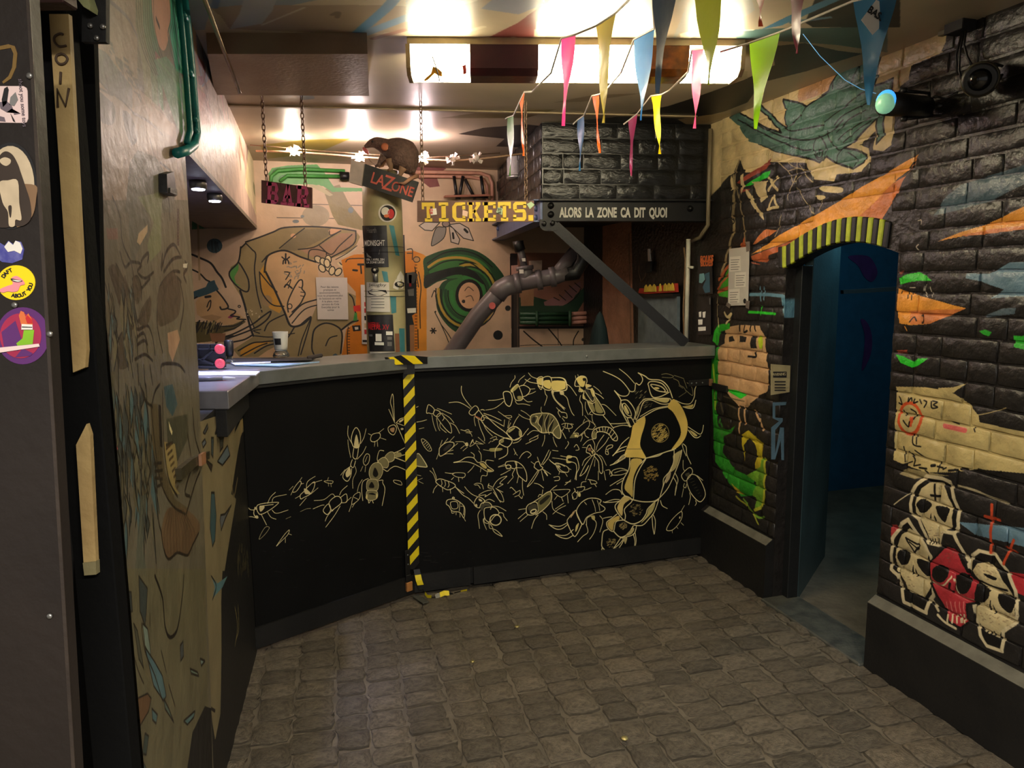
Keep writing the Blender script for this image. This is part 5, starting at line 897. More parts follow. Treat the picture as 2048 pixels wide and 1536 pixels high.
ct = tag(slab('countertop', out, 1.188, 1.247, m_steel, None), 'grey steel countertop along the top of the curved bar', 'countertop')
strip = [cp(PBL, .02, -OV+.006), cp(PBL, LBL*.5, -OV+.018), cp(PBL, LBL-.10, -OV+.006), cp(PBR, .0, -OV+.002), cp(PBR, .12, -OV+.006), cp(PBR, LBR, -OV+.006), cp(PBR, LBR, 0), cp(PBR, .0, 0), cp(PBL, .02, 0)]
slab('trim_strip', strip, 1.172, 1.188, m_blackm, ct)
lathe('rivet', [(.007, 0), (.006, .003), (.002, .004)], PBR.w(.95, -OV-.001, 1.215), m_steel, ct, axis=-PBR.Y, seg=10)
# ledge turning towards the camera
A_, B_ = fl(456, 782, 1.25), fl(522, 737, 1.25)
ddir = (B_-A_).normalized(); nrm = Vector((-ddir.y, ddir.x, 0)); 
led = [A_, B_, B_+nrm*.45, A_+Vector((-.40, .0, 0))]
lg = tag(slab('hatch_ledge', led, 1.187, 1.25, mat('pale_steel_top', (168, 166, 172), .28, .55, var=.2, bump=.04), None), 'pale steel ledge lit blue at the left end of the bar', 'ledge')
lb = [A_+ddir*.006+nrm*.01, B_+nrm*.05, B_+nrm*.35, A_+Vector((-.38, .008, 0))]
tag(slab("ledge_base", lb, 1.09, 1.186, m_blackm, None), 'black block supporting the ledge at the hatch', 'bar base')
# hazard tape
m_ty = mat('tape_yellow', (232, 208, 30), .35, var=.1, bump=.05); m_tk = mat('tape_black', (18, 18, 18), .35, var=.1, bump=.05)
tp = thing('hazard_tape', 'yellow and black striped tape down the joint of the bar', 'tape', PBR.w(0, -.03, .1))
tw = .028
def tpt(a, n, z): return PBR.w(a, n, z)
stripes = 22; zt0, zt1 = .155, 1.165
tape_c = lambda z: -.0005+.02*(z-.65)*0
dz = (zt1-zt0)/ (stripes/2)/2
sl = .03
for i in range(stripes+1):
    z0 = zt0+i*dz-sl; z1 = z0+dz
    zs = [max(zt0, min(zt1, z)) for z in (z0, z0+2*sl, z1+2*sl, z1)]
    poly = []
    for s_, (za, zb) in ((-tw, (z0, z1)), (tw, (z0+2*sl, z1+2*sl))):
        poly.append((s_, za)); poly.append((s_, zb))
    P4 = [poly[0], poly[2], poly[3], poly[1]]
    # clip in z
    def clip(P, z, keep):
        o_ = []
        for k_ in range(len(P)):
            a, b = P[k_], P[(k_+1) % len(P)]; ia, ib = keep(a[1], z), keep(b[1], z)
            if ia: o_.append(a)
            if ia != ib: t = (z-a[1])/(b[1]-a[1]); o_.append((a[0]+(b[0]-a[0])*t, z))
        return o_
    P4 = clip(P4, zt0, lambda v, z: v >= z); P4 = clip(P4, zt1, lambda v, z: v <= z) if P4 else P4
    if len(P4) >= 3: prism('stripe', P4, .0016, m_ty if i % 2 else m_tk, tp, PBR, n0=-.0225)
# tape over the edge of the counter and loose end on the floor
PTP = Plane(PBR.w(0, -.056, 0).xy, (.953+.732, .303+.681))
for t, m_ in (('1540 58 1570 58 1630 118 1560 115', m_tk), ('1562 60 1612 54 1692 114 1628 119', m_ty), ('1612 54 1672 42 1772 112 1692 116', m_tk), ('1672 40 1782 47 1852 110 1770 113', m_ty), ('1780 46 1892 55 1958 112 1850 112', m_tk)):
    x0_, y0_, k_ = CROP['b1']; prism('tape_fold', [PTP.sz(x0_+x/k_, y0_+y/k_) for x, y in pts(t)], .001, m_, tp, PTP, 0)
prism('stripe', [(-tw, 1.165), (tw, 1.165), (tw, 1.252), (-tw, 1.252)], .0016, m_tk, tp, PBR, n0=-.0425)
pe = [PBR.w(.012, -.03, .155), PBR.w(.02, -.045, .10), PBR.w(.035, -.05, .05), PBR.w(.06, -.055, .012), PBR.w(.10, -.06, .006), PBR.w(.15, -.05, .016), PBR.w(.20, -.055, .008), PBR.w(.27, -.05, .012)]
for i in range(len(pe)-1):
    for j in range(2):
        a = pe[i].lerp(pe[i+1], j*.5); b = pe[i].lerp(pe[i+1], j*.5+.5); s_ = .016*(1 if i < 2 else .8); tw_ = math.sin(i*1.7+j); sd = (PBR.X*(1-.0) if i < 2 else PBR.Y*.5+Vector((0, 0, .9*tw_))).normalized()*s_
        mesh('tape_tail', [a-sd, a+sd, b+sd, b-sd], [(0, 1, 2, 3)], m_ty if (i+j) % 2 else m_tk, tp)
# latch / bolt at the foot of the joint
bl = thing('floor_bolt', 'black strap bolt with a bare wood block at foot of bar', 'bolt', PBL.w(LBL-.04, -.02, 0))
AB = LBL-.046
box('strap', (AB, -.017, .20), (.028, .008, .13), m_black, bl, PBL); box('strap', (AB, -.02, .115), (.03, .008, .04), m_black, bl, PBL); box('wood_block', (AB+.002, -.022, .072), (.034, .016, .048), mat('bare_orange_wood', (186, 124, 66), .6), bl, PBL)
box('foot_plate', (AB+.03, -.08, .014), (.035, .11, .006), m_slab, bl, PBL, rot=Matrix.Rotation(-.1, 4, 'Z'))
for z_ in (.24, .19): lathe('screw', [(.004, 0), (.003, .002)], PBL.w(AB, -.021, z_), m_steel, bl, axis=-PBL.Y, seg=8)
# strap hinge at the right end
sh = thing('strap_hinge', 'dark strap hinge between bar front and brick pillar', 'hinge', PBR.w(LBR, -.01, 1.03))
box('leaf', (LBR-.075, -.004, 1.035), (.145, .006, .036), m_kick, sh, PBR); prism('leaf', [(.0, 1.0), (.14, 1.0), (.14, 1.035), (.0, 1.035)], .02, m_kick, sh, PR, n0=0); box('barrel', (LBR-.008, -.012, 1.035), (.02, .014, .04), mat('rusty_wood', (120, 84, 54), .7), sh, PBR)
for a_ in (.13, .10, .06): lathe('screw', [(.005, 0), (.003, .002)], PBR.w(LBR-a_, -.007, 1.035), m_steel, sh, axis=-PBR.Y, seg=8)

# ================================================================ THINGS ABOVE AND BEHIND THE BAR
def FP(Y): return Plane((0, Y), (1, 0))
def dec(name, crop, t, P, m, parent=None, n0=0.0, th=.001, sm=False):
    L = pts(t) if isinstance(t, str) else t
    if sm: L = smooth(L, True, 4)
    x0, y0, k = CROP[crop]; q = [P.sz(x0+x/k, y0+y/k) for x, y in L]
    return prism(name, q, th, m, parent, P, n0)
def ellp(x, y, rx, ry, n=24, a0=0, a1=2*math.pi):
    return [(x+rx*math.cos(a0+(a1-a0)*i/n), y+ry*math.sin(a0+(a1-a0)*i/n)) for i in range(n)]
m_white = mat('white_paper', (222, 216, 206), .7, var=.06, bump=.03); m_ink = mat('dark_print', (28, 26, 28), .7, var=.1, bump=0); m_grey = mat('grey_print', (120, 118, 116), .7, bump=0); m_redp = mat('red_print', (196, 40, 44), .6, bump=0)
m_chain = mat('rusty_chain', (128, 104, 84), .45, .6); m_alu = mat('dull_aluminium', (150, 148, 144), .4, .8)
# ---------------- strip lamp
fx = thing('strip_lamp', 'long fluorescent ceiling lamp with painted bands on its diffuser', 'lamp', (.24, 2.8, 2.36))
PF = Plane((-.356, 2.715), (1, .045)); FL_ = 1.205
m_diff = mat('lit_diffuser', (255, 240, 200), .4, var=0, bump=0, emit=36.0); m_hous = mat('lamp_housing', (176, 160, 124), .5)
def extr(name, prof, a, b, m, parent, P):
    k = len(prof); V = [P.w(a, n, z) for n, z in prof]+[P.w(b, n, z) for n, z in prof]
    o = mesh(name, V, [tuple(range(k-1, -1, -1)), tuple(range(k, 2*k))]+[(i, (i+1) % k, k+(i+1) % k, k+i) for i in range(k)], m, parent)
    bm = bmesh.new(); bm.from_mesh(o.data); bmesh.ops.recalc_face_normals(bm, faces=bm.faces); bm.to_mesh(o.data); bm.free(); return o
dp = [(.0, .0), (.012, -.075), (.04, -.095), (.13, -.095), (.158, -.075), (.17, 0)]
dpz = lambda g: [(n+(-g if n < .08 else g), 2.447+z-(g if z < -.01 else 0)) for n, z in dp]
extr('diffuser', dpz(0), 0, FL_, m_diff, fx, PF); extr('housing', [(-.004, 2.447), (-.004, CEIL), (.174, CEIL), (.174, 2.447)], -.006, FL_+.006, m_hous, fx, PF)
extr('painted_band', dpz(.002), .216, .462, mat('dark_red_band', (74, 34, 38), .5), fx, PF); extr('painted_band', dpz(.002), .868, 1.01, mat('amber_band', (150, 92, 24), .4, col2=(90, 60, 26), scale=30), fx, PF)
extr('end_cap', dpz(.003), -.012, .004, m_hous, fx, PF); extr('end_cap', dpz(.003), FL_-.004, FL_+.012, m_hous, fx, PF)
mp = mat('yellow_splash', (226, 160, 20), .4); mr_ = mat('red_splash', (206, 66, 52), .4)
for t, m_ in (('145 640 200 590 215 535 250 545 290 580 290 615 260 610 230 590 180 640 150 655', mp), ('450 530 480 520 485 590 460 600', mr_)): dec('paint_splash', 'q7', t, PF, m_, fx, n0=-.004, th=.002)
tube('wire', [PF.hit(812+x/4, y/4, .01) for x, y in ((210, 450), (235, 520), (255, 590), (268, 640), (262, 655))], .0022, m_ink, fx, 6)
tube('conduit', [fl(820, 96, CEIL-.012), fl(870, 99, CEIL-.012), fl(1080, 106, CEIL-.012)], .011, m_black, fx, 8)
# ---------------- string of bulbs
sl_ = thing('string_lights', 'string of flower-shaped bulbs stretched under the back ceiling', 'string lights', at(780, 310, 4.45))
YB = 4.45
tube('wire', [at(x, y, YB) for x, y in ((512, 302), (587, 304), (718, 314), (770, 318), (845, 319), (905, 322), (960, 318), (1065, 305))], .006, mat('pale_wire', (200, 160, 130), .5), sl_, 6)
tube('wire', [at(x, y, YB) for x, y in ((500, 290), (540, 293), (640, 302), (845, 316), (1000, 306))], .003, m_chain, sl_, 6)
m_lit = mat('lit_bulb', (255, 232, 200), .3, var=0, bump=0, emit=26.0); m_petal = mat('clear_petals', (236, 220, 214), .2, var=.05, bump=.05)
for i, (x, y) in enumerate(((587, 303), (718, 315), (845, 316), (905, 318), (952, 316))):
    c = at(x, y, YB-.03); lit = i < 3
    bu_ = lathe('bulb', [(.004, -.022), (.016, -.014), (.02, 0), (.015, .014), (.004, .02)], c, m_lit if lit else m_petal, sl_, seg=12)
    V = []; F = []; rr = random.Random(i)
    for k_ in range(9):
        a = k_*2*math.pi/9+rr.uniform(-.2, .2); e = rr.uniform(-.9, .9); d = Vector((math.cos(a)*math.cos(e), math.sin(a)*math.cos(e)*.8, math.sin(e))); u = d.orthogonal().normalized()*.017; v = d.cross(u)
        k0 = len(V); V += [c+d*.018-u*.6, c+d*.018+u*.6, c+d*.040+u+v*.4, c+d*.046-v*.3, c+d*.040-u+v*.4]; F.append(tuple(range(k0, k0+5)))
    mesh('petals', V, F, m_petal, bu_)
    if lit: light('string_bulb_light', 'POINT', c+Vector((0, -.0, .055)), (7, 9, 9)[i], ((1, .84, .70), (1, .80, .76), (1, .76, .80))[i], .03)
# ---------------- lintel spots
for i, (x, y) in enumerate(((396, 378), (429, 403))):
    c = fl(x, y-9, 1.985)
    t = thing('spot_lamp', ('small round spot under the lintel, nearer the painted panel', 'small round spot under the lintel, further from the painted panel')[i], 'lamp', c, 'spots under the lintel')
    lathe('collar', [(.03, 0), (.032, -.012), (.03, -.03)], c+Vector((0, 0, .014)), m_alu, t, seg=18); lathe('lens', [(.024, 0), (.022, -.004)], c+Vector((0, 0, -.017)), mat('lit_lens', (230, 236, 255), .3, var=0, bump=0, emit=30), t, seg=18)
    light('lintel_spot', 'SPOT', c+Vector((0, 0, -.03)), 34, (.55, .58, 1.0), .02, c+Vector((-.05, -.12, -1)), angle=64, blend=.6)
# ---------------- brick hood and steel beam
hf0, hf1 = fl(1085, 442, 1.943), fl(1415, 442, 1.943)
PH = Plane((hf0.x, hf0.y), (hf1.x-hf0.x, hf1.y-hf0.y)); LH = (PR.O+PR.X*(-.09)-PH.O).dot(PH.X)
hd = thing('brick_hood', 'glossy black brick hood hanging over the bar', 'hood', PH.w(LH/2, .4, 2.06))
m_hb = mat('glossy_black_brick', (14, 14, 15), .3, col2=(20, 20, 20), scale=4, bump=.5, bscale=3.2)
dback = Vector((-.16, .98, 0)).normalized()
def hp(a, n, z): p = PH.w(a, 0, z); return p+dback*n
V = [hp(0, .007, 2.06), hp(LH, .007, 2.06), hp(LH, .007, 2.468), hp(0, .007, 2.468), hp(0, 1.75, 2.06), hp(LH, 1.3, 2.06), hp(LH, 1.3, 2.468), hp(0, 1.75, 2.468)]
mesh('mortar_core', V, [(0, 1, 2, 3), (4, 0, 3, 7), (5, 4, 7, 6), (1, 5, 6, 2), (0, 4, 5, 1), (3, 2, 6, 7)], m_hb, hd)
BMH = [brick_mesh(k+20, m_hb) for k in range(6)]
for r_ in range(5):
    zc = 2.06+.0816*(r_+.5); a = -(.11 if r_ % 2 else 0)
    while a < LH-.02:
        ln = BR.choice((.21, .21, .115)); lo, hi = max(0, a), min(LH, a+ln)
        if hi-lo > .04:
            o = bpy.data.objects.new('brick', BMH[nb % 6]); C.objects.link(o); nb += 1; setpar(o, hd); M4 = PH.M.copy(); M4.translation = hp((lo+hi)/2, .012, zc); o.matrix_basis = M4 @ Matrix.Diagonal((hi-lo-.003, .012, .079, 1))
        a += ln
PSd = Plane((hf0.x+dback.x*1.7, hf0.y+dback.y*1.7), (-dback.x, -dback.y))
for r_ in range(5):
    zc = 2.06+.0816*(r_+.5); a = -(.11 if r_ % 2 else 0)+.1
    while a < 1.68:
        ln = BR.choice((.21, .21, .115)); hi = min(1.69, a+ln)
        if hi-a > .04:
            o = bpy.data.objects.new('brick', BMH[nb % 6]); C.objects.link(o); nb += 1; setpar(o, hd); M4 = PSd.M.copy(); M4.translation = PSd.w((a+hi)/2, .0, zc); o.matrix_basis = M4 @ Matrix.Diagonal((hi-a-.006, .012, .076, 1))
        a += ln
bmh = thing('steel_beam', 'black steel beam with white words under the brick hood', 'beam', PH.w(LH/2, 0, 1.94))
m_bb = mat('black_steel', (17, 17, 18), .42, 0, bump=.08, spec=.35); m_bs = mat('blue_grey_steel', (92, 104, 140), .45, .3)
def hbox(name, a0, a1, n0, n1, z0, z1, m, par):
    V = [hp(a0, n0, z0), hp(a1, n0, z0), hp(a1, n1, z0), hp(a0, n1, z0), hp(a0, n0, z1), hp(a1, n0, z1), hp(a1, n1, z1), hp(a0, n1, z1)]
    return mesh(name, V, [(3, 2, 1, 0), (4, 5, 6, 7), (0, 1, 5, 4), (1, 2, 6, 5), (2, 3, 7, 6), (3, 0, 4, 7)], m, par)
hbox('web', .0, LH, -.006, .006, 1.946, 2.056, m_bb, bmh); hbox('top_flange', -.02, LH, -.03, .05, 2.05, 2.060, m_bb, bmh); hbox('bottom_flange', -.02, LH, -.03, .05, 1.940, 1.949, m_bb, bmh)
hbox('side_web', -.012, .0, .0, 1.78, 1.946, 2.056, m_bs, bmh)['label'] = 'blue-grey side beam running to the back wall'; hbox('side_flange', -.05, .04, .0, 1.78, 1.938, 1.947, m_bs, bmh); hbox('side_flange', -.05, .0, .0, 1.78, 2.054, 2.06, m_bs, bmh)
hbox('soffit', .0, LH, .05, 1.6, 2.03, 2.05, m_blackm, bmh)
for a, z_ in ((.045, 2.025), (.045, 1.978), (LH-.12, 2.01)): lathe('bolt', [(.018, 0), (.018, .008), (.011, .012), (.009, .02)], hp(a, -.006, z_), m_bb, bmh, axis=-PH.Y, seg=10)
for n_, z_ in ((.1, 2.02), (.1, 1.97), (.55, 2.0), (1.6, 2.02)): lathe('bolt', [(.016, 0), (.016, .008), (.008, .016)], hp(-.012, n_, z_), m_bs, bmh, axis=-PH.X, seg=10)
m_let = mat('white_lettering', (244, 242, 234), .5, var=.05, bump=0)
x0, x1 = (PH.hit(1118, 425)-PH.O).dot(PH.X), (PH.hit(1333, 425)-PH.O).dot(PH.X); zt = PH.hit(1225, 427).z
lo_ = lettering('ALORS  LA  ZONE  CA  DIT  QUOI', .075, (0, 0, 0), (1, 0, 0), (0, 1, 0), m_let, bmh, bold=.0032, name='lettering')
xs = [v.co.x for v in lo_.data.vertices]; ys = [v.co.y for v in lo_.data.vertices]; kx = (x1-x0)/(max(xs)-min(xs)); ky = .066/(max(ys)-min(ys))
for v in lo_.data.vertices:
    p = PH.w(x0+(v.co.x-min(xs))*kx, -.0075-abs(v.co.z), zt-.033+(v.co.y-min(ys))*ky); v.co = p
# diagonal brace
br = thing('steel_brace', 'black steel brace slanting from beam to the countertop', 'brace', at(1370, 685, 4.05))
b0 = at(1110, 452, 4.06); b1 = at(1372, 688, 4.06); dd = (b1-b0).normalized(); up = Vector((0, -1, 0)).cross(dd)
def bar_vf(a, b, u, v, wu, wv):
    c = [(-1, -1), (1, -1), (1, 1), (-1, 1)]; V = [p+u*wu*i+v*wv*j for p in (a, b) for i, j in c]
    return V, [(3, 2, 1, 0), (4, 5, 6, 7)]+[(i, (i+1) % 4, 4+(i+1) % 4, 4+i) for i in range(4)]
V, F = bar_vf(b0, b1, up, Vector((0, 1, 0)), .028, .004); mesh('flange', V, F, m_bb, br); V, F = bar_vf(b0+up*.026+Vector((0, .03, 0)), b1+up*.026+Vector((0, .03, 0)), up, Vector((0, 1, 0)), .003, .03); mesh('leg', V, F, m_bb, br)
dec('gusset', 'q8', '1068 245 1090 225 1200 240 1230 280 1200 310 1110 310 1075 285', FP(4.06), m_bb, br, th=.008, sm=True)
for x, y in ((1088, 447), (1105, 446)): lathe('bolt', [(.014, 0), (.014, .01), (.006, .014)], at(x, y, 4.05), m_bb, br, axis=(0, -1, 0), seg=8)
# ---------------- drain pipes
m_pvc = mat('grey_plastic_pipe', (104, 96, 98), .35, var=.12, bump=.03); YP = 4.75
dr = thing('drain_pipes', 'grey plastic drain pipes with branches behind the countertop', 'pipes', at(905, 700, YP))
def pp(x, y, Y=YP): return at(x, y, Y)
R1 = .058
tube('pipe', [Vector((pp(880, 745).x, YP, 0)), pp(880, 740), pp(900, 712), pp(955, 632), pp(999, 583), pp(1010, 573)], R1, m_pvc, dr, 16); tube('elbow', [pp(992, 592), pp(1003, 578), pp(1016, 571), pp(1032, 568)], R1*1.1, m_pvc, dr, 16)
tube('pipe', [pp(1028, 568), pp(1110, 553), pp(1135, 543)], R1*.92, m_pvc, dr, 16)
for x, y in ((1035, 567), (1078, 560), (1105, 554)): d = (pp(1110, 553)-pp(1028, 568)).normalized(); tube('collar', [pp(x, y)-d*.018, pp(x, y)+d*.018], R1*1.12, m_pvc, dr, 16)
tube('branch', [pp(1046, 563), pp(1052, 548), pp(1050, 536)], R1*.8, m_pvc, dr, 14); tube('collar', [pp(1050, 540), pp(1049, 532)], R1*.98, m_pvc, dr, 16)
tube('branch', [pp(1049, 536), pp(1044, 512), pp(1038, 492)], R1*.42, m_pvc, dr, 12); tube('valve', [pp(1041, 502), pp(1037, 490), pp(1036, 482)], R1*.62, m_black, dr, 12)
tube('branch', [pp(1110, 553), pp(1128, 530), pp(1150, 503)], R1*.75, m_pvc, dr, 14); tube('pipe', [pp(1120, 548), pp(1150, 545), pp(1165, 520), pp(1160, 495)], R1*.9, m_black, dr, 14)
dec('pipe_sticker', 'q8', ellp(690, 910, 26, 28), FP(YP-.062), mat('red_white_sticker', (200, 90, 84), .5), dr, th=.001)
for t in ('905 620 940 620 942 652 908 652', '925 530 955 528 958 555 930 555'): dec('pipe_label', 'q8', t, FP(YP-.06), m_white, dr)
# ---------------- hanging signs
def links(name, p0, p1, m, parent, n=None, r=.0026, L=.034):
    V = []; F = []; d = (p1-p0); ln = d.length; d.normalize(); n = n or max(3, int(ln/(L*.74))); st = ln/n
    u = d.orthogonal().normalized(); v = d.cross(u)
    for i in range(n):
        c = p0+d*st*(i+.5); a = u if i % 2 else v; h = st*.68; wv = st*.30
        P_ = [c+d*h*math.sin(t)+a*wv*math.cos(t)*(1 if abs(math.cos(t)) > .3 else 1) for t in [k*math.pi/5 for k in range(10)]]
        vv, ff = tube_vf(P_, r, 5, True); k0 = len(V); V += vv; F += [tuple(q+k0 for q in f) for f in ff]
    return mesh(name, V, F, m, parent, True)
SL = {  # slab-serif letters on a 6 x 8 grid, as rectangles/quads
 'T': [[(0, 6.4), (6, 6.4), (6, 8), (0, 8)], [(0, 5.2), (1, 5.2), (1, 6.5), (0, 6.5)], [(5, 5.2), (6, 5.2), (6, 6.5), (5, 6.5)], [(2.2, 1), (3.8, 1), (3.8, 6.6), (2.2, 6.6)], [(1.3, 0), (4.7, 0), (4.7, 1.4), (1.3, 1.4)]],
 'I': [[(.8, 6.6), (5.2, 6.6), (5.2, 8), (.8, 8)], [(2, 1), (4, 1), (4, 7), (2, 7)], [(.8, 0), (5.2, 0), (5.2, 1.4), (.8, 1.4)]],
 'C': [[(0, 1.8), (1.8, 1.8), (1.8, 6.2), (0, 6.2)], [(0, 6.2), (1.8, 6.2), (2.4, 6.6), (6, 6.6), (6, 8), (1.6, 8)], [(0, 1.8), (1.6, 0), (6, 0), (6, 1.4), (2.4, 1.4), (1.8, 1.8)], [(4.6, 5), (6, 5), (6, 7), (4.6, 7)], [(4.6, 1), (6, 1), (6, 2.8), (4.6, 2.8)]],
 'K': [[(.6, 0), (2.3, 0), (2.3, 8), (.6, 8)], [(0, 0), (3, 0), (3, 1.2), (0, 1.2)], [(0, 6.8), (3, 6.8), (3, 8), (0, 8)], [(2.2, 3.4), (4.2, 6.8), (5.8, 6.8), (3.4, 3.4)], [(2.4, 4.8), (3.6, 5.0), (5.8, 1), (4.2, 1)], [(3.6, 0), (6.2, 0), (6.2, 1.2), (3.6, 1.2)], [(3.8, 6.8), (6, 6.8), (6, 8), (3.8, 8)]],
 'E': [[(.6, 0), (2.4, 0), (2.4, 8), (.6, 8)], [(0, 0), (6, 0), (6, 1.4), (0, 1.4)], [(0, 6.6), (6, 6.6), (6, 8), (0, 8)], [(2, 3.4), (4.4, 3.4), (4.4, 4.7), (2, 4.7)], [(4.8, 1), (6, 1), (6, 2.6), (4.8, 2.6)], [(4.8, 5.4), (6, 5.4), (6, 7), (4.8, 7)]],
 'S': [[(0, 4.6), (1.7, 4.6), (1.7, 6.6), (6, 6.6), (6, 8), (1, 8), (0, 7)], [(4.6, 5.4), (6, 5.4), (6, 7), (4.6, 7)], [(0, 4.8), (1, 3.5), (5, 3.5), (6, 3.0), (5.6, 4.4), (5, 4.9), (1.6, 4.9)], [(4.4, 1.4), (6, 1), (6, 3.4), (4.4, 3.6)], [(0, 0), (5.2, 0), (6, 1), (5, 1.5), (0, 1.5)], [(0, 1), (1.4, 1), (1.4, 2.6), (0, 2.6)]],
 'B': [[(.6, 0), (2.4, 0), (2.4, 8), (.6, 8)], [(0, 0), (4.6, 0), (5.6, 1), (5.2, 1.4), (0, 1.4)], [(0, 6.6), (4.8, 6.8), (5.2, 7), (4.4, 8), (0, 8)], [(2, 3.5), (4.6, 3.5), (5, 4.1), (4.6, 4.7), (2, 4.7)], [(4.0, 1), (5.6, 1), (5.9, 2.4), (5, 3.9), (4.0, 3.6)], [(4.0, 4.4), (5, 4.3), (5.6, 5.6), (5.2, 7), (4.0, 6.8)]],
 'A': [[(.7, 1), (2.2, 1), (3.6, 8), (2.4, 8)], [(2.4, 8), (3.6, 8), (5.4, 1), (3.8, 1)], [(0, 0), (2.9, 0), (2.9, 1.2), (0, 1.2)], [(3.2, 0), (6.2, 0), (6.2, 1.2), (3.2, 1.2)], [(1.8, 2.6), (4.4, 2.6), (4.2, 3.8), (2, 3.8)]],
 'R': [[(.6, 0), (2.4, 0), (2.4, 8), (.6, 8)], [(0, 0), (3, 0), (3, 1.2), (0, 1.2)], [(0, 6.6), (4.8, 6.8), (5.2, 7), (4.4, 8), (0, 8)], [(2, 3.2), (4.6, 3.2), (5, 3.8), (4.6, 4.5), (2, 4.5)], [(4.0, 3.9), (5, 3.8), (5.8, 5.4), (5.3, 7), (4.0, 6.8)], [(3, 3.6), (4.6, 3.6), (5.6, .8), (4.2, .8)], [(4, 0), (6.4, 0), (6.4, 1.2), (4, 1.2)]],
 '.': [[(0, 0), (2.2, 0), (2.2, 2.4), (0, 2.4)]]}
def slabword(word, P, M2, parent, m, adv=7.0, th=.002, n0=0.0):
    """M2 maps grid (u,v) of the whole word to (a,z) on plane P"""
    u0 = 0
    for ch in word:
        V = []; F = []
        for poly in SL[ch]:
            k = len(V); V += [P.w(*(lambda q: (q[0], n0-th, q[1]))(M2(u0+u, v))) for u, v in poly]; F.append(tuple(range(k, k+len(poly))))
            k2 = len(V); V += [P.w(*(lambda q: (q[0], n0, q[1]))(M2(u0+u, v))) for u, v in poly]; nn = len(poly)
            for i in range(nn): F.append((k+i, k2+i, k2+(i+1) % nn, k+(i+1) % nn))
        mesh('letter', V, F, m, parent); u0 += adv
YT = 3.62; PT = FP(YT)
tk = thing('tickets_sign', 'brown TICKETS sign in yellow slab letters hung on chains', 'sign', at(952, 443, YT))
m_tb = mat('brown_board', (106, 74, 64), .6, col2=(84, 58, 50)); m_yl = mat('yellow_sign_paint', (216, 184, 52), .5, var=.12)
dec('board', 'p', '835 402 1068 402 1068 444 835 444', PT, m_tb, tk, th=.014)
def mapper(P, x0, y0, x1, y1, U):
    a0, z0 = P.sz(x0, y0); a1, z1 = P.sz(x1, y1)
    return lambda u, v: (a0+(a1-a0)*u/U, z0+(z1-z0)*v/8)
slabword('TICKETS.', PT, mapper(PT, 845, 444, 1066, 404, 51.2), tk, m_yl, n0=-.0142)
m_sw = {'a': m_white, 'b': mat('pale_green_sticker', (170, 196, 160), .6), 'c': mat('cream_red_sticker', (226, 190, 170), .6)}
for t, s_ in (('197 138 245 133 250 183 202 190', 'a'), ('455 145 498 160 492 200 452 190', 'c'), ('735 125 775 135 768 185 722 165', 'b'), ('965 100 1000 80 1028 105 990 140', 'b')): dec('small_sticker', 'q8', t, PT, m_sw[s_], tk, n0=-.0165)
for (x, y), c_ in (((864, 424), m_redp), ((1000, 423), m_ink)): 
    p = PT.hit(x-1, y); lettering('ZO\nNE', .013, (p.x, YT-.0182, p.z), (1, 0, 0), (0, 0, 1), c_, tk, sx=1.0, bold=.0006)
for xa, ya in ((843, 215), (1049, 250)):
    p1 = PT.hit(xa+3, 403); p0 = Vector((p1.x, p1.y, CEIL)); links('chain', p0, p1-Vector((0, .007, 0)), m_chain, tk)
YR = 3.5; PRS = FP(YR)
bs = thing('bar_sign', 'small tilted BAR sign in purple letters hung on chains', 'sign', at(575, 415, YR))
dec('board', 'p', '525 361 625 376 625 417 525 406', PRS, mat('dark_red_brown_board', (92, 54, 50), .6, col2=(70, 44, 40)), bs, th=.016)
q0, q1, q2 = PRS.sz(534, 407), PRS.sz(620, 416), PRS.sz(536, 365)
slabword('BAR', PRS, lambda u, v: (q0[0]+(q1[0]-q0[0])*u/20.4+(q2[0]-q0[0])*v/8, q0[1]+(q1[1]-q0[1])*u/20.4+(q2[1]-q0[1])*v/8), bs, mat('purple_sign_paint', (186, 76, 116), .5, var=.15), n0=-.0162)
for xa, xb, yb in ((526, 533, 362), (604, 611, 374)):
    p1 = PRS.hit(xb, yb); p0 = Vector((p1.x, p1.y, CEIL)); links('chain', p0, p1, m_chain, bs)
# ---------------- painted column
colx, coly, colr = -.69, 4.0, .107
cm = mat('olive_column_paint', (186, 176, 134), .5, col2=(150, 142, 104), scale=5, bump=.3, bscale=20)
cmb = mat('turquoise_paint', (72, 140, 150), .5, var=.25)
colm = thing('column', 'round olive painted column rising behind the countertop', 'column', (colx, coly, 0))
lathe('shaft', [(colr, 0), (colr, 1.2), (colr*1.01, 1.6), (colr*.985, 2.0), (colr*.96, 2.20), (colr*.7, 2.205)], (colx, coly, 0), cm, colm, seg=32)
def colxyz(x, y, lift=.0):
    hw = 38.5; xc = 773-5*(700-y)/350; sn = max(-.985, min(.985, (x-xc)/hw)); th_ = math.asin(sn)+.17; r = colr*1.012+lift
    z_ = at(x, y, coly-colr*math.cos(th_)).z
    return Vector((colx+r*math.sin(th_-.17+.172*0), coly-r*math.cos(th_-.17), z_))
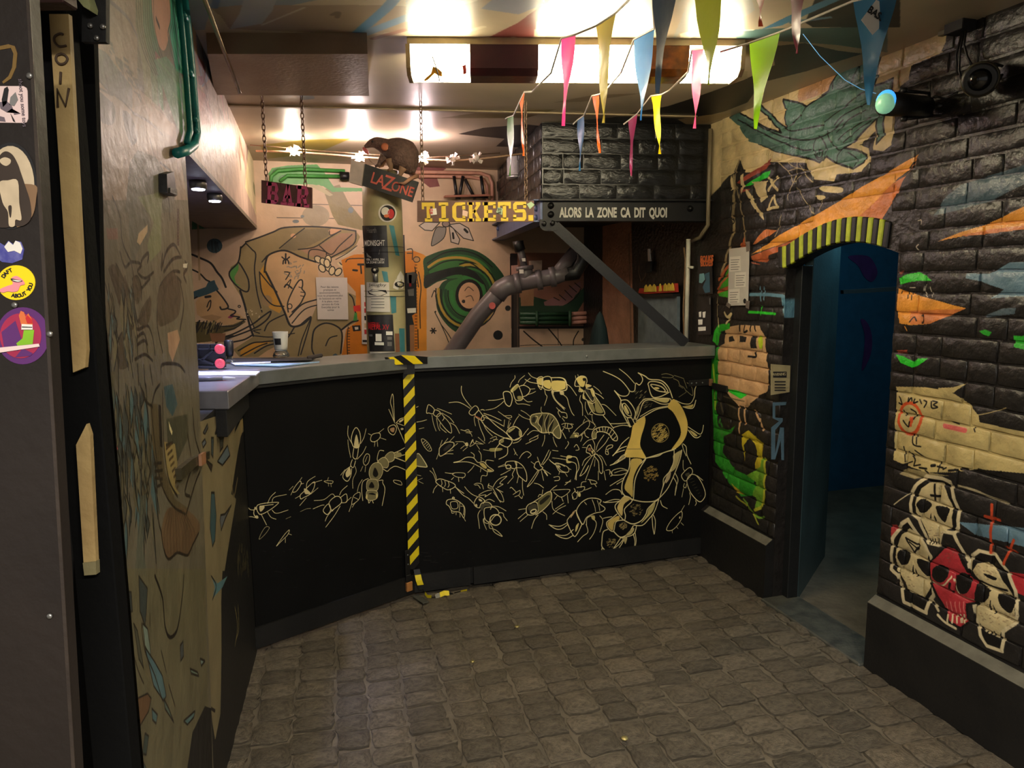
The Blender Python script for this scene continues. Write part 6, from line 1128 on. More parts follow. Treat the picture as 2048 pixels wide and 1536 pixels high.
def colpatch(name, t, m, parent, lift=.001, crop='o', sub=6):
    """quad patch wrapped on the column: corners tl tr br bl"""
    x0, y0, k = CROP[crop]; q = [(x0+x/k, y0+y/k) for x, y in pts(t)]; V = []; F = []
    for i in range(sub+1):
        for j in range(sub+1):
            u = i/sub; v = j/sub; a = [q[0][e]*(1-u)+q[1][e]*u for e in (0, 1)]; b = [q[3][e]*(1-u)+q[2][e]*u for e in (0, 1)]
            V.append(colxyz(a[0]*(1-v)+b[0]*v, a[1]*(1-v)+b[1]*v, lift))
    for i in range(sub):
        for j in range(sub): a = i*(sub+1)+j; F.append((a, a+1, a+sub+2, a+sub+1))
    return mesh(name, V, F, m, parent, True)
def colpoly(name, L, m, parent, lift, crop='o'):
    x0, y0, k = CROP[crop]; return mesh(name, [colxyz(x0+x/k, y0+y/k, lift) for x, y in L], [tuple(range(len(L)-1, -1, -1))], m, parent)
def coltext(s, x, y, wpx, hpx, m, parent, lift=.002, bold=0.001, crop='o'):
    x0, y0, k = CROP[crop]; me = textmesh(s, .1, 1, bold, 0); xs = [v.co.x for v in me.vertices]; ys = [v.co.y for v in me.vertices]
    for v in me.vertices: v.co = colxyz(x0+(x+wpx*((v.co.x-min(xs))/(max(xs)-min(xs))))/k, y0+(y+hpx*(1-(v.co.y-min(ys))/(max(ys)-min(ys))))/k, lift)
    me.materials.clear(); me.materials.append(m); o = bpy.data.objects.new('lettering', me); C.objects.link(o); setpar(o, parent)
for t in ('320 240 360 250 400 540 370 530', '250 680 300 690 310 790 270 780', '320 920 370 925 370 1080 330 1090', '390 1230 430 1230 430 1480 395 1480'): colpatch('paint_stroke', t, cmb, colm, .0008, sub=3)
colpatch('paint_stroke', '355 1280 390 1280 395 1470 360 1470', mat('rust_paint', (140, 92, 64), .6), colm, .0008, sub=3)
def poster(name, label, t, m, lift=.002):
    x0, y0, k = CROP['o']; q = pts(t); c = colxyz(x0+sum(p[0] for p in q)/4/k, y0+sum(p[1] for p in q)/4/k, lift)
    th_ = thing(name, label, 'poster', c); colpatch('sheet', t, m, th_, lift); return th_
m_pk = mat('black_poster', (30, 29, 31), .35, col2=(52, 50, 52), scale=20, bump=.05)
p1_ = poster('poster', 'black MIDNIGHT concert poster strapped around the olive column', '60 245 300 245 312 645 95 650', m_pk)
coltext('MIDNISGHT', 92, 385, 190, 55, m_let, p1_, .0035); coltext('Hearth', 120, 265, 90, 50, m_grey, p1_, .0035); coltext('VEN. 1 AVRIL 20H', 105, 560, 170, 22, m_let, p1_, .0035); coltext('LA ZONE LIEGE', 110, 588, 165, 20, m_let, p1_, .0035)
colpoly('picture', [(110, 510), (160, 490), (240, 475), (235, 520), (150, 555), (115, 545)], m_grey, p1_, .003)
p2_ = poster('poster', 'white flyer with a torn black title on the olive column', '104 788 312 792 318 1075 98 1070', m_white, .004)
colpoly('title_block', [(120, 880), (160, 858), (220, 862), (285, 865), (295, 895), (250, 920), (180, 915), (135, 905)], m_ink, p2_, .006); coltext('Jeugby', 130, 800, 160, 36, m_grey, p2_, .006)
for y in (945, 975, 1000, 1030): colpatch('text_line', f'150 {y} 270 {y} 270 {y+5} 150 {y+5}', m_grey, p2_, .006, sub=2)
p3_ = poster('poster', 'black poster with red METAL XV title low on the column', '96 1105 340 1098 352 1450 118 1455', m_pk)
coltext('IMPERIAL', 108, 1172, 120, 45, m_redp, p3_, .0035); coltext('METAL XV', 112, 1195, 195, 50, m_redp, p3_, .0038, .002)
for x, y, w_, h_ in ((185, 1285, 55, 70), (175, 1365, 85, 28), (280, 1260, 55, 35), (290, 1310, 40, 30), (290, 1360, 38, 40), (120, 1290, 35, 20)): colpatch('picture', f'{x} {y} {x+w_} {y} {x+w_} {y+h_} {x} {y+h_}', m_grey if w_ < 50 else m_let, p3_, .0035, sub=2)
colpatch('text_line', '120 1458 350 1455 352 1482 122 1486', m_white, p3_, .002, sub=4)
st = thing('round_sticker', 'round white-rimmed sticker high on the olive column', 'sticker', colxyz(784, 426))
colpoly('rim', ellp(306, 127, 76, 88), m_white, st, .0016); colpoly('picture', ellp(308, 127, 62, 74), m_ink, st, .0024); colpoly('picture', ellp(290, 110, 34, 40), m_white, st, .003); colpoly('picture', ellp(335, 135, 26, 46), m_redp, st, .003); colpoly('picture', ellp(300, 155, 22, 16), mat('orange_print', (214, 110, 60), .6, bump=0), st, .0036)
st = thing('drop_sticker', 'white drop-shaped sticker with a black eye on the column', 'sticker', colxyz(803, 560))
colpoly('rim', pts('405 680 425 730 440 800 420 850 380 862 345 845 350 800 380 730'), m_white, st, .002); colpoly('picture', ellp(395, 810, 38, 28), m_ink, st, .0028); colpoly('picture', ellp(398, 800, 8, 8), m_white, st, .0034)
for z_, nm in ((515, 'strap'), (478, 'strap'), (585, 'strap'), (592, 'strap'), (573, 'strap')): pass
V = []
for i, (y, xs_) in enumerate(((504, None), (493, None), (582, None), (593, None))):
    z_ = at(772, y, 3.9).z; ring = [Vector((colx+(colr+.006)*math.sin(a), coly-(colr+.006)*math.cos(a), z_)) for a in np.linspace(-1.5, 1.5, 14)]
    tube('wire_strap', ring, .0012, m_ink, colm, 5)
fan = thing('clip_lamp', 'small black clip lamp between the posters on the column', 'lamp', colxyz(762, 545, .02))
c_ = colxyz(762, 540, .02); lathe('head', [(.016, 0), (.02, .01), (.018, .03)], c_+Vector((0, .02, 0)), m_black, fan, axis=(0, -1, 0), seg=14); tube('stem', [c_+Vector((0, .012, -.01)), c_+Vector((0, .012, -.06))], .014, m_alu, fan, 10); lathe('lens', [(.008, 0), (.002, .003)], c_+Vector((0, -.01, 0)), m_white, fan, axis=(0, -1, 0), seg=10)
# post with flyers, right of the column
po = thing('black_post', 'thin black post with flyers right of the olive column', 'post', at(818, 708, 4.15))
pa, pb = at(813, 712, 4.15), at(812, 470, 4.15); tube('rod', [Vector((pa.x, 4.15, 0)), Vector((pa.x, 4.15, pb.z))], .008, m_black, po, 8); dec('board', 'o', '440 700 540 690 545 1080 500 1110 520 1200 520 1480 450 1490', FP(4.15), m_black, po, th=.012)
for t, m_ in (('455 700 520 690 560 720 520 800 460 800', m_grey), ('455 1040 540 1035 540 1080 460 1085', m_white), ('480 1200 525 1195 525 1470 485 1475', mat('brown_flyer', (150, 100, 60), .6)), ('470 720 500 720 495 830 475 830', m_redp), ('460 860 520 850 520 920 470 920', m_grey)): dec('flyer', 'o', t, FP(4.15), m_, po, n0=-.0125)
# ---------------- rat and wooden sign on top of the column
rs = thing('la_zone_sign', 'slanted black board lettered LA ZONE in red on the column', 'sign', at(772, 375, 3.86))
PZ = FP(3.865); m_rl = mat('faded_red_paint', (214, 100, 84), .6)
dec('board', 'p', '732 329 838 365 825 405 726 372', PZ, mat('black_board', (40, 40, 42), .6, col2=(66, 66, 66), scale=10), rs, th=.022)
dec('end_block', 'p', '706 322 731 329 726 373 701 366', PZ, mat('bleached_wood', (206, 190, 180), .7), rs, th=.04)
xd = (PZ.hit(838, 365)-PZ.hit(732, 329)).normalized(); yd = Vector((0, -1, 0)).cross(xd)*-1; yd = xd.cross(Vector((0, 1, 0)))*-1
yd = Vector((-xd.z, 0, xd.x)); 
for s_, x, y, sz_ in (('LA', 757, 361, .078), ('Z', 778, 369, .105), ('ONE', 806, 380, .070)):
    p = PZ.hit(x, y); lettering(s_, sz_, (p.x, 3.865-.0225, p.z), xd, yd, m_rl, rs, sx=.8, bold=.001)
rat = thing('rat_figure', 'brown rat figure crouching on top of the column', 'figure', at(790, 345, 3.95))
m_rat = mat('brown_fur', (116, 90, 80), .8, col2=(86, 66, 60), scale=60, bump=.8, bscale=120)
YZ = 3.92; sp = [(729, 294, 2.2), (735, 291, 5), (743, 287, 8), (752, 286, 11), (762, 289, 13), (772, 294, 16), (782, 298, 22), (793, 303, 28), (803, 310, 33), (811, 320, 30), (818, 333, 21), (823, 345, 9), (824, 350, 2)]
SPs = smooth([(a, b) for a, b, _ in sp], False, 4); rs_ = np.interp(np.linspace(0, len(sp)-1, len(SPs)), range(len(sp)), [c for *_, c in sp])
tube('body', [at(x, y, YZ) for x, y in SPs], [r*YZ/1450 for r in rs_], m_rat, rat, 18)
for dy in (-.03, .045):
    c = at(771, 296, YZ+dy); lathe('ear', [(.003, 0), (.018, .006), (.02, .012), (.012, .014)], c+Vector((0, dy*.5, .0)), mat('orange_ear', (190, 110, 74), .6), rat, axis=(.1, -1, .1) if dy < 0 else (0, 1, 0), seg=14)
c = at(745, 283, YZ-.026); lathe('eye', [(.001, -.006), (.006, -.003), (.006, .003), (.001, .006)], c, m_ink, rat, axis=(0, -1, 0), seg=10)
tube('snout', [at(726, 296, YZ), at(733, 303, YZ), at(737, 308, YZ)], [.008, .011, .004], mat('pink_snout', (206, 110, 110), .5), rat, 10)
m_rp = mat('pale_paw', (150, 116, 90), .7)
for x0_, y0_, x1_, y1_, dy in ((768, 312, 757, 330, -.03), (778, 318, 782, 338, -.05), (806, 335, 800, 350, -.06), (770, 312, 764, 331, .04)): tube('leg', [at(x0_, y0_, YZ+dy), at((x0_+x1_)/2, (y0_+y1_)/2-1, YZ+dy), at(x1_, y1_, YZ+dy), at(x1_-7, y1_+3, YZ+dy)], [.022, .017, .011, .006], m_rp if x0_ != 768 else m_rat, rat, 8)
tube('tail', [at(822, 348, YZ), at(834, 352, YZ-.05), at(820, 358, YZ-.09), at(808, 367, YZ-.09), at(796, 366, YZ-.09)], [.012, .012, .010, .009, .003], mat('tail_skin', (176, 130, 104), .6), rat, 8)
tube('whisker_wire', [at(752, 330, YZ), at(740, 322, YZ), at(737, 315, YZ)], .0015, m_chain, rat, 5)
# ---------------- notices and things on the back wall
nt_ = thing('typed_notice', 'white typed notice sheet pinned to the wall left of column', 'notice', PB.hit(664, 640))
dec('sheet', 'q6', '990 682 1240 685 1250 1020 1005 1018', PB, m_white, nt_, n0=-.012, th=.002)
c = PB.hit(665, 600); 
lettering('Pour des raisons\npratiques et\nenvironnementales,\nnous ne proposons plus\nde boissons en verre\nA la place, nous\nservons du Cola\nEveryday pour la\nsoiree', .021, PB.hit(660, 597)-PB.Y*.0146, PB.X, (0, 0, 1), m_grey, nt_, bold=.0002, sx=.9, ext=.0002)
pw = thing('striped_poster', 'narrow white poster with red print beside the orange garment', 'poster', PB.hit(728, 680))
dec('sheet', 'q6', '1348 742 1430 745 1430 1215 1358 1215', PB, m_white, pw, n0=-.012, th=.002)
for i, y in enumerate((880, 930, 990, 1050, 1100)): dec('print', 'q6', f'1376 {y} 1404 {y} 1404 {y+36} 1378 {y+36}', PB, (m_redp, m_redp, m_ink, mat('pale_print', (214, 180, 140), .6), m_redp)[i], pw, n0=-.0145, th=.0006)
dec('print', 'q6', '1362 1182 1430 1182 1430 1200 1364 1200', PB, m_ink, pw, n0=-.0145, th=.0006); dec('print', 'q6', ellp(1404, 805, 20, 26), PB, m_redp, pw, n0=-.0145, th=.0006)
m_cop = mat('painted_copper_pipe', (206, 150, 124), .45)
pi = thing('wall_conduits', 'pink painted conduits along the top of the back wall', 'pipes', PB.hit(900, 350))
tube('pipe', [PB.hit(x, y, .03) for x, y in ((820, 344), (900, 345), (960, 346), (978, 352), (984, 366), (985, 400))], .014, m_cop, pi, 8); tube('pipe', [PB.hit(x, y, .03) for x, y in ((820, 352), (940, 354), (966, 358), (974, 372), (975, 400))], .012, m_cop, pi, 8)
gi = thing('wall_conduits', 'green painted conduits on the wall above the BAR sign', 'pipes', PB.hit(600, 350))
m_gp = mat('green_pipe_paint', (84, 164, 76), .45)
tube('pipe', [PB.hit(x, y, .03) for x, y in ((540, 378), (543, 352), (556, 341), (600, 338), (690, 342))], .013, m_gp, gi, 8); tube('pipe', [PB.hit(x, y, .03) for x, y in ((560, 362), (575, 351), (680, 353))], .012, m_gp, gi, 8)
pg = thing('power_plug', 'dark plug with a white end beside the LA ZONE board', 'plug', PB.hit(690, 352)); tube('body', [PB.hit(680, 352, .05), PB.hit(698, 353, .05)], .032, m_black, pg, 10); tube('collar', [PB.hit(698, 353, .05), PB.hit(704, 353, .05)], .028, m_white, pg, 10)
rk = thing('wall_rack', 'dark metal rack fixed high on the back wall', 'rack', PB.hit(925, 395))
tubes('frame', [([PB.hit(*a, .06), PB.hit(*b, .06)], .012) for a, b in (((908, 352), (914, 398)), ((926, 352), (918, 398)), ((962, 352), (968, 398)), ((930, 358), (950, 398)), ((908, 392), (975, 394)))], m_black, rk); dec('shelf_bar', 'q8', '290 40 640 30 640 45 290 55', PB, mat('wood_shelf', (170, 110, 84), .6), rk, n0=-.05, th=.06)
sk = thing('grey_canister', 'grey cylinder mounted beside the brick hood', 'canister', PB.hit(1035, 350)); cc_ = at(1034, 333, 4.9); lathe('drum', [(.06, -.075), (.066, -.07), (.066, .05), (.06, .06)], cc_, mat('grey_plastic', (150, 146, 142), .5), sk, seg=18); tube('stem', [cc_+Vector((0, 0, .05)), Vector((cc_.x, cc_.y, CEIL))], .012, m_black, sk, 8); lathe('rim', [(.068, -.078), (.07, -.07), (.068, -.06)], cc_, m_alu, sk, seg=18)
# niche fittings
ng = thing('niche_pipes', 'green and pink painted pipes on the wall below the hood', 'pipes', PB.hit(1100, 650))
for y0_, m_ in ((628, mat('dark_green_pipe', (52, 88, 58), .4)), (637, MC['dark_green_pipe'] if 'dark_green_pipe' in MC else None), (645, mat('dark_green_pipe', (52, 88, 58), .4))):
    tube('pipe', [PB.hit(1040, y0_, .05), PB.hit(1142, y0_, .05)], .016, MC['dark_green_pipe'], ng, 8); tube('pipe', [PB.hit(1142, y0_, .05), PB.hit(1208, y0_-4, .05)], .016, m_cop, ng, 8)
for x in (1074, 1140): tube('bracket', [PB.hit(x, 622, .075), PB.hit(x, 652, .075)], .012, MC['dark_green_pipe'], ng, 8)
bxn = thing('switch_box', 'cream switch box on the wall behind the drain pipes', 'box', PB.hit(1070, 545)); dec('case', 'n', '420 560 540 555 535 670 425 680', PB, mat('cream_box', (206, 184, 160), .6), bxn, n0=-.01, th=.06); dec('plate', 'n', '228 610 292 605 290 730 230 735', PB, mat('pink_plate', (220, 170, 150), .6), bxn, n0=-.01, th=.03)
um = thing('folded_parasol', 'dark green folded cloth leaning behind the countertop', 'parasol', at(1198, 690, 5.0))
cu_ = at(1197, 692, 5.0); Vp = []
V = []; F = []; prof = ((.0, .30), (.02, .27), (.045, .18), (.065, .05), (.075, -.10), (.078, -.3))
for r_, z_ in prof:
    for k_ in range(28): a = 2*math.pi*k_/28; q_ = r_*(1+(.14 if k_ % 2 else -.06)); V.append(cu_+Vector((q_*math.cos(a)+.02*(z_+.1), q_*math.sin(a)*.8, z_-.06)))
for i in range(len(prof)-1):
    for k_ in range(28): k2 = (k_+1) % 28; F.append((i*28+k_, (i+1)*28+k_, (i+1)*28+k2, i*28+k2))
mesh('cloth', V, F, mat('dark_green_cloth', (38, 58, 60), .8), um, True); tube('pole', [cu_+Vector((.09, 0, -.35)), cu_+Vector((.05, 0, .1))], .006, m_wood, um, 6)
# fittings on the right wall beyond the bar
wp = thing('white_pipe', 'white vertical pipe beyond the right end of the bar', 'pipe', PR.hit(1376, 688)); tube('tube', [PR.hit(1377, 478, .03), PR.hit(1372, 700, .03)], .013, mat('white_pipe_paint', (206, 202, 184), .4), wp, 10); tube('clip', [PR.hit(1375, 534, .03), PR.hit(1386, 535, .03)], .008, MC['white_pipe_paint'], wp, 8)
tube('cable', [PR.hit(x, y, .02) for x, y in ((1368, 495), (1371, 520), (1369, 570), (1367, 620), (1369, 690))], .006, mat('brown_cable', (130, 100, 70), .6), wp, 6)
fr = thing('steel_sheet', 'blue-grey metal cabinet door behind the slanting brace', 'cabinet', PR.hit(1325, 690)); dec('door', 'r3', '350 838 665 825 662 1230 345 1230', PR, mat('blue_grey_sheet', (120, 134, 140), .45, .3, col2=(96, 108, 116)), fr, n0=-.02, th=.02); dec('top', 'r3', '280 822 665 812 665 835 350 845', PR, m_black, fr, n0=-.02, th=.05)
tl = thing('toy_strip', 'red and yellow jagged strip lying on the cabinet', 'ornament', PR.hit(1330, 585)); dec('base', 'r3', '360 808 370 770 410 770 660 730 665 800 420 815', PR, mat('red_strip', (176, 50, 36), .5), tl, n0=-.03, th=.02)
for a, b in ((415, 445), (445, 480), (480, 512), (535, 555), (572, 600), (600, 632), (632, 658)): dec('flame', 'r3', f'{a} {800-(a-400)*.05} {a+4} {758-(a-400)*.08} {(a+b)/2} {742-(a-400)*.07} {b-4} {762-(a-400)*.08} {b} {800-(a-400)*.05}', PR, mat('yellow_strip', (216, 186, 70), .5), tl, n0=-.052, th=.006)
bo_ = thing('bottle_opener', 'white and black bottle opener hanging on the dark wall', 'opener', PR.hit(1303, 550)); dec('blade', 'r3', '412 455 425 455 432 540 438 552 415 555 412 500', PR, m_white, bo_, n0=-.02, th=.008); dec('handle', 'r3', '405 555 440 555 435 640 400 650 395 600', PR, m_blackm, bo_, n0=-.02, th=.012); tube('cord', [PR.hit(1200+x/4, 384+y/4, .02) for x, y in ((420, 455), (380, 560), (360, 680), (330, 720), (310, 640), (320, 500))], .003, m_chain, bo_, 5)
def rposter(lab, t, items):
    o = thing('poster', lab, 'poster', PR.hit(1415, 600)); dec('sheet', 'r3', t, PR, m_pk, o, n0=-.013, th=.002)
    for t2, m_ in items: dec('print', 'r3', t2, PR, m_, o, n0=-.0155, th=.0006)
    return o
m_org = mat('orange_print', (214, 110, 60), .6, bump=0); m_bl = mat('pale_blue_print', (130, 180, 190), .6, bump=0); m_bd = mat('blue_print', (70, 104, 124), .6, bump=0)
f_ = rposter('black FOLKS BLUES poster at the right end of the bar', '800 515 912 510 920 815 805 818', (('815 655 850 650 860 700 835 730 812 725', m_bl), ('850 660 895 640 900 800 860 810 840 760 870 700', m_bd)))
for s_, y in (('FOLKS', 538), ('BLUES', 570)): p = PR.hit(1200+853/4, 384+y/4, .0162); lettering(s_, .05, p, PR.X, (0, 0, 1), m_org, f_, sx=.95, bold=.002)
rposter('black poster with white print below the FOLKS BLUES poster', '800 842 905 838 905 1140 803 1142', (('810 960 830 955 828 1000 812 1000', m_let), ('840 960 865 955 860 1005 842 1005', m_let), ('805 1020 840 1018 838 1060 806 1062', m_let), ('805 1080 865 1076 865 1108 806 1112', m_let), ('895 850 903 850 903 900 895 900', m_grey)))
pn = thing('taped_notice', 'white printed notice sheet taped to the brick pillar', 'notice', PR.hit(1484, 612)); dec('sheet', 'r3', '1055 455 1200 438 1215 470 1205 905 1045 910', PR, mat('pale_grey_paper', (196, 190, 182), .6, var=.08), pn, n0=-.014, th=.003)
for t in ('1062 520 1150 512 1150 630 1058 638', '1103 645 1192 640 1190 760 1100 765', '1055 780 1140 772 1138 885 1052 890'):
    dec('text_block', 'r3', t, PR, m_white, pn, n0=-.0175, th=.0006); q_ = pts(t)
    for k_ in range(5): y = q_[0][1]+22+k_*19; dec('text_line', 'r3', [(q_[0][0]+8, y), (q_[1][0]-10-(k_ % 3)*8, y-3), (q_[1][0]-10-(k_ % 3)*8, y+2), (q_[0][0]+8, y+5)], PR, m_grey, pn, n0=-.0185, th=.0003)
dec('print', 'r3', ellp(1182, 872, 12, 20), PR, m_ink, pn, n0=-.0175, th=.0006)
for t in ('1190 400 1222 395 1225 470 1195 480', '1040 880 1070 900 1060 930 1030 910', '1190 870 1222 870 1215 935 1190 925'): dec('tape', 'r3', t, PR, mat('grey_tape', (120, 110, 104), .4), pn, n0=-.0175, th=.001)
# ---------------- lamps on the right wall
sp1 = thing('stage_lamp', 'black stage lamp with a glowing green and blue lens', 'lamp', PR.hit(1840, 215, .05))
a_, b_ = at(1850, 214, 2.72), at(1772, 207, 2.58); ax = (b_-a_).normalized(); L_ = (b_-a_).length
lathe('barrel', [(.02, -.02), (.036, 0), (.038, L_*.5), (.040, L_), (.034, L_)], a_, m_black, sp1, axis=ax, seg=20); lathe('lens', [(.034, 0), (.034, .008), (.027, .018), (.010, .024)], b_, mat('green_glow_lens', (150, 220, 180), .3, var=0, bump=0, emit=.30), sp1, axis=ax, seg=20)
lathe('lens_rim', [(.034, 0), (.036, .004), (.033, .008)], b_+Vector((0, -.002, .008)), mat('blue_glow_rim', (70, 170, 255), .3, var=0, bump=0, emit=.8), sp1, axis=ax, seg=20)
tubes('yoke', [([at(1812, 182, 2.66), at(1858, 186, 2.74), at(1862, 232, 2.74), at(1812, 238, 2.66)], .006)], m_black, sp1); tube('arm', [at(1860, 210, 2.74), PR.hit(1890, 212, 0)], .010, m_black, sp1, 8)
for y in (181, 238): lathe('knob', [(.010, -.008), (.012, 0), (.010, .008)], at(1808, y, 2.65), m_black, sp1, seg=10)
tube('fibre', [at(1752, 187, 2.58), at(1722, 178, 2.6), at(1690, 160, 2.62), at(1640, 112, 2.64), at(1606, 68, 2.66)], .0012, mat('blue_fibre', (120, 190, 240), .3, var=0, bump=0, emit=.35), sp1, 5)
sp2 = thing('stage_lamp', 'black round stage lamp hanging by cables on the brick wall', 'lamp', PR.hit(1960, 165, .05))
c2 = PR.hit(1962, 158, .10); ax2 = (Vector((-.55, -.75, -.25))).normalized(); lathe('barrel', [(.03, -.07), (.045, -.05), (.048, .0), (.05, .045), (.042, .045)], c2, m_black, sp2, axis=ax2, seg=20); lathe('lens', [(.038, 0), (.02, .012), (.004, .016)], c2+ax2*.042, mat('dark_glass', (14, 14, 16), .1, bump=0), sp2, axis=ax2, seg=20); lathe('ring', [(.05, 0), (.055, .004), (.05, .01)], c2+ax2*.02, mat('olive_ring', (84, 78, 62), .4), sp2, axis=ax2, seg=20)
tubes('yoke', [([PR.hit(1925, 150, .12), PR.hit(1990, 128, .10), PR.hit(2004, 132, .02)], .005), ([PR.hit(1940, 190, .12), PR.hit(1985, 180, .10), PR.hit(2004, 150, .02)], .005)], m_black, sp2)
jb = thing('junction_box', 'black socket box on a grey board above the stage lamps', 'junction box', PR.hit(1935, 60)); box('board', (*(lambda q: (q[0], -.02, q[1]))(PR.sz(1908, 35)),), (.07, .025, .11), mat('grey_board', (120, 112, 88), .7), jb, PR); box('socket', (*(lambda q: (q[0], -.04, q[1]))(PR.sz(1940, 35)),), (.075, .06, .105), m_blackm, jb, PR)
tubes('cable', [([PR.hit(x, y, .05) for x, y in p_], .004) for p_ in (((1932, 62), (1928, 90), (1935, 115), (1944, 132)), ((1928, 62), (1920, 100), (1918, 140), (1925, 165)), ((1925, 62), (1912, 110), (1915, 150)))], m_black, jb)
cbx = thing('power_cable', 'black cable trailing between the two stage lamps', 'cable', PR.hit(1880, 195, .03)); tube('cable', [PR.hit(x, y, .04) for x, y in ((1915, 185), (1890, 198), (1870, 192), (1858, 200))], .004, m_black, cbx, 6); del_ = cbx
# drain/cable duct in the corner by the hood
cd_ = tag(tube('corner_pipe', [PR.hit(1421, 258, .03), PR.hit(1419, 330, .03), PR.hit(1417, 400, .03), PR.hit(1416, 450, .03), PR.hit(1400, 475, .03), PR.hit(1384, 482, .03)], .012, mat('corner_pipe_paint', (120, 108, 84), .5), None, 8), 'thin painted pipe in the corner beside the brick hood', 'pipe')
# ---------------- doorway
m_df = mat('dark_door_frame', (22, 24, 25), .5)
dfm = struct(boxes('trim_6', [((S0+.02, TH+.02, .8), (.05, .06, 1.75)), ((S1-.01, TH+.02, .8), (.03, .06, 1.75))], m_df, None, PR), 'dark frame inside the arched doorway')
dl = boxes('door_1', [((0, 0, 0), (.70, .04, 2.12))], mat('grey_teal_door', (58, 78, 80), .45, col2=(46, 60, 62), scale=4)); hx = PR.w(S0+.02, TH+.045, .0); dl.matrix_world = Matrix.Translation((hx.x, hx.y, .93)) @ Matrix.Rotation(math.atan2(PR.Y.y, PR.Y.x)+math.radians(40), 4, 'Z') @ Matrix.Translation((.36, 0, 0)); struct(dl, 'grey door leaf standing open into the next room')
m_pv = mat('purple_paint', (86, 40, 92), .6)
PBW = Plane(PR.w(-.95, .17, 0), PR.Y); PBW = Plane(PR.w(-.945, .066, 0).xy, (PR.Y.x, PR.Y.y))
for t in ('640 515 790 510 850 570 875 650 830 718 770 680 720 590', '740 1020 790 1040 830 1150 820 1300 750 1430 770 1250 770 1130'): 
    o = dec('painted_shape', 'r4', t, PBW, m_pv, bw, n0=0, th=.002, sm=True)
bmx = tag(dec('ceiling_bar', 'r4', '580 785 1050 755 1050 790 580 815', FP(4.3), m_blackm, None, th=.04), 'dark horizontal bar seen through the doorway', 'bar rail')
sq = thing('dark_crate', 'black crate standing on the floor beyond the doorway', 'crate', PR.w(.55, 1.3, -.14)); box('case', (.75, 1.35, .35), (.8, .5, .98), m_blackm, sq, PR); box('lid', (.75, 1.35, .85), (.82, .52, .03), m_black, sq, PR); 
wn = thing('warning_sign', 'small cream WARNING label on the door reveal', 'sign', PR.w(S0+.002, .06, 1.05))
PJ = Plane(PR.w(S0, 0, 0).xy, (PR.Y.x, PR.Y.y)); 
dec('plate', 'p', '1541 728 1580 731 1578 784 1541 790', PJ, mat('cream_label', (170, 156, 116), .6), wn, n0=-.001, th=.003); dec('print', 'p', '1545 743 1572 743 1572 755 1545 755', PJ, m_ink, wn, n0=-.0045, th=.0006)
p = PJ.hit(1558, 749, .0056); lettering('WARNING', .020, p, PJ.X, (0, 0, 1), mat('cream_print', (190, 176, 136), .6), wn, sx=.8)
for y in (762, 768, 774, 779): dec('text_line', 'p', f'1548 {y} 1570 {y} 1570 {y+2.5} 1548 {y+2.5}', PJ, m_ink, wn, n0=-.0045, th=.0006)
wn2 = tag(dec('painted_tag', 'r5', '980 420 1090 415 1085 440 1000 445 1000 540 1060 545 1060 570 1000 640 1000 830 1040 620 1070 620 1070 880 1050 880 1045 720 1000 875 968 875 968 620 1030 570 980 545', PJ, mat('grey_blue_paint', (84, 112, 128), .6), None, n0=-.001, th=.0008), 'grey-blue painted letters down the door reveal', 'graffiti')

# ================================================================ BUNTING
def bunting(lab, flags, ext):
    """flags: (x_left,y_left,x_right,y_right,tip_x,tip_y,depth,colour key)"""
    f0 = flags[0]; b = thing('bunting', lab, 'bunting', at(f0[0], f0[1], f0[6]), 'bunting strings under the ceiling'); path = []
    for (xl, yl, xr, yr, tx, ty, d, col) in flags:
        pl, pr_ = at(xl, yl, d+.06), at(xr, yr, d-.06); tp_ = at(tx, ty, d); path += [pl, pr_]
        n = 7; V = []; F = []; sd = random.Random(int(xl)); ph = sd.uniform(0, 6)
        side = (pr_-pl); nrm_ = side.cross(Vector((0, 0, 1))).normalized()
        for i in range(n+1):
            t = i/n; a = pl.lerp(tp_, t); c = pr_.lerp(tp_, t); m = 4
            for j in range(m+1):
                u = j/m; q_ = a.lerp(c, u)+nrm_*(.010*math.sin(ph+t*5+u*2.5)*(t*(1.1-t))*2.6+.006*math.sin(3*u+ph)*t); V.append(q_)
        for i in range(n):
            for j in range(4): k = i*5+j; F.append((k, k+1, k+6, k+5))
        o = mesh('pennant', V, F, FLM[col], b, True)
    path = [at(*e) for e in ext[0]]+path+[at(*e) for e in ext[1]]
    p2 = [path[0]]
    for a, c in zip(path, path[1:]):
        if a.y > 2.92 and c.y < 2.75:
            for yy in (2.93, 2.68): v = a.lerp(c, (a.y-yy)/(a.y-c.y)); v.z = 2.335; p2.append(v)
        p2.append(c)
    path = p2
    tube('cord', path, .0035, mat('white_cord', (206, 200, 188), .5), b, 6)
    return b
def flag_mat(n, c):
    m = mat('pennant_'+n, c, .34, var=.08, bump=.25, bscale=18); nt = m.node_tree; b = nt.nodes['Principled BSDF']; o = nt.nodes['Material Output']
    tr = nt.nodes.new('ShaderNodeBsdfTranslucent'); tr.inputs[0].default_value = lin(c); mx = nt.nodes.new('ShaderNodeMixShader'); mx.inputs[0].default_value = .45
    nt.links.new(b.outputs[0], mx.inputs[1]); nt.links.new(tr.outputs[0], mx.inputs[2]); nt.links.new(mx.outputs[0], o.inputs[0]); return m
FLM = {k: flag_mat(k, c) for k, c in dict(green=(84, 160, 50), orange=(250, 96, 36), pink=(226, 60, 130), gold=(190, 170, 76), blue=(56, 120, 180), sky=(70, 150, 226), navy=(62, 78, 104), magenta=(196, 62, 124), yellow=(246, 222, 20), hot=(250, 84, 138), lime=(196, 206, 64), bright=(156, 220, 30), mauve=(150, 78, 96), rust=(170, 70, 50), bluew=(70, 140, 190)).items()}
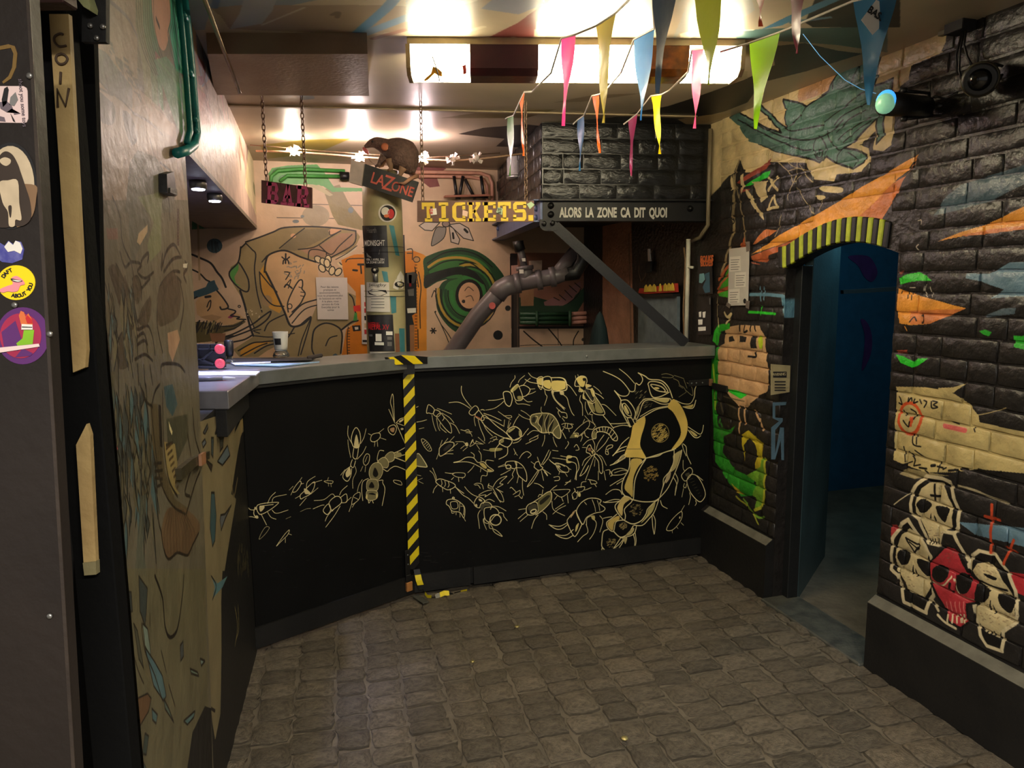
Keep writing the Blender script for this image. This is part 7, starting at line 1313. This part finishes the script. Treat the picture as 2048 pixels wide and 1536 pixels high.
bunting('bunting string with green, orange, pink and gold pennants', [(1015, 235, 1027, 231, 1021, 352, 3.55, 'green'), (1039, 205, 1049, 184, 1046, 312, 3.1, 'orange'), (1123, 77, 1151, 69, 1127, 252, 2.5, 'pink'), (1192, 52, 1232, 26, 1206, 246, 2.35, 'gold')], ([(1011, 238, 3.62)], [(1262, -4, 2.1), (1300, -50, 1.9)]))
bunting('bunting string with blue, orange, sky-blue and navy pennants', [(1155, 240, 1168, 231, 1160, 342, 3.55, 'blue'), (1184, 192, 1198, 189, 1199, 306, 3.1, 'orange'), (1268, 79, 1309, 57, 1283, 241, 2.45, 'sky'), (1304, -15, 1355, -30, 1315, 187, 2.08, 'navy')], ([(1146, 249, 3.62)], [(1380, -60, 1.9)]))
bunting('bunting string with magenta, yellow, hot pink and lime pennants', [(1256, 242, 1275, 227, 1262, 352, 3.55, 'magenta'), (1302, 192, 1323, 189, 1319, 308, 3.1, 'yellow'), (1384, 99, 1408, 97, 1389, 257, 2.58, 'hot'), (1389, -12, 1445, -25, 1419, 170, 2.06, 'lime')], ([(1247, 249, 3.62)], [(1480, -60, 1.9)]))
b4 = bunting('bunting string with bright green and lettered blue pennants', [(1499, 86, 1560, 64, 1511, 258, 2.48, 'bright'), (1706, 2, 1797, -18, 1737, 210, 1.95, 'bluew')], ([(1440, 104, 2.56)], [(1860, -60, 1.8)]))
dec('white_patch', 'p', '1722 40 1752 0 1778 12 1770 45 1745 70', FP(1.94), m_white, b4, th=.0008); p = FP(1.935).hit(1752, 28); lettering('BASS', .024, (p.x, p.y, p.z), (.85, 0, -.55), (.55, 0, .85), m_ink, b4, sx=.9, bold=.0006)
bunting('bunting string with rust red and mauve pennants', [(1508, -25, 1529, -30, 1522, 53, 2.06, 'rust'), (1573, -30, 1620, -40, 1592, 107, 1.98, 'mauve')], ([(1490, -24, 2.1)], [(1640, -60, 1.9)]))
# ---------------- rod and conduits
tag(tube('ceiling_rod', [at(402, -20, 2.12), at(474, 172, 3.05), at(480, 187, 3.06)], .007, mat('worn_metal_rod', (176, 160, 140), .35, .7), None, 8), 'thin metal rod slanting across the ceiling at left', 'rod')
m_tc = mat('teal_conduit', (24, 128, 128), .4)  # one even teal for both conduits and their clips
cdt = thing('wall_conduit', 'pair of teal conduits running down the left wall', 'pipes', PL.hit(385, 290, .02))
tube('pipe', [PL.hit(x, y, .018) for x, y in ((366, -10), (374, 60), (383, 150), (389, 230), (393, 268), (388, 290), (372, 302), (355, 306))], .014, m_tc, cdt, 10); tube('pipe', [PL.hit(x, y, .016) for x, y in ((356, -10), (364, 60), (372, 150), (378, 230), (380, 262), (374, 285))], .009, m_tc, cdt, 8)
for y in (32, 146, 240, 262): q_ = PL.hit(366+y*.1, y, .02); tube('clip', [q_-Vector(PL.X)*.022, q_+Vector(PL.X)*.03], .008, m_tc, cdt, 8)
# ---------------- fittings on the tall panel
bk = thing('black_clip', 'black clip fixed on the tall painted panel', 'clip', PL.hit(328, 385)); dec('plate', 'q1', '1270 1390 1330 1372 1345 1480 1350 1570 1275 1540', PL, m_black, bk, n0=0, th=.018); dec('slot', 'q1', '1285 1500 1340 1510 1345 1560 1285 1540', PL, m_slab, bk, n0=-.019, th=.003)
lk = thing('latch_plate', 'dark latch plate across the gap beside the painted panel', 'latch', PL.hit(395, 930)); dec('plate', 'q3', '1400 680 1500 600 1640 540 1640 600 1530 660 1410 770', PL, mat('dull_bronze_plate', (74, 68, 50), .45, .4), lk, n0=0, th=.014); dec('tab', 'q3', '1540 570 1580 545 1582 640 1545 660', PL, mat('orange_tab', (150, 104, 70), .6), lk, n0=-.015, th=.008)
# ---------------- objects on the ledge and counter
zt_ = 1.2505
def onl(x, y): return fl(x, y, zt_)
rc = thing('plastic_rack', 'black plastic rack with two red knobs on the ledge', 'rack', onl(420, 735))
PK = FP(2.62); m_bp = mat('black_plastic', (38, 38, 42), .45, bump=.05)
bp_ = onl(430, 742).y
PK = FP(bp_)
dec('back', 'q6', '-60 1215 240 1215 270 1240 275 1400 240 1412 -60 1412', PK, m_bp, rc, th=.012)
for t in ('-60 1250 250 1250 250 1258 -60 1258', '-60 1330 90 1330 90 1340 -60 1340', '-60 1385 250 1385 250 1395 -60 1395', '55 1215 66 1215 66 1412 55 1412', '90 1330 180 1260 190 1270 105 1345', '100 1330 190 1370 185 1382 95 1345', '150 1215 160 1215 160 1260 150 1260'): dec('rib', 'q6', t, PK, m_bp, rc, n0=-.012, th=.012)
m_rk = mat('coral_red_plastic', (236, 84, 92), .4, var=.05, bump=0)
for x, y in ((228, 1255), (230, 1370)): lathe('knob', [(.017, 0), (.0205, .004), (.0205, .012), (.016, .016), (.008, .013), (.004, .014)], PK.hit(384+x/4, 384+y/4, .014), m_rk, rc, axis=(0, -1, 0), seg=20)
bt = thing('pourer', 'black stoppered glass pourer behind the plastic rack', 'pourer', fl(462, 721, zt_)); cpb = at(459, 714, 3.35); cpb.z = zt_
lathe('base', [(.03, 0), (.032, .006), (.014, .016), (.012, .03)], cpb, mat('clear_glass', (230, 235, 235), .05, bump=0, trans=.9), bt, seg=16); lathe('stopper', [(.016, .03), (.02, .05), (.021, .10), (.014, .105)], cpb, m_black, bt, seg=14)
gl = thing('printed_cup', 'white printed plastic cup on an upturned glass', 'cup', (0, 0, 0)); cg = at(563, 716, 3.6); cg.z = zt_; gl.location = cg; MATW[gl.name] = Matrix.Translation(cg)
lathe('glass', [(.040, 0), (.042, .006), (.036, .02), (.026, .034), (.024, .04)], cg, MC['clear_glass'], gl, seg=20); lathe('cup', [(.030, .036), (.031, .042), (.038, .125), (.036, .125), (.029, .044)], cg, mat('cup_white', (206, 206, 200), .4, var=.05), gl, seg=22)
V = [cg+Vector((.0375*math.sin(a)*(.9+.1*k/4), -.0375*math.cos(a)*(.9+.1*k/4), .062+.032*k/4)) for k in range(5) for a in np.linspace(-.6, .35, 6)]; mesh('cup_print', V, [(k*6+j, k*6+j+1, k*6+j+7, k*6+j+6) for k in range(4) for j in range(5)], m_ink, gl)
tr_ = thing('dark_tray', 'thin dark tray with a rag end lying on the counter', 'tray', fl(560, 722, zt_))
def flat(name, L, z0, th, m, parent):
    return slab(name, [fl(x, y, z0) for x, y in L], z0, z0+th, m, parent)
flat('plate', [(452, 718), (630, 716), (622, 722), (540, 724), (460, 726)], zt_, .005, m_ink, tr_); q_ = fl(630, 718, zt_); box('rag', q_+Vector((0, 0, .012)), (.075, .03, .018), mat('brown_rag', (74, 64, 60), .8), tr_, rot=Matrix.Rotation(.3, 4, 'Z') @ Matrix.Rotation(-.15, 4, 'Y'), bevel=.006)
m_pl = mat('cool_white_paper', (214, 216, 226), .6, var=.05)
for i, (L, lab) in enumerate((([(455, 723), (540, 721), (542, 726), (470, 731)], 'white paper strip lying at the back of the counter'), ([(470, 731), (600, 727), (640, 724), (560, 733)], 'pale blue paper strip in front of the dark tray'), ([(380, 742), (520, 744), (512, 751), (380, 752)], 'long white paper strip on the steel ledge'))):
    tag(flat('paper_strip', L, zt_+.0005, .0012, m_pl if i != 1 else mat('pale_blue_paper', (150, 186, 226), .6, var=.05), None), lab, 'paper')
pn_ = thing('marker_pen', 'grey marker pen with a white tip on the ledge', 'pen', fl(420, 760, zt_)); a_, b_ = fl(380, 759, zt_+.008), fl(446, 757, zt_+.008); d_ = (b_-a_).normalized(); tube('barrel', [a_, b_], .0078, mat('grey_pen', (120, 120, 132), .4), pn_, 12); tube('tip', [b_, b_+d_*.02, b_+d_*.045], [.0075, .006, .002], m_pl, pn_, 12)
# ================================================================ FOREGROUND DOOR, STICKERS, POSTS (left edge)
PD = FP(.82); m_door = mat('dark_brown_door', (34, 27, 23), .5, col2=(27, 21, 18), scale=6, bump=.1)
xe = at(106, 768, .82).x
dr_ = dec('door_2', 'p', '-300 -40 56 -40 151 1570 -300 1570', PD, m_door, None, n0=.018, th=.018); struct(dr_, 'dark brown door covered in stickers at the left edge')
dec('edge_strip', 'p', '51 -40 58 -40 153 1570 146 1570', PD, mat('worn_dark_edge', (58, 49, 42), .45, col2=(44, 37, 33)), dr_, n0=.0, th=.0012)
for x, y in ((60, 152), (100, 1232), (100, 668), (30, 610)): lathe('screw', [(.0035, 0), (.003, .002), (.001, .0024)], PD.hit(x, y, .001), m_alu, dr_, axis=(0, -1, 0), seg=10)
def sticker(name, lab, crop, outline, m, th=.0008):
    o = thing(name, lab, 'sticker', PD.hit(30, CROP[crop][1]+200)); dec('backing', crop, outline, PD, m, o, th=th); return o
m_pkp = mat('pale_pink_print', (222, 196, 192), .6, bump=0, var=.05); m_gp2 = mat('grey_violet_print', (104, 92, 100), .6, bump=0)
s1 = sticker('drawing_sticker', 'pale pink sticker with a drawing, top of brown door', 'q1', '-90 690 190 690 215 705 222 730 228 950 215 980 190 985 -90 980', m_pkp)
for t, m_ in (('40 710 65 695 75 720 60 830 30 860 20 800', m_ink), ('0 820 60 810 100 850 120 900 60 900 10 870', m_gp2), ('90 780 130 740 150 800 120 850 80 840', m_grey), ('60 900 130 890 170 910 120 920 100 870', m_gp2), ('0 930 40 940 50 975 0 970', m_gp2), ('90 910 120 960 128 980 110 970', m_ink)): dec('print', 'q1', t, PD, m_, s1, n0=-.0009, th=.0004)
p = PD.hit(45, 206, .0014); lettering('shoot you some toys', .0065, p, (0, 0, -1), (1, 0, 0), m_gp2, s1, sx=.9, ext=.0002)
s2 = sticker('oval_sticker', 'oval sepia photo sticker of a cloaked figure', 'p', ellp(22, 372, 53, 87, 30), m_ink)
m_sep = mat('sepia_print', (196, 176, 146), .6, bump=0, var=.15, scale=60); m_sed = mat('dark_sepia_print', (58, 46, 38), .6, bump=0)
CROP['s'] = (0, 150, 4.66)
for t, m_ in ((ellp(22, 372, 48, 80, 30), m_sep),): dec('print', 'p', t, PD, m_, s2, n0=-.0009, th=.0003)
nn_ = 0
for t, m_ in (('150 1060 340 1030 345 1150 320 1290 260 1370 150 1400', mat('brown_print', (130, 100, 72), .6, bump=0)), ('-40 1100 -10 900 0 780 30 730 75 715 130 750 175 830 200 900 250 1050 290 1180 300 1330 240 1400 160 1410 -20 1400', m_sed), ('15 790 60 770 110 790 110 825 75 850 40 840 15 815', m_sep), ('10 1010 90 985 180 990 195 1200 215 1350 160 1350 150 1410 100 1405 90 1280 40 1190', m_sep), ('95 1230 125 1225 120 1320 108 1320', m_sed)): nn_ += 1; dec('print', 's', t, PD, m_, s2, n0=-.0009-.0004*nn_, th=.0003, sm=True)
s3 = sticker('torn_sticker', 'torn blue and white scrap sticker on the brown door', 'q2', '-60 420 0 405 40 430 70 390 110 420 130 390 170 400 195 460 180 540 100 570 20 560 -60 500', mat('blue_scrap', (66, 66, 140), .6, col2=(140, 140, 190), scale=40, bump=0)); dec('print', 'q2', '40 440 75 395 110 425 130 390 165 405 185 455 170 495 120 470 70 480', PD, m_white, s3, n0=-.0009, th=.0004)
s4 = sticker('tongue_sticker', 'round yellow sticker with pink lips and tongue', 'q2', ellp(132, 725, 152, 139, 36), mat('sticker_yellow', (238, 206, 22), .5, var=.05, bump=0))
m_tng = mat('tongue_pink', (226, 140, 148), .5, var=.1, bump=0)
for t, m_ in (('100 690 130 672 155 678 190 705 205 738 170 750 150 790 110 800 70 795 30 805 0 790 20 770 70 750 110 735', m_tng), ('95 692 140 700 190 712 150 722 110 712', m_ink), ('110 702 180 710 150 718', m_white)): nn_ += 1; dec('print', 'q2', t, PD, m_, s4, n0=-.0009-.0004*(nn_ % 5), th=.0004, sm=True)
for ch, a in [(c, -2.62+i*.21) for i, c in enumerate('DAFT')]+[(c, .46*3.14159-i*.205+.35) for i, c in enumerate('ABOUT YOU')]:
    top = ch in 'DAFT' and a < -1.5
    if ch == ' ': continue
    x, y = 132+118*math.cos(a), 725+106*math.sin(a); p = PD.hit(x/4, 384+y/4, .0014)
    tx = Vector((-math.sin(a), 0, -math.cos(a))) if top else Vector((math.sin(a), 0, math.cos(a)))
    upv = Vector((-tx.z, 0, tx.x)); lettering(ch, .0058, p, tx, upv, m_ink, s4, bold=.0002, ext=.0002)
s5 = sticker('round_sticker', 'large round purple sticker with a green boot and flames', 'q2', ellp(185, 1150, 212, 228, 40), mat('sticker_purple', (90, 42, 104), .5, var=.1, bump=0))
m_crim = mat('crimson_print', (164, 40, 76), .6, bump=0); m_boot = mat('lime_print', (132, 186, 40), .6, bump=0)
for t, m_, n_ in ((ellp(170, 1150, 165, 180, 36), m_crim, .0009), ('20 1120 130 1030 180 1180 150 1270 40 1240', MC['sticker_purple'], .0013), ('190 1250 270 1290 250 1310 130 1320', MC['sticker_purple'], .0013), ('160 990 175 950 200 960 215 1000 235 970 265 1020 270 1060 180 1065', m_org, .0017), ('215 1005 230 985 265 1020 268 1050 230 1050', m_redp, .0021), ('185 1055 270 1060 272 1100 182 1100', m_white, .0021), ('200 1105 282 1103 270 1215 150 1228 140 1210 190 1170', m_boot, .0017), ('-60 1250 320 1212 328 1235 0 1285 -60 1282', m_pkp, .0021), ('188 1075 270 1078 270 1084 188 1082', m_ink, .0025)): dec('print', 'q2', t, PD, m_, s5, n0=-n_, th=.0004)
s6 = tag(dec('painted_curl', 'q1', '-60 380 0 370 70 355 120 370 140 430 130 540 90 630 30 670 20 655 70 610 100 540 110 430 90 385 30 395 -60 410', PD, mat('ochre_paint', (120, 92, 44), .6), None, th=.0006), 'ochre painted curl at the top of the brown door', 'graffiti')
# COIN board, dark posts, header
cx_ = at(146, 600, 1.02).x
cn = thing('coin_board', 'pale worn wooden board lettered COIN beside the door', 'board', (cx_, 1.02, .9)); z0_, z1_ = at(170, 735, 1.02).z, at(120, 30, 1.02).z
dec('plank', 'p', '98 28 137 28 173 700 170 735 146 745', FP(1.02), m_wood, cn, n0=.008, th=.008); dec('plank', 'p', '152 890 173 848 180 870 192 1125 167 1125', FP(1.02), m_wood, cn, n0=.008, th=.008)
box('backing_post', (at(160, 700, 1.05).x, 1.05, 1.25), (.06, .03, 2.5), mat('deep_black', (8, 8, 8), .8, spec=.1), cn)
PN = FP(1.0185); m_pen = mat('pencil_brown', (70, 52, 36), .8)
for s_ in (('530 365 470 370 435 330 440 290 480 268 505 275',), ('490 430 520 440 540 470 520 505 480 512 450 480 455 445 490 430',), ('487 575 482 672',), ('462 858 458 712 525 850 552 705',)):
    q_ = [PN.hit(x/4, y/4) for x, y in (smooth(pts(s_[0])) if len(pts(s_[0])) > 4 else pts(s_[0]))]; tube('letter', q_, .0016, m_pen, cn, 5)
dec('bracket', 'p', '167 1125 193 1122 194 1148 170 1150', FP(1.02), mat('chipped_paint', (130, 120, 84), .7), cn, n0=.008, th=.010)
pz = thing('door_jamb', 'black post between the COIN board and painted panel', 'post', (at(185, 800, 1.2).x, 1.2, 0)); xj = at(176, 384, 1.30).x; dec('post', 'p', '138 -30 184 -30 198 400 206 760 216 1150 232 1580 150 1580', FP(1.2), mat('deep_black', (8, 8, 8), .8, spec=.1), pz, n0=.012, th=.012); box('strike_plate', (at(196, 925, 1.19).x, 1.186, at(196, 925, 1.19).z), (.018, .006, .17), mat('hole_dark', (6, 6, 6), .9), pz)
hp_ = box('hinge_plate', (at(193, 1245, 1.19).x, 1.186, at(193, 1245, 1.19).z), (.028, .008, .10), m_black, pz)
for y in (1222, 1306): lathe('screw', [(.004, 0), (.003, .003)], at(190, y, 1.181), m_alu, pz, axis=(0, -1, 0), seg=8)
struct(mesh('wall_outer', [(-2.2, 1.42, 0), (at(190, 700, 1.42).x, 1.42, 0), (at(190, 700, 1.42).x, 1.42, 2.6), (-2.2, 1.42, 2.6)], [(0, 1, 2, 3)], m_blackm))  # black sheet added to fill the dark gap between door and board
hd_ = box('trim_7', (at(-10, 10, .95).x, .93, at(60, 26, .95).z+.055), (.21, .03, .11), mat('dark_red_header', (60, 32, 28), .6, col2=(24, 18, 16), scale=8)); struct(hd_, 'dark beam over the door at the top left')
bkt = thing('bracket', 'black metal bracket with bolts at the top left', 'bracket', at(195, 88, 1.1)); PBk = FP(1.1); dec('plate', 'q1', '690 -60 878 -60 878 355 685 352', PBk, m_blackm, bkt, th=.01)
for x, y in ((727, 208), (826, 216), (778, 306)): lathe('bolt', [(.004, 0), (.0035, .003), (.001, .004)], PBk.hit(x/4, y/4, .0105), m_alu, bkt, axis=(0, -1, 0), seg=10)
dec('wedge', 'q1', '640 -40 770 -40 820 110 815 145 770 120 690 20', PBk, mat('pale_green_wedge', (168, 172, 120), .6), bkt, n0=-.011, th=.02)

# ================================================================ print and letters belong to the sheet or board that carries them
for o in list(C.objects):
    if o.parent is None or o.parent.type != 'EMPTY': continue
    if o.name.split('.')[0] in ('print', 'lettering', 'text_line', 'text_block', 'picture', 'title_block', 'letter', 'small_sticker', 'flame', 'cup_print', 'rib', 'slot', 'tab'):
        for c in o.parent.children:
            if c.name.split('.')[0] in ('sheet', 'backing', 'board', 'plate', 'rim', 'plank', 'web', 'base', 'cup', 'back', 'white_patch'):
                o.parent = c; o.matrix_parent_inverse = Matrix(); break
